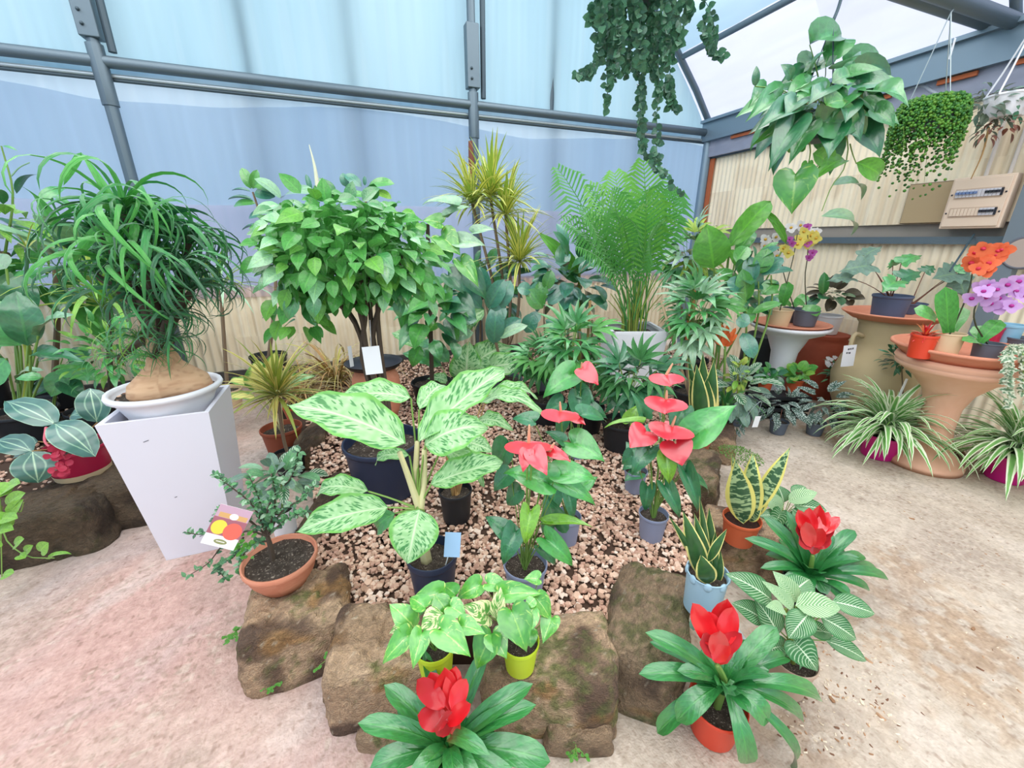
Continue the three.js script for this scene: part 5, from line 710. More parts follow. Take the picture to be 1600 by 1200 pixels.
{ // ficus elastica against the film
  const P = D(420, 560, 3.7).setY(BED), d = 3.7, o = thing('rubber_tree', 'rubber tree with narrow dark leaves showing above the ficus crown', 'tree', P); plainPot(o, P, 0.16, 0.22, M.potBlack);
  tube(o, P, [P.clone().setY(BED + 0.18), D(430, 420, d), D(395, 300, d)], 0.02, 0.008, M.bark, 'trunk'); tube(o, P, [D(430, 420, d), D(560, 330, d), D(585, 295, d)], 0.012, 0.006, M.bark, 'branch'); tube(o, P, [D(430, 420, d), D(488, 330, d)], 0.012, 0.006, M.bark, 'branch');
  tracedLeaves(o, P, d, [[392, 295, 0, 378, 262, 0, 16, 0, 0, 0.7], [398, 300, 0, 430, 308, 0, 26, 0, 1, 0.6], [392, 300, 0, 362, 298, 0, 8, 0, 1, 0.3], [395, 312, 0, 356, 312, 0, 8, 0, 1, 0.3], [400, 318, 0, 364, 322, 0, 16, 1, 0, 0.5], [410, 335, 0, 388, 340, 0, 16, 1, 1, 0.5], [410, 352, 0, 378, 360, 0, 8, 0, 1, 0.3], [395, 295, 0, 402, 265, 0, 14, 0, 0, 0.7], [398, 290, -0.02, 425, 300, -0.05, 18, 0, 0, 0.5], [575, 292, 0, 616, 286, 0, 20, 1, 0, 0.5], [585, 300, 0, 612, 310, 0, 16, 1, 2, 0.5], [565, 292, 0, 538, 272, 0, 16, 1, 1, 0.6], [540, 292, 0, 536, 270, 0, 14, 1, 1, 0.6], [486, 300, 0, 478, 272, 0, 8, 0, 1, 0.5], [570, 290, 0, 570, 275, 0, 6, 0, 1, 0.5], [440, 310, 0, 398, 278, -0.1, 26, 1, 3, 0.4], [440, 310, 0, 490, 300, -0.1, 34, 1, 3, 0.4]], LG.ellipse, [M.rubberGreen, M.rubber, M.lime, M.pale]);
  const sh = tube(o, P, [D(497, 298, d), D(492, 262, d), D(483, 226, d)], 0.022, 0.003, std(0xe6e6c8, 0.6), 'leaf_sheath'); label(sh, 'pale rolled new leaf');
}
{ // pothos on a pole
  const P = D(675, 600, 3.0).setY(BED), d = 3.0, o = thing('climbing_pothos', 'large leaved pothos climbing a moss pole between ficus and striped dracaena', 'plant', P); plainPot(o, P, 0.16, 0.2, M.potBlack); tube(o, P, [P.clone().setY(BED + 0.17), D(672, 480, d), D(668, 350, d)], 0.018, 0.014, M.barkDark, 'moss_pole');
  bush(o, D(676, 500, d), V(0.24, 0.26, 0.2), 34, 0.17, LG.pothos, [M.ficusC, M.bigDark, M.ficusA], { droop: 0.7, inner: 0.4, face: 0.8 });
  tracedLeaves(o, P, d, [[712, 325, 0, 660, 320, 0.05, 26, 0, 3, 0.4], [690, 350, 0, 660, 345, 0, 30, 0, 1, 0.6], [700, 340, 0, 740, 325, 0, 18, 0, 3, 0.4], [690, 370, 0, 720, 400, -0.05, 44, 0, 1, 0.7], [675, 385, 0, 690, 420, -0.05, 36, 0, 0, 0.7], [715, 380, 0, 760, 385, 0, 30, 0, 3, 0.6], [660, 400, 0, 672, 465, -0.1, 26, 2, 2, 0.7], [692, 452, 0, 698, 495, -0.08, 30, 0, 0, 0.7], [720, 410, 0, 748, 450, -0.05, 30, 0, 1, 0.6], [640, 470, 0, 628, 520, -0.1, 36, 0, 0, 0.6], [705, 500, 0, 730, 520, -0.05, 26, 0, 2, 0.6], [680, 505, 0, 668, 520, -0.03, 22, 0, 1, 0.6], [700, 430, 0, 725, 460, -0.02, 34, 0, 2, 0.6], [655, 350, 0, 640, 385, 0, 34, 0, 0, 0.6], [690, 400, 0, 700, 360, 0, 40, 0, 0, 0.6], [650, 430, 0, 620, 460, 0, 34, 0, 2, 0.6], [730, 430, 0.1, 760, 470, 0.1, 36, 0, 2, 0.6], [665, 470, 0, 650, 500, -0.05, 30, 0, 0, 0.6], [740, 365, 0.05, 775, 360, 0.05, 20, 0, 3, 0.5], [715, 470, 0.05, 745, 500, 0, 36, 0, 2, 0.6]], LG.pothos, [M.ficusA, M.pothos, M.bigDark, M.pale]);
}
{ // variegated dracaenas
  const P = D(790, 555, 3.9).setY(BED), o = thing('striped_dracaena', 'tall dracaena with lemon striped spiky heads against the film', 'plant', P); plainPot(o, P, 0.15, 0.2, M.potBlack);
  for (const [px, py, n, len] of [[738, 318, 100, 0.42], [766, 308, 110, 0.48], [790, 336, 90, 0.44], [812, 408, 110, 0.46]]) { const C = D(px, py, 3.9); tube(o, P, [P.clone().setY(BED + 0.17), P.clone().lerp(C, 0.5).add(V(0.05, 0, 0)), C], 0.016, 0.012, M.bark, 'cane'); tuft(o, C.clone().sub(P), n, len, RG.stiff, [M.lemon, M.lemon, M.palmYellow], { lenVar: 0.4, wide: 1.4 }); }
}
{ // blue green ficus
  const P = D(790, 560, 3.2).setY(BED), d = 3.2, o = thing('potted_rubber_plant', 'blue green rubber plant with broad leaves in front of the corrugated boards', 'plant', P); plainPot(o, P, 0.14, 0.16, M.potSlate); tube(o, P, [P.clone().setY(BED + 0.13), D(765, 500, d), D(755, 455, d)], 0.01, 0.006, M.bark, 'trunk'); tube(o, P, [P.clone().setY(BED + 0.13), D(775, 520, d), D(790, 470, d)], 0.01, 0.006, M.bark, 'trunk');
  tracedLeaves(o, P, d, [[757, 464, 0, 750, 416, 0, 26, 0, 0, 0.9], [762, 482, 0, 788, 436, 0, 28, 0, 0, 0.9], [778, 482, 0, 798, 438, 0.02, 28, 1, 0, 0.9], [752, 482, 0, 720, 446, 0, 24, 1, 0, 0.8], [766, 500, 0, 790, 478, 0, 30, 0, 0, 0.9], [772, 538, 0, 775, 476, 0, 30, 1, 0, 0.9], [775, 526, 0, 815, 498, 0, 26, 0, 0, 0.8], [780, 528, -0.02, 824, 508, -0.05, 18, 1, 1, 0.6], [745, 500, 0, 710, 500, 0, 24, 0, 0, 0.6], [835, 490, 0.1, 822, 520, 0.1, 26, 0, 0, 0.7], [830, 455, 0.1, 808, 450, 0.1, 24, 0, 0, 0.6], [740, 520, 0, 705, 530, 0, 22, 0, 1, 0.6]], LG.ellipse, [M.rubber, M.pale]);
}
{
  const P = D(860, 560, 3.3).setY(BED), d = 3.3, o = thing('potted_rubber_plant', 'light green rubber plant with pale leaf veins before the corrugated boards', 'plant', P); plainPot(o, P, 0.13, 0.16, M.potSlate); tube(o, P, [P.clone().setY(BED + 0.13), D(850, 500, d), D(856, 420, d)], 0.009, 0.005, M.bark, 'trunk');
  tracedLeaves(o, P, d, [[853, 452, 0, 862, 422, 0, 20, 0, 0, 0.9], [848, 482, 0, 824, 452, 0, 28, 0, 0, 0.8], [845, 490, 0, 826, 505, 0, 20, 0, 1, 0.7], [856, 475, 0, 886, 448, 0, 26, 0, 1, 0.6], [850, 470, 0, 842, 440, 0.02, 20, 0, 0, 0.8], [852, 500, 0, 880, 520, 0, 22, 0, 1, 0.6]], LG.ellipse, [M.rubberGreen, M.rubber]);
}
{ // banana and dark shrub behind
  const P = D(905, 560, 3.7).setY(BED), d = 3.7, o = thing('potted_banana', 'banana plant with one bright leaf leaning over the dark shrub', 'plant', P); plainPot(o, P, 0.15, 0.2, M.potBlack); tube(o, P, [P.clone().setY(BED + 0.17), D(905, 480, d), D(905, 426, d)], 0.02, 0.012, M.cane);
  tracedLeaves(o, P, d, [[907, 428, 0, 840, 362, 0, 22, 0, 0, 0.8], [905, 425, 0, 862, 400, 0, 18, 0, 0, 0.6], [905, 430, 0, 920, 370, 0.1, 24, 0, 1, 0.6], [908, 425, 0, 950, 390, 0.1, 24, 0, 1, 0.6], [905, 440, 0, 870, 420, 0, 20, 0, 1, 0.6]], LG.big, [M.banana, M.bigMid]);
}
{ const P = D(885, 570, 3.5).setY(BED), o = thing('potted_dark_shrub', 'dark glossy shrub filling the gap beside the white planter', 'plant', P); plainPot(o, P, 0.15, 0.18, M.potBlack); tube(o, P, [P.clone().setY(BED + 0.15), D(890, 470, 3.5)], 0.014, 0.008, M.bark, 'trunk'); bush(o, D(890, 440, 3.5), V(0.3, 0.26, 0.25), 60, 0.2, LG.ellipse, [M.bigDark, M.anthDeep, M.rubber], { droop: 0.3, inner: 0.3 }); }
{ const P = D(750, 555, 4.1).setY(BED), o = thing('potted_dark_shrub', 'dark leafy shrub at the foot of the striped dracaena canes', 'plant', P); plainPot(o, P, 0.14, 0.18, M.potBlack); tube(o, P, [P.clone().setY(BED + 0.15), D(752, 450, 4.1)], 0.012, 0.008, M.bark, 'trunk'); bush(o, D(752, 460, 4.05), V(0.4, 0.34, 0.14), 70, 0.18, LG.ellipse, [M.bigDark, M.rubber, M.ficusC, M.bigMid], { droop: 0.3, inner: 0.3, face: 0.6 }); }
// palms
function frondGeo(P0, P1, P2, n, len, w, droop, twistUp = V(0, 1, 0)) {
  const c = new THREE.QuadraticBezierCurve3(P0, P1, P2), pos = [], uv = [], idx = [], quad = (a, b, c2, d2) => { const k = pos.length / 3; for (const v of [a, b, c2, d2]) { pos.push(v.x, v.y, v.z); uv.push(0.3, 0.5); } idx.push(k, k + 1, k + 2, k, k + 2, k + 3); };
  for (let i = 0; i < n; i++) {
    const t = 0.28 + 0.72 * (i + 0.5) / n, p = c.getPoint(t), tan = c.getTangent(t), s = tan.clone().cross(twistUp).normalize(), up = s.clone().cross(tan).normalize(), L = len * Math.sin(Math.PI * (0.18 + 0.75 * (i + 0.5) / n)) * rr(0.85, 1.1);
    for (const sg of [-1, 1]) { const dir = s.clone().multiplyScalar(sg).addScaledVector(tan, 0.75).addScaledVector(up, 0.35).normalize(), mid = p.clone().addScaledVector(dir, L * 0.55), end = p.clone().addScaledVector(dir, L).add(V(0, -droop * L, 0)), hw = tan.clone().multiplyScalar(w / 2); quad(p.clone().sub(hw.clone().multiplyScalar(0.5)), mid.clone().sub(hw), mid.clone().add(hw), p.clone().addScaledVector(hw, 0.5)); quad(mid.clone().sub(hw), end, end, mid.clone().add(hw)); }
  }
  const g = new THREE.BufferGeometry(); g.setAttribute('position', new THREE.Float32BufferAttribute(pos, 3)); g.setAttribute('uv', new THREE.Float32BufferAttribute(uv, 2)); g.setIndex(idx); g.computeVertexNormals();
  const r = tubeGeo(c.getPoints(8), [0.006, 0.005, 0.005, 0.004, 0.004, 0.003, 0.003, 0.002, 0.001], 5); return merge([g, r]);
}
{
  const f = G(985, 640, BED), P = f.clone().addScaledVector(FWD, 0.16), d = depthOf(P), top = D(985, 512, d).y - BED, o = thing('potted_areca_palm', 'feathery areca palm with yellow canes in a white square planter', 'plant', P), w = 0.4, wb = 0.3;
  const pg = new THREE.CylinderGeometry(w / 2 * Math.SQRT2, wb / 2 * Math.SQRT2, top, 4, 1, true).rotateY(Math.PI / 4).toNonIndexed(); pg.computeVertexNormals(); const pl = mesh('planter', pg.translate(0, top / 2, 0), M.potWhite, o); pl.rotation.y = -0.35;
  const rim = mesh('planter_rim', merge([boxGeo(w, 0.02, 0.02, 0, top, w / 2 - 0.01), boxGeo(w, 0.02, 0.02, 0, top, -w / 2 + 0.01), boxGeo(0.02, 0.02, w, w / 2 - 0.01, top, 0), boxGeo(0.02, 0.02, w, -w / 2 + 0.01, top, 0)]), M.potWhite, o); rim.rotation.y = -0.35; const so = mesh('soil', boxGeo(w * 0.92, 0.02, w * 0.92, 0, top - 0.06, 0), M.soil, o); so.rotation.y = -0.35;
  const base = V(0.01, top - 0.05, 0);
  for (let i = 0; i < 46; i++) { const a = rr(0, 6.28), r = rr(0, 0.09), h = rr(0.22, 0.5), b = base.clone().add(V(Math.cos(a) * r, 0, Math.sin(a) * r)); mesh('cane', tubeGeo(curve([b, b.clone().add(V(Math.cos(a) * 0.02, h * 0.5, 0)), b.clone().add(V(Math.cos(a) * r * 1.6, h, Math.sin(a) * r * 1.6))], 4), [0.007, 0.006, 0.005, 0.004, 0.003], 5), pick([M.palmYellow, M.cane, M.palm]), o); }
  const tips = [[870, 262, 0.1], [905, 330, -0.2], [920, 290, 0.1], [955, 300, -0.2], [985, 300, 0.3], [1005, 250, 0], [1040, 290, -0.1], [1062, 300, -0.2], [880, 345, -0.1], [930, 330, 0.3], [1020, 330, 0.35], [960, 270, 0.2], [1010, 300, -0.35], [900, 385, -0.2], [968, 340, -0.4], [1035, 350, -0.35], [1000, 345, 0.4]];
  for (const [x, y, dd] of tips) { const T2 = D(x, y, d + dd).sub(P), b = base.clone().add(V(rr(-0.08, 0.08), 0.12, rr(-0.06, 0.06))), m = b.clone().lerp(T2, 0.5).add(V(0, 0.22, 0)); mesh('frond', frondGeo(b, m, T2, 20, 0.26, 0.02, 0.4, V(0, 1, 0).lerp(TOCAM(P), 0.5).normalize()), pick([M.palm, M.palm, M.ficusB, M.bigMid]), o); }
}
// fan palms: each leaf a fan of narrow fingers
function fanGeo(n, L, w, spread) { const parts = []; for (let i = 0; i < n; i++) { const a = (i / (n - 1) - 0.5) * spread, g = LG.lance[i % 2].clone(); g.scale(L * (1 - 0.25 * Math.abs(i / (n - 1) - 0.5)), L, w / 0.26); g.rotateY(a); parts.push(g); } const g = merge(parts); g.userData = { asp: 1 }; return g; }
const fans = [fanGeo(7, 1, 0.17, 2.6), fanGeo(6, 1, 0.19, 2.0), fanGeo(7, 1, 0.16, 3.0)];
function fanPalm(text, P, C, rad, n, size, mats, cane) {
  const o = thing('potted_fan_palm', text, 'plant', P); plainPot(o, P, 0.13, 0.18, M.potBlack); const top = P.clone().setY(P.y + 0.15);
  for (const c of cane) tube(o, P, [top.clone().add(V(rr(-0.05, 0.05), 0, rr(-0.05, 0.05))), D(c[0], c[1], depthOf(P))], 0.01, 0.008, c[2] ?? M.bark, 'cane', 4);
  for (let i = 0; i < n; i++) { const q = i * 2.4, y = mix(-0.9, 1, (i + 0.5) / n), k = Math.sqrt(1 - y * y), dir = V(Math.cos(q) * k, y, Math.sin(q) * k), B = C.clone().add(V(dir.x * rad.x, dir.y * rad.y, dir.z * rad.z).multiplyScalar(rr(0.4, 0.9))), m = mesh('leaf', fans[i % 3], pick(mats), o), L = size * rr(0.8, 1.2), tip = dir.clone().add(V(0, -0.35, 0)).normalize(); const x = tip, yv = V(0, 1, 0).addScaledVector(TOCAM(C), 0.4); yv.addScaledVector(x, -yv.dot(x)).normalize(); m.quaternion.setFromRotationMatrix(new THREE.Matrix4().makeBasis(x, yv, x.clone().cross(yv))); m.position.copy(B).sub(P); m.scale.setScalar(L); const Bm = C.clone().lerp(B, 0.4).setY(Math.min(C.y, B.y) - 0.06); mesh('petiole', stemGeo(P, [top.clone().lerp(C, 0.6), Bm, B], [0.005, 0.004, 0.003], 5, 4), M.stem, o); }
  return o;
}
fanPalm('bamboo palm with a cane stake in front of the white planter', D(915, 640, 2.55).setY(BED), D(892, 540, 2.5), V(0.17, 0.22, 0.18), 22, 0.18, [M.palm, M.bigMid, M.ficusC, M.bigMid], [[922, 470, M.stemRed], [925, 500], [905, 520]]);
fanPalm('leafy fan palm between white planter and orange guzmania', D(1082, 600, 2.85).setY(BED), D(1086, 490, 2.85), V(0.15, 0.28, 0.18), 26, 0.2, [M.bigMid, M.pale, M.ficusC, M.palm], [[1033, 470, M.potTan], [1065, 480]]);
fanPalm('dark low fan palm under the white planter edge', D(975, 640, 2.3).setY(BED), D(985, 590, 2.3), V(0.22, 0.12, 0.16), 22, 0.18, [M.palmDeep, M.bigDark, M.ponyDeep], [[980, 600]]);
fanPalm('low dark leaved palm between urn and bamboo palm', D(855, 620, 2.7).setY(BED), D(850, 560, 2.7), V(0.2, 0.12, 0.16), 18, 0.18, [M.palmDeep, M.bigMid, M.palm], [[850, 570]]);
fanPalm('yellow green fan palm beside the corner post', D(1088, 540, 3.7).setY(BED), D(1080, 400, 3.7), V(0.2, 0.3, 0.2), 20, 0.24, [M.palmYellow, M.bigMid, M.pale], [[1080, 430]]);
// ---------- corner and wall side ----------
const DX = (px, py, x) => { for (let d = 4.5; d > 2; d -= 0.02) { const p = D(px, py, d); if (p.x <= x) return p.setY(0); } return D(px, py, 2).setY(0); };
const GX = (px, x) => { for (let y = 560; y < 900; y++) { const p = G(px, y, 0); if (p.x <= x) return p; } return G(px, 900, 0); };
seed(81);
{ // banana leaves by the corner
  const P = D(1118, 575, 3.3).setY(0), d = 3.3, o = thing('potted_strelitzia', 'strelitzia with upright bright paddle leaves in front of the corner post', 'plant', P); plainPot(o, P, 0.17, 0.25, M.potSlate);
  const lv = tracedLeaves(o, P, d, [[1116, 419, 0, 1104, 350, 0.05, 54, 0, 0, 0.9], [1140, 386, 0.05, 1206, 311, 0.1, 34, 1, 0, 0.75], [1228, 380, 0.1, 1194, 326, 0.1, 12, 1, 0, 0.7], [1140, 390, 0, 1158, 420, -0.05, 16, 1, 0, 0.6], [1150, 400, 0.1, 1180, 360, 0.15, 22, 1, 1, 0.6]], LG.big, [M.banana, M.rubberGreen]);
  petioles(o, P, P.clone().setY(0.2), lv, 0.012, M.stem, 0);
}
{ const P = D(1168, 560, 3.05).setY(0), d = 3.05, o = thing('potted_ficus', 'ficus with oval pale veined leaves beside the orchids', 'plant', P); plainPot(o, P, 0.14, 0.2, M.potSlate); for (const [x, y] of [[1166, 470], [1185, 440], [1205, 430]]) tube(o, P, [P.clone().setY(0.16), D(x, y + 50, d), D(x, y, d)], 0.01, 0.005, M.stem, 'stem');
  tracedLeaves(o, P, d, [[1166, 470, 0, 1160, 420, 0, 26, 0, 0, 0.8], [1186, 428, 0, 1200, 388, 0, 28, 0, 0, 0.9], [1176, 440, 0, 1170, 400, 0.05, 24, 0, 1, 0.8], [1160, 450, 0, 1135, 440, 0, 26, 0, 1, 0.7], [1168, 480, 0, 1140, 470, 0, 28, 1, 0, 0.7], [1190, 430, 0, 1224, 402, 0, 22, 1, 1, 0.6], [1190, 460, 0, 1215, 440, 0, 24, 0, 0, 0.7], [1166, 490, 0, 1165, 505, -0.1, 26, 0, 0, 0.7], [1175, 490, -0.05, 1222, 473, -0.1, 16, 1, 0, 0.5], [1150, 500, -0.1, 1172, 505, -0.15, 26, 0, 1, 0.6], [1160, 520, -0.1, 1178, 560, -0.2, 24, 1, 1, 0.6], [1150, 410, 0.05, 1168, 385, 0.1, 24, 0, 0, 0.7], [1185, 450, 0.05, 1170, 420, 0.05, 24, 0, 1, 0.7], [1195, 480, 0.05, 1215, 465, 0.05, 22, 0, 1, 0.6]], LG.ellipse, [M.rubberGreen, M.rubber]);
  bush(o, D(1165, 450, d + 0.15), V(0.2, 0.3, 0.12), 46, 0.16, LG.ellipse, [M.rubber, M.rubberGreen, M.bigDark], { droop: 0, inner: 0.2, face: 0.6 }); }
// white pedestal dish with orchids
const WP = D(1236, 503, 3.42).setY(0), WD = depthOf(WP), WH = D(1236, 503, WD).y;
{ const o = thing('pedestal_dish', 'white plastic pedestal dish holding orchids, in front of a brown jar', 'pedestal', WP), k = 55 * pxSize(D(1236, 503, WD)), h = WH;
  mesh('stand', lathe([[0, 0], [k * 0.62, 0], [k * 0.6, h * 0.04], [k * 0.44, h * 0.14], [k * 0.34, h * 0.3], [k * 0.3, h * 0.45], [k * 0.34, h * 0.66], [k * 0.52, h * 0.84], [k * 0.86, h * 0.9], [k * 0.9, h * 0.925], [k, h * 0.94], [k, h * 0.97], [k * 0.94, h * 0.975], [k * 0.9, h * 0.95], [0, h * 0.94]], 40), M.potWhite, o);
  const s = thing('saucer', 'terracotta saucer lying in the white pedestal dish', 'saucer', WP.clone().setY(h * 0.955)); mesh('dish', lathe([[0, 0], [k * 0.8, 0], [k * 0.96, 0.026], [k * 0.98, 0.03], [k * 0.94, 0.034], [k * 0.8, 0.008], [0, 0.008]], 40), M.terra, s); }
const petalSet = (s) => { const parts = []; for (let i = 0; i < 5; i++) { const g = LG.petal[0].clone(); g.scale(s * (i % 2 ? 0.8 : 1), s, s * (i % 2 ? 0.6 : 1)); g.rotateZ(0.25); g.rotateY(i * 1.2566); parts.push(g); } return merge(parts).rotateX(Math.PI / 2); };
const bloomGeo = petalSet(1), lipGeo = new THREE.SphereGeometry(0.28, 8, 6).scale(1, 0.8, 1.4);
function orchid(text, p, potM, leaves, spikes, petalM, lipM, size) {
  const o = thing('potted_orchid', text, 'plant', p.P); addPot(o, p, potM, { rim: 0.06 }); const root = p.P.clone().setY(p.P.y + p.h * 0.85);
  tracedLeaves(o, p.P, p.d, leaves, [leafGeo({ out: 'strap', asp: 0.3, arch: 0.12, fold: 0.2 }), leafGeo({ out: 'strap', asp: 0.3, arch: 0.06, fold: 0.2 })], [M.rubberGreen, M.ficusA]);
  for (const [path, blooms] of spikes) { tube(o, p.P, [root, ...path.map(([x, y]) => D(x, y, p.d))], 0.0045, 0.003, M.spike, 'flower_spike', 8, 5);
    for (const [x, y] of blooms) { const B = D(x, y, p.d + rr(-0.06, 0.04)), f = new THREE.Group(); f.name = 'flower'; f.position.copy(B).sub(p.P); f.lookAt(0, 0, 0); const look = TOCAM(B).add(V(rr(-0.5, 0.5), rr(-0.3, 0.3), rr(-0.3, 0.3))); f.quaternion.setFromUnitVectors(V(0, 0, 1), look.normalize()); f.rotateZ(rr(-0.3, 0.3)); f.scale.setScalar(size * rr(0.85, 1.1)); o.add(f); mesh('petals', bloomGeo, petalM, f); mesh('lip', lipGeo, lipM, f); } }
  return o;
}
const potIn = (px, yb, yt, w, h, dep) => { const f = D(px, yb, dep), k = pxSize(f), Rt = w / 2 * k, P = f.clone().setY(h); return { P, Rt, Rb: Rt * 0.8, h: Math.max(0.08, D(px, yt, dep - Rt).y - h), d: dep }; };
const petalWhite = leafMat(0xf4f2f4, 0.1, { transmission: 0.35 }), petalYellow = leafMat(0xf2e478, 0.1, { transmission: 0.35 }), petalPink = leafMat(0xc660b8, 0.1, { transmission: 0.3 }), petalLilac = leafMat(0xe0b4ee, 0.1, { transmission: 0.35 }), petalOrange = leafMat(0xf27848, 0.1, { transmission: 0.3 }), lipPurple = std(0xb02a8c, 0.6), lipYellow = std(0xd8a83a, 0.6), lipRed = std(0xd02a4a, 0.6);
const WT = WH * 0.955 + 0.012;
orchid('yellow flowered orchid in a cream pot in the white pedestal dish', potIn(1216, 497, 486, 38, WT, WD - 0.06), M.potTan, [[1222, 478, 0, 1232, 440, 0, 18, 0, 1, 0.7], [1218, 480, 0, 1196, 470, 0, 12, 0, 0, 0.5]], [[[[1230, 440], [1240, 400], [1246, 365]], [[1224, 388], [1232, 395], [1256, 362], [1268, 368], [1246, 382], [1262, 380], [1275, 372], [1250, 374]]]], petalYellow, lipYellow, 0.05);
orchid('purple flowered orchid in a grey pot in the white pedestal dish', potIn(1258, 499, 487, 36, WT, WD - 0.04), M.potSlate, [[1254, 480, -0.02, 1282, 490, -0.08, 18, 0, 0, 0.6], [1258, 478, 0, 1240, 470, 0, 14, 0, 1, 0.5]], [[[[1258, 430], [1262, 400], [1262, 355]], [[1262, 354], [1234, 374], [1264, 402], [1270, 395], [1262, 380], [1238, 380]]]], petalPink, lipPurple, 0.036);
orchid('white flowered orchid behind the yellow one in the pedestal dish', potIn(1240, 492, 484, 34, WT, WD + 0.14), M.potSlate, [[1240, 478, 0, 1262, 462, 0, 16, 0, 0, 0.6], [1236, 478, 0, 1205, 465, 0, 14, 0, 0, 0.6]], [[[[1225, 430], [1218, 395], [1205, 372]], [[1196, 374], [1206, 382], [1212, 370], [1204, 394], [1214, 400], [1194, 384], [1236, 356], [1250, 352], [1262, 362], [1275, 362]]]], petalWhite, lipYellow, 0.05);
{ const P = D(1296, 497, 3.68), hh = Math.max(0.5, P.y - 0.14), o = thing('potted_begonia', 'brown leaved begonia in a white pot on a tall brown jar', 'plant', P.clone().setY(hh + 0.0)); const k = 18 * pxSize(P); addPot(o, { Rt: k, Rb: k * 0.8, h: 0.17 }, M.potWhite); bush(o, D(1296, 460, depthOf(P)), V(0.1, 0.08, 0.1), 24, 0.1, LG.round, [M.barkLeaf ??= green(0x5a5040, 0.3), M.bigDark], { droop: 0.3 }); tracedLeaves(o, P.clone().setY(hh), depthOf(P), [[1286, 460, -0.1, 1288, 425, -0.1, 14, 0, 1, 0.8], [1318, 462, 0, 1345, 456, 0, 16, 0, 0, 0.6], [1320, 466, 0, 1352, 466, 0, 14, 0, 0, 0.6], [1325, 470, 0, 1332, 478, 0, 14, 0, 0, 0.6]], LG.ellipse, [M.barkLeaf, M.ficusC]);
  const j = thing('clay_jar', 'large brown clay jar in the shade behind the white pedestal dish', 'jar', P.clone().setY(0)); j.userData.label = 'large brown clay jar standing behind the white pedestal dish'; mesh('body', lathe([[0, 0], [0.17, 0], [0.22, hh * 0.3], [0.24, hh * 0.6], [0.2, hh * 0.88], [0.17, hh * 0.94], [0.19, hh], [0.16, hh], [0, hh - 0.005]], 36), std(0xffffff, 0.85, { map: T.terra, color: 0xc49484 }), j);
  const j2 = thing('black_barrel', 'black barrel in the corner behind the white pedestal dish', 'barrel', D(1178, 620, WD + 0.5).setY(0)); mesh('body', lathe([[0, 0], [0.17, 0], [0.2, 0.2], [0.2, 0.4], [0.18, 0.52], [0.16, 0.54], [0.15, 0.5], [0, 0.5]], 32), M.potBlack, j2); }
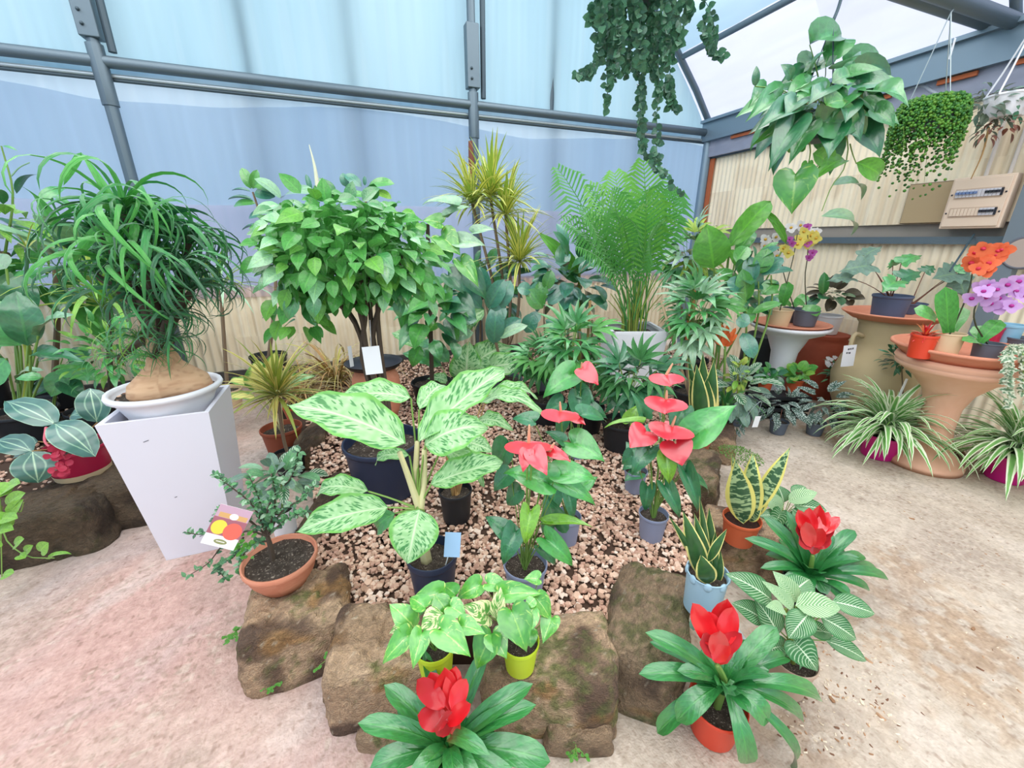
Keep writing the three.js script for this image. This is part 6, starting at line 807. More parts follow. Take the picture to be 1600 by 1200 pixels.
// amphora with a saucer of begonias
const AP = DX(1392, 505, 3.8), AD = depthOf(AP), AH = D(1392, 498, AD).y;
{
  const o = thing('amphora', 'beige clay amphora with small handles carrying a terracotta saucer', 'jar', AP), h = AH, clay = std(0xf4ead8, 0.9, { map: T.terraGrey ??= tex(64, 64, (u, v) => { const n = fbm2(u * 6, v * 6, 4, 4); return mixc([196, 184, 156], [222, 210, 184], n); }) }), k = 42 * pxSize(D(1392, 510, AD));
  mesh('body', lathe([[0, 0], [k * 0.8, 0], [k * 1.25, h * 0.25], [k * 1.38, h * 0.45], [k * 1.2, h * 0.62], [k * 0.92, h * 0.72], [k * 0.88, h * 0.8], [k * 0.92, h * 0.95], [k, h * 0.97], [k, h], [k * 0.85, h], [0, h - 0.01]], 40), clay, o);
  for (const s of [-1, 1]) { const a = SIDE.clone().multiplyScalar(s); mesh('handle', tubeGeo(curve([V(0, h * 0.84, 0).addScaledVector(a, k * 0.88), V(0, h * 0.86, 0).addScaledVector(a, k * 1.2), V(0, h * 0.74, 0).addScaledVector(a, k * 1.25), V(0, h * 0.65, 0).addScaledVector(a, k * 1.1)], 10), 0.016, 8), clay, o); }
  const s = thing('saucer', 'wide terracotta saucer on top of the amphora', 'saucer', AP.clone().setY(h)); const K = 66 * pxSize(D(1392, 495, AD)); mesh('dish', lathe([[0, 0], [K * 0.78, 0], [K * 0.97, 0.04], [K, 0.048], [K * 0.97, 0.055], [K * 0.92, 0.05], [K * 0.76, 0.012], [0, 0.012]], 40), M.terra, s);
  const cv = document.createElement('canvas'); cv.width = 128; cv.height = 96; const x = cv.getContext('2d'); x.fillStyle = '#eceaf0'; x.fillRect(0, 0, 128, 96); x.fillStyle = '#44424c'; for (const [bx, by, bw] of [[44, 14, 14], [62, 13, 10], [76, 13, 7], [88, 12, 12], [34, 30, 12], [50, 30, 6], [60, 31, 16]]) x.fillRect(bx, by, bw, 8); const ct = new THREE.CanvasTexture(cv); ct.colorSpace = THREE.SRGBColorSpace;
  const g = thing('price_sign', 'white paper sign with two lines of dark print, standing beside the amphora', 'sign', D(1326, 556, AD - 0.2)); const m = mesh('sign_sheet', boxGeo(0.09, 0.16, 0.002), std(0xffffff, 0.6, { map: ct }), g); m.rotation.set(0, -0.4, 0.1);
  const top = h + 0.014;
  const begonia = (text, px, yb, yt, w, dd, lv) => { const p = potIn(px, yb, yt, w, top, AD + dd), b = thing('potted_begonia', text, 'plant', p.P); addPot(b, p, std(0x4f5c78, 0.55)); const l = tracedLeaves(b, p.P, p.d, lv, LG.lobed, [M.greyGreen, M.bigMid, M.bigDark]); petioles(b, p.P, p.P.clone().setY(p.P.y + p.h * 0.8), l, 0.005, M.tradRed, 0.05); return b; };
  begonia('lobed leaf begonia in a slate blue pot on the amphora saucer', 1386, 492, 464, 50, -0.04, [[1360, 415, 0, 1310, 425, 0.05, 40, 0, 0, 0.6], [1400, 440, -0.1, 1378, 458, -0.15, 34, 1, 1, 0.7], [1408, 435, -0.06, 1440, 425, -0.05, 32, 0, 2, 0.6], [1408, 412, 0.05, 1440, 400, 0.08, 24, 1, 1, 0.6], [1350, 400, 0.1, 1378, 386, 0.12, 26, 0, 0, 0.5], [1330, 435, 0.05, 1290, 440, 0.1, 26, 1, 0, 0.5], [1395, 415, 0.1, 1392, 405, 0.1, 20, 1, 1, 0.5]]);
  begonia('lobed leaf begonia behind, leaning towards the orange orchid', 1418, 492, 476, 40, 0.16, [[1494, 428, -0.1, 1456, 436, -0.12, 44, 0, 0, 0.7], [1494, 430, -0.1, 1508, 466, -0.15, 34, 1, 0, 0.7], [1445, 425, 0, 1460, 415, 0, 22, 1, 2, 0.6], [1494, 425, -0.1, 1500, 412, -0.08, 22, 0, 1, 0.7]]);
}
// terracotta pedestal bowl with its saucer of small pots
const TP = D(1500, 562, 2.4).setY(0), TD = depthOf(TP), TH = D(1500, 566, TD - 0.1).y;
{
  const k = 82 * pxSize(D(1500, 560, TD)), h = TH, o = thing('terracotta_pedestal', 'tall terracotta pedestal bowl with ringed rim beside the spider plants', 'pedestal', TP);
  mesh('stand', lathe([[0, 0], [k * 0.62, 0], [k * 0.62, h * 0.05], [k * 0.56, h * 0.08], [k * 0.36, h * 0.18], [k * 0.28, h * 0.36], [k * 0.28, h * 0.56], [k * 0.38, h * 0.7], [k * 0.6, h * 0.82], [k * 0.86, h * 0.9], [k * 0.9, h * 0.91], [k * 0.92, h * 0.94], [k * 0.9, h * 0.95], [k * 0.94, h * 0.97], [k * 0.92, h], [k * 0.84, h], [0, h * 0.97]], 44), M.terraPale, o);
  const s = thing('saucer', 'deep terracotta saucer crowning the terracotta pedestal', 'saucer', TP.clone().setY(h)); mesh('dish', lathe([[0, 0], [k * 0.84, 0], [k * 1.02, 0.055], [k * 1.06, 0.06], [k * 1.06, 0.075], [k * 1.0, 0.075], [k * 0.82, 0.014], [0, 0.014]], 44), M.terra, s);
  const top = h + 0.016;
  { const p = potIn(1440, 540, 526, 34, top, TD - 0.05), c = thing('potted_succulent', 'spiky red succulent in a small red pot on the terracotta saucer', 'plant', p.P); addPot(c, p, M.potRed); tuft(c, V(0, p.h * 0.9, 0), 46, 0.09, RG.stiff, [M.red, M.redDeep, M.orange], { wide: 3, lenVar: 0.3 }); }
  orchid('orange flowered orchid in a cream pot leaning on the terracotta saucer', potIn(1474, 548, 524, 40, top, TD - 0.08), M.potTan, [[1482, 520, 0, 1477, 448, 0.02, 26, 1, 1, 0.9], [1462, 500, 0.05, 1428, 482, 0.08, 20, 0, 0, 0.6], [1488, 520, 0.05, 1505, 480, 0.1, 20, 1, 0, 0.6]], [[[[1495, 500], [1515, 450], [1520, 420]], [[1522, 395], [1536, 388], [1518, 410], [1535, 405], [1545, 412], [1556, 398], [1566, 390], [1550, 405], [1528, 420], [1540, 424], [1560, 392]]]], petalOrange, lipRed, 0.05);
  orchid('lilac flowered orchid in a grey pot on the terracotta saucer', potIn(1538, 556, 540, 36, top, TD - 0.12), M.potSlate, [[1530, 535, 0, 1564, 500, 0, 22, 0, 1, 0.6], [1530, 540, 0, 1502, 532, -0.05, 16, 0, 1, 0.6], [1540, 535, 0, 1520, 510, 0.05, 18, 0, 0, 0.6]], [[[[1522, 500], [1528, 470], [1550, 455]], [[1518, 466], [1532, 450], [1546, 446], [1540, 464], [1558, 452], [1562, 466], [1572, 472], [1548, 474], [1575, 445], [1588, 455], [1592, 440], [1560, 480], [1580, 478], [1598, 462], [1536, 456]]]], petalLilac, lipPurple, 0.05);
  { const p = potIn(1590, 548, 532, 40, top, TD + 0.05), v = thing('potted_ivy', 'cream variegated ivy hanging over the rim of the terracotta saucer', 'plant', p.P); addPot(v, p, M.potSlate); for (let s2 = 0; s2 < 12; s2++) { const x0 = 1592 + rr(-14, 26), c = curve([D(1592, 545, p.d - 0.05), D(x0 - 4, 555, TD - 0.34), D(x0 - 4, 610 + rr(-30, 40), TD - 0.36)], 9); mesh('vine', tubeGeo(c.map((q) => q.clone().sub(p.P)), 0.0015, 4), M.stem, v); for (const q of c) for (let k2 = 0; k2 < 2; k2++) { const L = rr(0.03, 0.045); placeLeaf(v, p.P, q, q.clone().add(V(rr(-1, 1), rr(-1, 0.3), rr(-1, 1)).normalize().multiplyScalar(L)), L * 0.9, LG.lobed[k2], M.ivy, TOCAM(q)); } } }
  { const P = D(1585, 500, TD + 0.1), b = thing('blue_pot', 'light blue pot behind the lilac orchid', 'pot', P.clone().setY(top)); addPot(b, { Rt: 0.06, Rb: 0.045, h: 0.17 }, std(0x8fc0dc, 0.4)); const c = thing('crimson_pot', 'small dark crimson pot behind the lilac orchid', 'pot', D(1558, 500, TD + 0.12).setY(top)); addPot(c, { Rt: 0.05, Rb: 0.04, h: 0.15 }, M.potCrimson); }
}
// spider plants in magenta pots
for (const [text, px, yb, yt, w, C, n, len] of [['spider plant with cream edged leaves in a magenta pot, white tag in its middle', 1388, 722, 690, 58, [1398, 660], 210, 0.46], ['cream edged spider plant in a magenta pot at the foot of the terracotta pedestal', 1592, 760, 725, 60, [1580, 690], 190, 0.46]]) {
  const p = potAt(px, yb, yt, w, 0), o = thing('potted_spider_plant', text, 'plant', p.P, 'cream edged spider plants'); addPot(o, p, M.potMagenta); const B = V(0, p.h * 0.95, 0); tuft(o, B, n, len, RG.spider, [M.spider], { lenVar: 0.5, wide: 1.5 }); tuft(o, B, 40, len * 0.6, RG.spider, [M.spider, M.lime], { lenVar: 0.4 });
  if (n > 200) { const t = mesh('plant_tag', boxGeo(0.03, 0.16, 0.001), M.tag, o); t.position.copy(D(1409, 610, p.d).sub(p.P)); t.rotation.z = -0.2; }
}
// small pots in front of the wall
const smallPot = (name, text, px, yb, yt, w, mat, h = 0) => { const p = potAt(px, yb, yt, w, h), o = thing(name, text, 'plant', p.P); addPot(o, p, mat); o.p = p; return o; };
{ const o = smallPot('potted_angel_begonia', 'silver speckled begonia in a slate pot next to the hanging white tag', 1220, 681, 663, 28, M.potSlate), p = o.p; bush(o, D(1222, 635, p.d), V(0.14, 0.13, 0.1), 34, 0.11, LG.lance, [M.begonia], { droop: 0.6, wMul: 1.3, face: 0.7 }); tube(o, p.P, [p.P.clone().setY(p.h * 0.8), D(1222, 640, p.d)], 0.005, 0.003, M.tradRed); }
{ const o = smallPot('potted_angel_begonia', 'silver speckled begonia in a slate pot beside the first spider plant', 1278, 683, 664, 28, M.potSlate), p = o.p; bush(o, D(1284, 632, p.d), V(0.12, 0.13, 0.1), 30, 0.11, LG.lance, [M.begonia], { droop: 0.6, wMul: 1.3, face: 0.7 }); tube(o, p.P, [p.P.clone().setY(p.h * 0.8), D(1284, 640, p.d)], 0.005, 0.003, M.tradRed); }
{ const o = smallPot('potted_peperomia', 'round leaved peperomia in a small orange pot before the white pedestal foot', 1198, 614, 598, 22, M.potPlastic, 0.2), p = o.p; bush(o, D(1200, 586, p.d), V(0.12, 0.06, 0.08), 34, 0.06, LG.round, [M.ficusC, M.bigDark, M.ficusA], { droop: 0.1, inner: 0.2, face: 0.6 }); }
{ const o = smallPot('potted_peperomia', 'light green round leaved peperomia in a small orange pot, white card behind', 1244, 614, 596, 27, M.potPlastic, 0.2), p = o.p; bush(o, D(1246, 584, p.d), V(0.12, 0.06, 0.08), 30, 0.07, LG.round, [M.ficusB, M.ficusA, M.lime], { droop: 0.1, inner: 0.2, face: 0.6 }); const t = mesh('plant_card', boxGeo(0.09, 0.09, 0.001), M.tag, o); t.position.copy(D(1258, 578, p.d + 0.1).sub(p.P)); }
{ const P = G(1222, 618, 0.2).setY(0), o = thing('crate', 'low black crate under the two peperomia pots', 'crate', P.addScaledVector(FWD, 0.05)) ; for (let k = 0; k < 4; k++) mesh('slat', boxGeo(0.46, 0.03, 0.16, 0, 0.03 + k * 0.05, 0, 0.004), M.potBlack, o).rotation.y = -21.5 * R; mesh('lid', boxGeo(0.44, 0.012, 0.15, 0, 0.193, 0), M.potBlack, o).rotation.y = -21.5 * R; }
{ const o = smallPot('potted_white_flower', 'dark leaved plant with tiny white flowers near the brown jar', 1316, 640, 622, 28, M.potBlack), p = o.p; bush(o, D(1318, 580, p.d), V(0.2, 0.09, 0.1), 60, 0.08, LG.lance, [M.bigDark, M.bushDeep, M.bigMid], { droop: 0, inner: 0.3 }); for (let i = 0; i < 9; i++) { const f = mesh('flower', bloomGeo, petalWhite, o); const B = D(1298 + rr(-6, 8), 566 + rr(-8, 10), p.d - 0.05); f.position.copy(B).sub(p.P); f.scale.setScalar(0.02); f.quaternion.setFromUnitVectors(V(0, 0, 1), TOCAM(B)); } }
{ const o = smallPot('potted_dark_shrub', 'small dark shrub in a black pot between amphora and terracotta pedestal', 1415, 690, 655, 36, M.potBlack), p = o.p; bush(o, D(1408, 560, p.d), V(0.1, 0.13, 0.1), 90, 0.06, LG.lance, [M.bushDeep, M.bigDark, M.tradescantia], { droop: 0, inner: 0.3 }); tube(o, p.P, [p.P.clone().setY(p.h * 0.8), D(1408, 560, p.d)], 0.006, 0.004, M.bark); }
{ const o = smallPot('potted_violet', 'low plant in a dark pot half hidden under the first spider plant', 1330, 672, 655, 40, M.potBlack), p = o.p; bush(o, D(1330, 640, p.d), V(0.1, 0.05, 0.08), 30, 0.07, LG.ellipse, [M.bigDark, M.tradRed, M.bushDeep], { droop: 0.2 }); }
{ // aluminium plant with yellow centre and the dangling tag
  const o = smallPot('potted_pilea', 'silver patterned pilea with yellow young growth in a brown pot', 1137, 700, 682, 32, M.potBrown), p = o.p; bush(o, D(1152, 612, p.d + 0.05), V(0.15, 0.2, 0.12), 44, 0.13, LG.ellipse, [M.aluminium, M.aluminium, M.greyGreen], { droop: 0.4, wMul: 0.85, face: 0.7 }); bush(o, D(1153, 590, p.d), V(0.04, 0.13, 0.04), 26, 0.06, LG.ellipse, [M.palmYellow, M.lime, M.cane], { droop: 0.2, face: 0.6 }); bush(o, D(1145, 660, p.d), V(0.06, 0.1, 0.05), 34, 0.06, LG.small, [M.begonia, M.bushDeep], { droop: 0.6, face: 0.6 }); tube(o, p.P, [p.P.clone().setY(p.h * 0.8), D(1150, 640, p.d), D(1153, 580, p.d)], 0.006, 0.004, M.cane);
  const t = mesh('plant_tag', boxGeo(0.055, 0.08, 0.001), M.tag, o); t.position.copy(D(1182, 659, p.d - 0.12).sub(p.P)); t.rotation.z = -0.15; label(t, 'white tag on a bent wire'); tube(o, p.P, [D(1145, 690, p.d - 0.1), D(1170, 645, p.d - 0.11), D(1190, 626, p.d - 0.12), D(1184, 648, p.d - 0.12)], 0.0015, 0.0015, M.wire, 'tag_wire'); }
{ const o = smallPot('potted_anthurium', 'young anthurium in a brown pot on the mossy edging stone', 1098, 712, 694, 28, M.potBrown, 0.12), p = o.p; tracedLeaves(o, p.P, p.d, [[1098, 690, 0, 1118, 668, 0, 20, 0, 0, 0.6], [1096, 690, 0, 1075, 680, 0, 18, 0, 1, 0.5]], LG.heart, [M.anth, M.anthDeep]); }
{ const P = G(1150, 745, 0.05).setY(0.19), o = thing('moss_plant', 'pale green creeping moss cushion on the mossy edging stone', 'plant', P), g = new THREE.InstancedMesh(LG.small[0], M.lime, 900), m4 = new THREE.Matrix4(), q = new THREE.Quaternion(), col = [0xb8c878, 0x9cb060, 0xd0d898]; for (let i = 0; i < 900; i++) { const a = rr(0, 6.28), r = Math.sqrt(rnd()) * 0.14, h = 0.06 * (1 - r / 0.15); q.setFromEuler(new THREE.Euler(rr(-1, 1), rr(0, 6), rr(-0.5, 1))); const L = rr(0.008, 0.016); g.setMatrixAt(i, m4.compose(V(Math.cos(a) * r * 0.7, h * rr(0.2, 1), Math.sin(a) * r), q, V(L, L, L))); g.setColorAt(i, new THREE.Color(pick(col))); } g.name = 'moss_leaves'; g.castShadow = g.receiveShadow = true; o.add(stuff(g)); }
{ // orange guzmania
  const P = D(1135, 620, 2.75).setY(0.1), d = 2.75, o = thing('potted_guzmania', 'guzmania with a star shaped orange flower behind the dark snake plant', 'plant', P); plainPot(o, P, 0.09, 0.14, M.potBlack); tuft(o, V(0, 0.14, 0), 22, 0.32, RG.spider, [M.bigMid, M.palm], { wide: 1.3 }); const F0 = D(1133, 540, d); tube(o, P, [P.clone().setY(0.2), F0], 0.01, 0.008, M.stem, 'flower_stem', 3); const f = new THREE.Group(); f.name = 'flower_head'; f.position.copy(F0).sub(P); o.add(f);
  for (const [x, y] of [[1118, 518], [1128, 506], [1137, 506], [1150, 512], [1152, 522], [1116, 532], [1146, 534], [1130, 526], [1140, 520], [1122, 524]]) { const Tp = D(x, y, d + rr(-0.06, 0.06)); placeLeaf(f, F0, F0, Tp, 0.035, LG.bract[0], M.orange, TOCAM(F0).add(V(0, 0.4, 0)), 'bract'); } }
// ---------- hanging plants and wall fittings ----------
seed(91);
{ // big pothos basket on the tie pipe
  const z = -1.87, A = (x, y, dz = 0) => onZ(x, y, z + dz), P = A(1275, 215), o = thing('hanging_pothos', 'large leaved pothos in a hanging basket on a dark hook', 'hanging plant', P);
  mesh('basket', potGeo(0.13, 0.09, 0.14, 0.12).translate(0, -0.02, 0), std(0x3a4a4c, 0.6), o); mesh('soil', soilGeo(0.115, 0.09), M.soil, o);
  const hk = A(1302, 32), topH = V(hk.x, 2.7, z); tube(o, P, [hk, A(1310, 12), topH.clone().add(V(0.03, -0.06, 0)), topH.clone().add(V(0.05, 0.04, 0)), topH.clone().add(V(-0.03, 0.09, 0)), topH.clone().add(V(-0.05, 0.02, 0))], 0.008, 0.008, M.hook, 'hook', 20, 8);
  for (const a of [0, 2.1, 4.2]) tube(o, P, [P.clone().add(V(Math.cos(a) * 0.12, 0.1, Math.sin(a) * 0.12)), hk], 0.003, 0.003, M.hook, 'hanger', 2, 5);
  const traced = [[1290, 100, 0, 1325, 56, 0.05, 34, 1, 0, 0.8], [1265, 70, 0, 1315, 68, 0.05, 40, 0, 0, 0.7], [1180, 135, 0, 1182, 102, 0, 10, 1, 2, 0.7], [1195, 145, 0.05, 1168, 170, 0, 30, 0, 0, 0.7], [1215, 160, 0, 1165, 190, -0.05, 42, 0, 0, 0.7], [1230, 175, -0.1, 1180, 205, -0.12, 36, 0, 2, 0.7], [1245, 160, -0.12, 1225, 185, -0.16, 34, 0, 2, 0.7], [1275, 190, -0.14, 1345, 200, -0.2, 48, 0, 0, 0.8], [1325, 170, -0.05, 1386, 176, -0.1, 40, 0, 1, 0.8], [1330, 120, 0, 1390, 132, 0, 36, 0, 2, 0.7], [1320, 105, 0.05, 1375, 92, 0.05, 30, 0, 0, 0.7], [1300, 130, -0.1, 1335, 118, -0.1, 30, 1, 0, 0.7], [1240, 195, -0.14, 1200, 268, -0.15, 40, 0, 2, 0.8], [1262, 200, -0.14, 1232, 258, -0.15, 32, 0, 0, 0.8], [1225, 205, 0, 1172, 230, 0, 22, 0, 1, 0.7], [1345, 205, 0, 1365, 215, 0, 24, 0, 1, 0.7], [1358, 200, 0, 1372, 222, 0, 20, 0, 2, 0.7], [1350, 180, 0.05, 1368, 190, 0, 24, 0, 1, 0.7], [1280, 150, -0.15, 1245, 140, -0.15, 34, 0, 0, 0.7], [1250, 120, 0.05, 1215, 135, 0.05, 30, 0, 2, 0.7], [1236, 125, 0, 1222, 100, 0, 16, 1, 2, 0.6], [1290, 140, -0.18, 1262, 165, -0.2, 36, 0, 2, 0.7], [1325, 150, -0.16, 1300, 185, -0.2, 36, 0, 0, 0.7], [1270, 95, 0.1, 1245, 120, 0.1, 40, 0, 2, 0.6], [1320, 185, -0.12, 1350, 215, -0.14, 30, 0, 0, 0.7], [1245, 230, -0.05, 1250, 205, -0.1, 22, 0, 1, 0.6], [1290, 165, -0.22, 1320, 160, -0.22, 30, 0, 1, 0.7], [1220, 150, 0.1, 1190, 160, 0.1, 34, 0, 0, 0.7], [1345, 150, 0.12, 1370, 160, 0.1, 34, 0, 2, 0.7],
    [1243, 272, -0.12, 1237, 335, -0.14, 52, 0, 1, 0.95], [1320, 250, -0.1, 1265, 282, -0.12, 22, 1, 3, 0.7], [1338, 254, -0.08, 1378, 278, -0.1, 26, 1, 3, 0.8], [1300, 290, -0.06, 1353, 305, -0.06, 20, 1, 4, 0.5], [1283, 338, -0.04, 1340, 362, -0.04, 20, 1, 4, 0.6], [1270, 240, -0.1, 1290, 255, -0.1, 24, 1, 3, 0.7], [1262, 255, -0.12, 1256, 280, -0.12, 14, 2, 3, 0.6], [1290, 235, -0.1, 1300, 255, -0.1, 16, 1, 3, 0.6]];
  for (const [bx, by, bd, tx, ty, td, w, gi, mi, face] of traced) { const B = A(bx, by, -bd), Tp = A(tx, ty, -td), m = B.clone().lerp(Tp, 0.5); placeLeaf(o, P, B, Tp, w * 1.15 * pxSize(m), LG.pothos[gi], [M.ficusC, M.pothosDeep, M.bigDark, M.banana, M.pale][mi], V(0, 1, 0).lerp(TOCAM(m), face)); if (by < 235) mesh('petiole', stemGeo(P, [P.clone().add(V(rr(-0.08, 0.08), 0.1, rr(-0.06, 0.06))), P.clone().lerp(B, 0.6).add(V(0, 0.08, 0)), B], [0.004, 0.003, 0.003], 5, 4), M.stem, o); }
  bush(o, P.clone().add(V(0, 0.12, 0)), V(0.3, 0.24, 0.26), 44, 0.17, [LG.pothos[0], LG.pothos[2]], [M.ficusC, M.bigDark, M.bigMid, M.anthDeep], { droop: 0.8, inner: 0.6, bottom: -0.6, face: 1.1, lenVar: 0.25, wMul: 1.1 });
  for (const pts of [[[1310, 190], [1325, 225], [1318, 265], [1300, 290], [1284, 330]], [[1262, 210], [1266, 240], [1255, 275], [1243, 275]], [[1328, 225], [1332, 240], [1338, 256]], [[1300, 200], [1298, 235], [1275, 262]]]) tube(o, P, pts.map(([x, y]) => A(x, y, 0.1)), 0.004, 0.0025, M.stem, 'vine', 10, 5);
}
function hangerTo(o, P, z, x, r, y, mat, n = 3) { const k = V(x, 2.68, z); for (let i = 0; i < n; i++) { const a = i / n * 6.28; tube(o, P, [P.clone().add(V(Math.cos(a) * r, y, Math.sin(a) * r)), k], 0.003, 0.003, mat, 'hanger', 2, 5); } tube(o, P, [k, k.clone().add(V(0.03, 0.05, 0)), k.clone().add(V(0, 0.11, 0)), k.clone().add(V(-0.04, 0.06, 0))], 0.005, 0.005, mat, 'hook', 10, 6); }
{ // long trailing vine over the middle
  const z = -1.87, A = (x, y, dz = 0) => onZ(x, y, z + dz), C = A(1010, -30), P = C.clone(), o = thing('hanging_vine', 'dark small leaved vine trailing long strands from a basket above', 'hanging plant', P); mesh('basket', potGeo(0.16, 0.11, 0.14, 0.12).translate(0, -0.06, 0), M.potSlate, o); hangerTo(o, P, z, P.x, 0.15, 0.08, M.hook);
  const ends = [[935, 92, 0], [948, 60, 0.05], [950, 168, 0], [962, 125, 0.08], [975, 118, -0.06], [985, 110, 0], [1000, 100, 0.1], [1002, 235, -0.04], [1012, 105, -0.08], [1020, 118, 0], [1030, 155, 0.05], [1048, 165, -0.05], [1060, 70, 0.06], [1072, 30, 0], [1112, 70, -0.05], [1078, 15, 0.05], [958, 100, -0.1], [940, 40, 0.1], [968, 80, 0.12], [1040, 100, 0.1], [1055, 55, -0.1], [992, 60, -0.12], [925, 30, 0.02], [1025, 80, -0.12]];
  let cnt = 0; const rest = [];
  for (const [x, y, dz] of ends) { const top = A(mix(1010, x, 0.75) + rr(-6, 6), -25, dz), pts = curve([C.clone().add(V(rr(-0.1, 0.1), 0.03, rr(-0.1, 0.1))), top, A(mix(x, x + rr(-6, 6), 0.5), y * 0.45, dz), A(x, y, dz)], Math.max(10, Math.round((y + 60) / 6))); mesh('vine', tubeGeo(pts.map((p) => p.clone().sub(P)), 0.002, 4), M.vineDeep, o);
    for (const q of pts.slice(2)) for (let k = 0; k < 3; k++) { const L = rr(0.026, 0.042), t = q.clone().add(V(rr(-1, 1), rr(-0.9, 0.3), rr(-1, 1)).normalize().multiplyScalar(L)); placeLeaf(o, P, q, t, L * 0.8, LG.ficusSmall ??= leafGeo({ out: 'ovate', asp: 0.7, arch: 0.08, fold: 0.2, nl: 4, nw: 1 }), pick([M.vine, M.vineDeep, M.vine]), TOCAM(q)); } }
  const long = [[[1004, 100], [1002, 170], [1004, 230], [1025, 262]], [[1030, 120], [1026, 200], [1030, 255], [1062, 300]], [[1040, 130], [1050, 160], [1058, 170]], [[930, 100], [918, 112], [902, 114]], [[1098, 30], [1108, 70], [1130, 88]]];
  for (const l of long) { const pts = curve(l.map(([x, y]) => A(x, y, 0)), 26); mesh('vine', tubeGeo(pts.map((p) => p.clone().sub(P)), 0.002, 4), M.vine, o); for (const q of pts) for (let k = 0; k < 2; k++) { const L = rr(0.026, 0.042); placeLeaf(o, P, q, q.clone().add(V(rr(-1, 1), rr(-0.9, 0.3), rr(-0.5, 0.5)).normalize().multiplyScalar(L)), L * 0.8, LG.ficusSmall, pick([M.vine, M.vineDeep]), TOCAM(q)); } }
}
{ // string of pearls
  const z = -1.87, A = (x, y, dz = 0) => onZ(x, y, z + dz), P = A(1456, 172), o = thing('hanging_pearls', 'string of pearls plant overflowing its hanging pot before the cream wall', 'hanging plant', P); mesh('pot', potGeo(0.14, 0.1, 0.13, 0.12).translate(0, -0.1, 0), M.potSlate, o); hangerTo(o, P, z, A(1480, 40).x, 0.13, 0.02, M.wire); const t = mesh('plant_tag', boxGeo(0.02, 0.11, 0.001), M.tag, o); t.position.copy(A(1488, 76).sub(P));
  const g = new THREE.InstancedMesh(new THREE.SphereGeometry(1, 6, 5), std(0x7fae5e, 0.5), 5200), m4 = new THREE.Matrix4(), q = new THREE.Quaternion(); let i = 0; const col = [0x9cc882, 0x74a878, 0xb4d490, 0xbccc7c, 0x5f9874];
  for (let s = 0; s < 210 && i < 5200; s++) { const a = rr(0, 6.28), r0 = rr(0.02, 0.13), front = Math.sin(a), len = 0.12 + 0.3 * Math.pow(rnd(), 1.3) * (0.6 + 0.4 * Math.abs(Math.cos(a + 0.8))) + (rnd() < 0.12 ? 0.12 : 0), rx = Math.cos(a) * 0.16, rz = front * 0.16; const c = curve([V(Math.cos(a) * r0, 0.04, front * r0), V(rx * 0.9, 0.045, rz * 0.9), V(rx * 1.1, -0.04, rz * 1.1), V(rx * 1.08 + rr(-0.02, 0.02), -len, rz * 1.08)], 24); for (const p of c) { if (i >= 5200) break; const k = rr(0.006, 0.01); g.setMatrixAt(i, m4.compose(p.add(V(rr(-1, 1), rr(-1, 1), rr(-1, 1)).multiplyScalar(0.012)), q, V(k, k, k))); g.setColorAt(i++, new THREE.Color(pick(col))); } }
  g.count = i; g.name = 'pearls'; g.castShadow = g.receiveShadow = true; o.add(stuff(g));
  for (const [x, y] of [[1448, 285], [1412, 250], [1430, 260]]) tube(o, P, [A(x, 200), A(x, (200 + y) / 2), A(x - 4, y)], 0.0015, 0.001, M.stem, 'strand', 5, 4);
}
{ // striped trailing plant in a white hanging pot
  const X = 4.06, A = (x, y, dx = 0) => onX(x, y, X + dx), P = A(1572, 168), o = thing('hanging_tradescantia', 'purple and grey striped trailing plant in a white hanging pot', 'hanging plant', P); mesh('pot', potGeo(0.12, 0.09, 0.13, 0.12).translate(0, -0.06, 0), M.potWhite, o); const k = V(P.x - 0.05, 2.62, P.z + 0.02);
  for (const a of [0.4, 1.8, 3.2, 4.6]) tube(o, P, [P.clone().add(V(Math.cos(a) * 0.12, 0.06, Math.sin(a) * 0.12)), P.clone().add(V(Math.cos(a) * 0.07, 0.2, Math.sin(a) * 0.07)), k], 0.006, 0.005, M.potWhite, 'hanger', 4, 6); tube(o, P, [k, k.clone().add(V(0.02, 0.05, 0)), V(k.x, 2.72, k.z)], 0.006, 0.006, M.potWhite, 'hook', 5, 6);
  bush(o, A(1540, 170, -0.05), V(0.14, 0.12, 0.14), 110, 0.08, LG.lance, [M.tradescantia, M.tradescantia, M.greyGreen], { droop: 0.7, inner: 0.3, face: 0.6 }); bush(o, A(1590, 160), V(0.1, 0.1, 0.12), 40, 0.07, LG.lance, [M.tradescantia, M.bushDeep, M.vine], { droop: 0.7, inner: 0.3, face: 0.6 }); bush(o, A(1540, 205, -0.05), V(0.06, 0.1, 0.06), 30, 0.06, LG.lance, [M.tradRed, M.tradescantia], { droop: 0.9, inner: 0.2, face: 0.6 }); bush(o, A(1575, 195, -0.05), V(0.08, 0.06, 0.06), 18, 0.05, LG.small, [M.tradRed], { droop: 0.6, inner: 0.3 });
  tube(o, P, [A(1545, 200, -0.05), A(1535, 240, -0.05), A(1517, 280, -0.03)], 0.006, 0.003, M.stemRed, 'dry_stem');
}
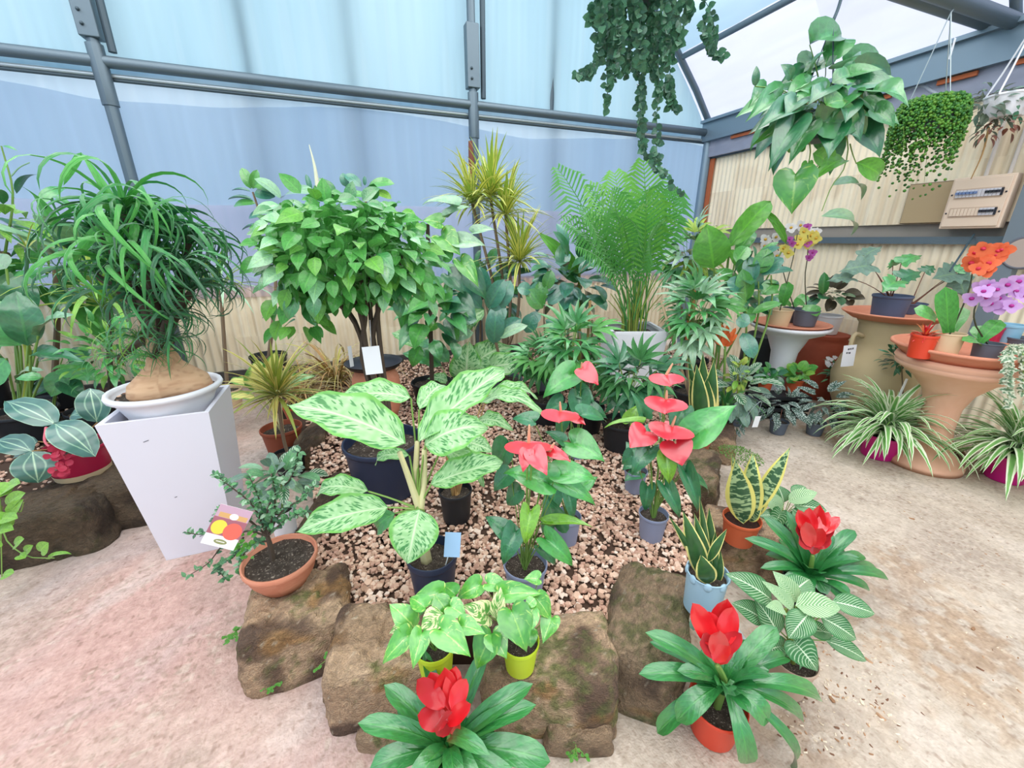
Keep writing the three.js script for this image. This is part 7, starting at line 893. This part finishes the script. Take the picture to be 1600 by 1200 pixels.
// electrics on the wall
{
  const a = onX(1475, 358, XR - 0.02), b = onX(1570, 355, XR - 0.02), t = onX(1590, 270, XR - 0.02), w = Math.abs(b.z - a.z), h = t.y - b.y, zc = (a.z + b.z) / 2, y0 = a.y;
  const P = V(XR - 0.03, y0, zc), o = thing('breaker_box', 'beige breaker box with two rows of switches on the cream wall', 'breaker box', P), bm = std(0xead2bc, 0.5), dark = std(0x2c2c36, 0.4), pale = std(0xd8d4da, 0.4), blue = std(0x6f86b4, 0.5), recess = std(0xcdb29c, 0.6);
  mesh('case', boxGeo(0.07, h, w, -0.035, h / 2, 0, 0.006), bm, o); mesh('cover', boxGeo(0.012, h * 0.92, w * 0.92, -0.076, h / 2, 0, 0.004), bm, o);
  for (const [yy, row] of [[0.68, 0], [0.32, 1]]) {
    const r = mesh('switch_row', boxGeo(0.006, h * 0.19, w * 0.76, -0.083, h * yy, 0), recess, o), n = 12, sw = w * 0.72 / n;
    for (let i = 0; i < n; i++) { const z = -w * 0.36 + sw * (i + 0.5), isSw = row ? i >= 8 : (i < 6 || i >= 8); mesh(isSw ? 'breaker' : 'blank', boxGeo(0.008, h * 0.14, sw * 0.9, -0.089, h * yy, z), isSw ? pale : (row ? bm : pale), o); if (isSw) mesh('toggle', boxGeo(0.012, h * 0.045, sw * 0.8, -0.098, h * (yy + 0.01), z), row ? dark : (i < 6 ? blue : dark), o); }
    mesh('label_end', boxGeo(0.008, h * 0.14, sw * 0.6, -0.09, h * yy, w * 0.375), dark, o);
    for (const s of [-1, 1]) mesh('screw', new THREE.SphereGeometry(0.006, 8, 6).translate(-0.083, h * (yy - 0.01), s * w * 0.43), dark, o);
  }
  const pl = onX(1408, 349, XR - 0.02), pr = onX(1480, 350, XR - 0.02), pt = onX(1420, 290, XR - 0.02), pw = Math.abs(pr.z - pl.z), ph = pt.y - pl.y, o2 = thing('blank_panel', 'plain tan panel mounted beside the breaker box', 'panel', V(XR - 0.03, pl.y, (pl.z + pr.z) / 2)); mesh('plate', boxGeo(0.012, ph, pw, -0.004, ph / 2, 0), std(0xb39c78, 0.55), o2); mesh('frame_edge', boxGeo(0.006, ph + 0.012, pw + 0.012, 0.002, ph / 2, 0), std(0x6e5a44, 0.7), o2);
  const cond = (text, z, y1, x = XR - 0.045) => { const c = thing('conduit', text, 'conduit', V(x, y0 + h, z)); tube(c, c.position, [V(x, y0 + h, z), V(x, y1, z)], 0.012, 0.012, std(0xd6ccc4, 0.5), 'pipe', 2, 8); return c; };
  cond('pale conduit pipe running up from the breaker box beside the dry stem', zc - 0.02, 2.4); cond('pale conduit pipe running up from the breaker box by the grey post', zc + 0.1, 2.4);
  const wc = thing('wall_cable', 'grey cable looping along the insulation under the gutter', 'cable', onX(1385, 155, XR - 0.08)); tube(wc, wc.position, [[1360, 160], [1400, 148], [1440, 134], [1455, 142], [1470, 150]].map(([x, y]) => onX(x, y, XR - 0.08)), 0.012, 0.012, std(0xa8b0be, 0.6), 'cable', 14, 8);
  const gp = structure('trim_1'); mesh('post', boxGeo(0.08, 2.4, 0.1, XR - 0.06, 1.2, onX(1592, 330, XR).z + 0.06), std(0x76828c, 0.6), gp);
  const rod = thing('support_rod', 'thin dark rod leaning up to the wall rail behind the begonia', 'rod', onX(1488, 432, XR - 0.3)); tube(rod, rod.position, [onX(1484, 424, XR - 0.35), onX(1522, 366, XR - 0.06)], 0.006, 0.006, M.hook, 'rod', 2, 6);
  const coil = thing('cable_loop', 'large loop of grey cable hanging on the wall by the orange orchid', 'cable', onX(1600, 395, XR - 0.1)); const cz = coil.position; mesh('loop', new THREE.TorusGeometry(0.1, 0.01, 8, 40).rotateY(Math.PI / 2), std(0x6c6e78, 0.6), coil); mesh('cover_disc', new THREE.CylinderGeometry(0.095, 0.095, 0.015, 32).rotateZ(Math.PI / 2), std(0xb9a89e, 0.6), coil);
}
renderer.render(scene, camera);
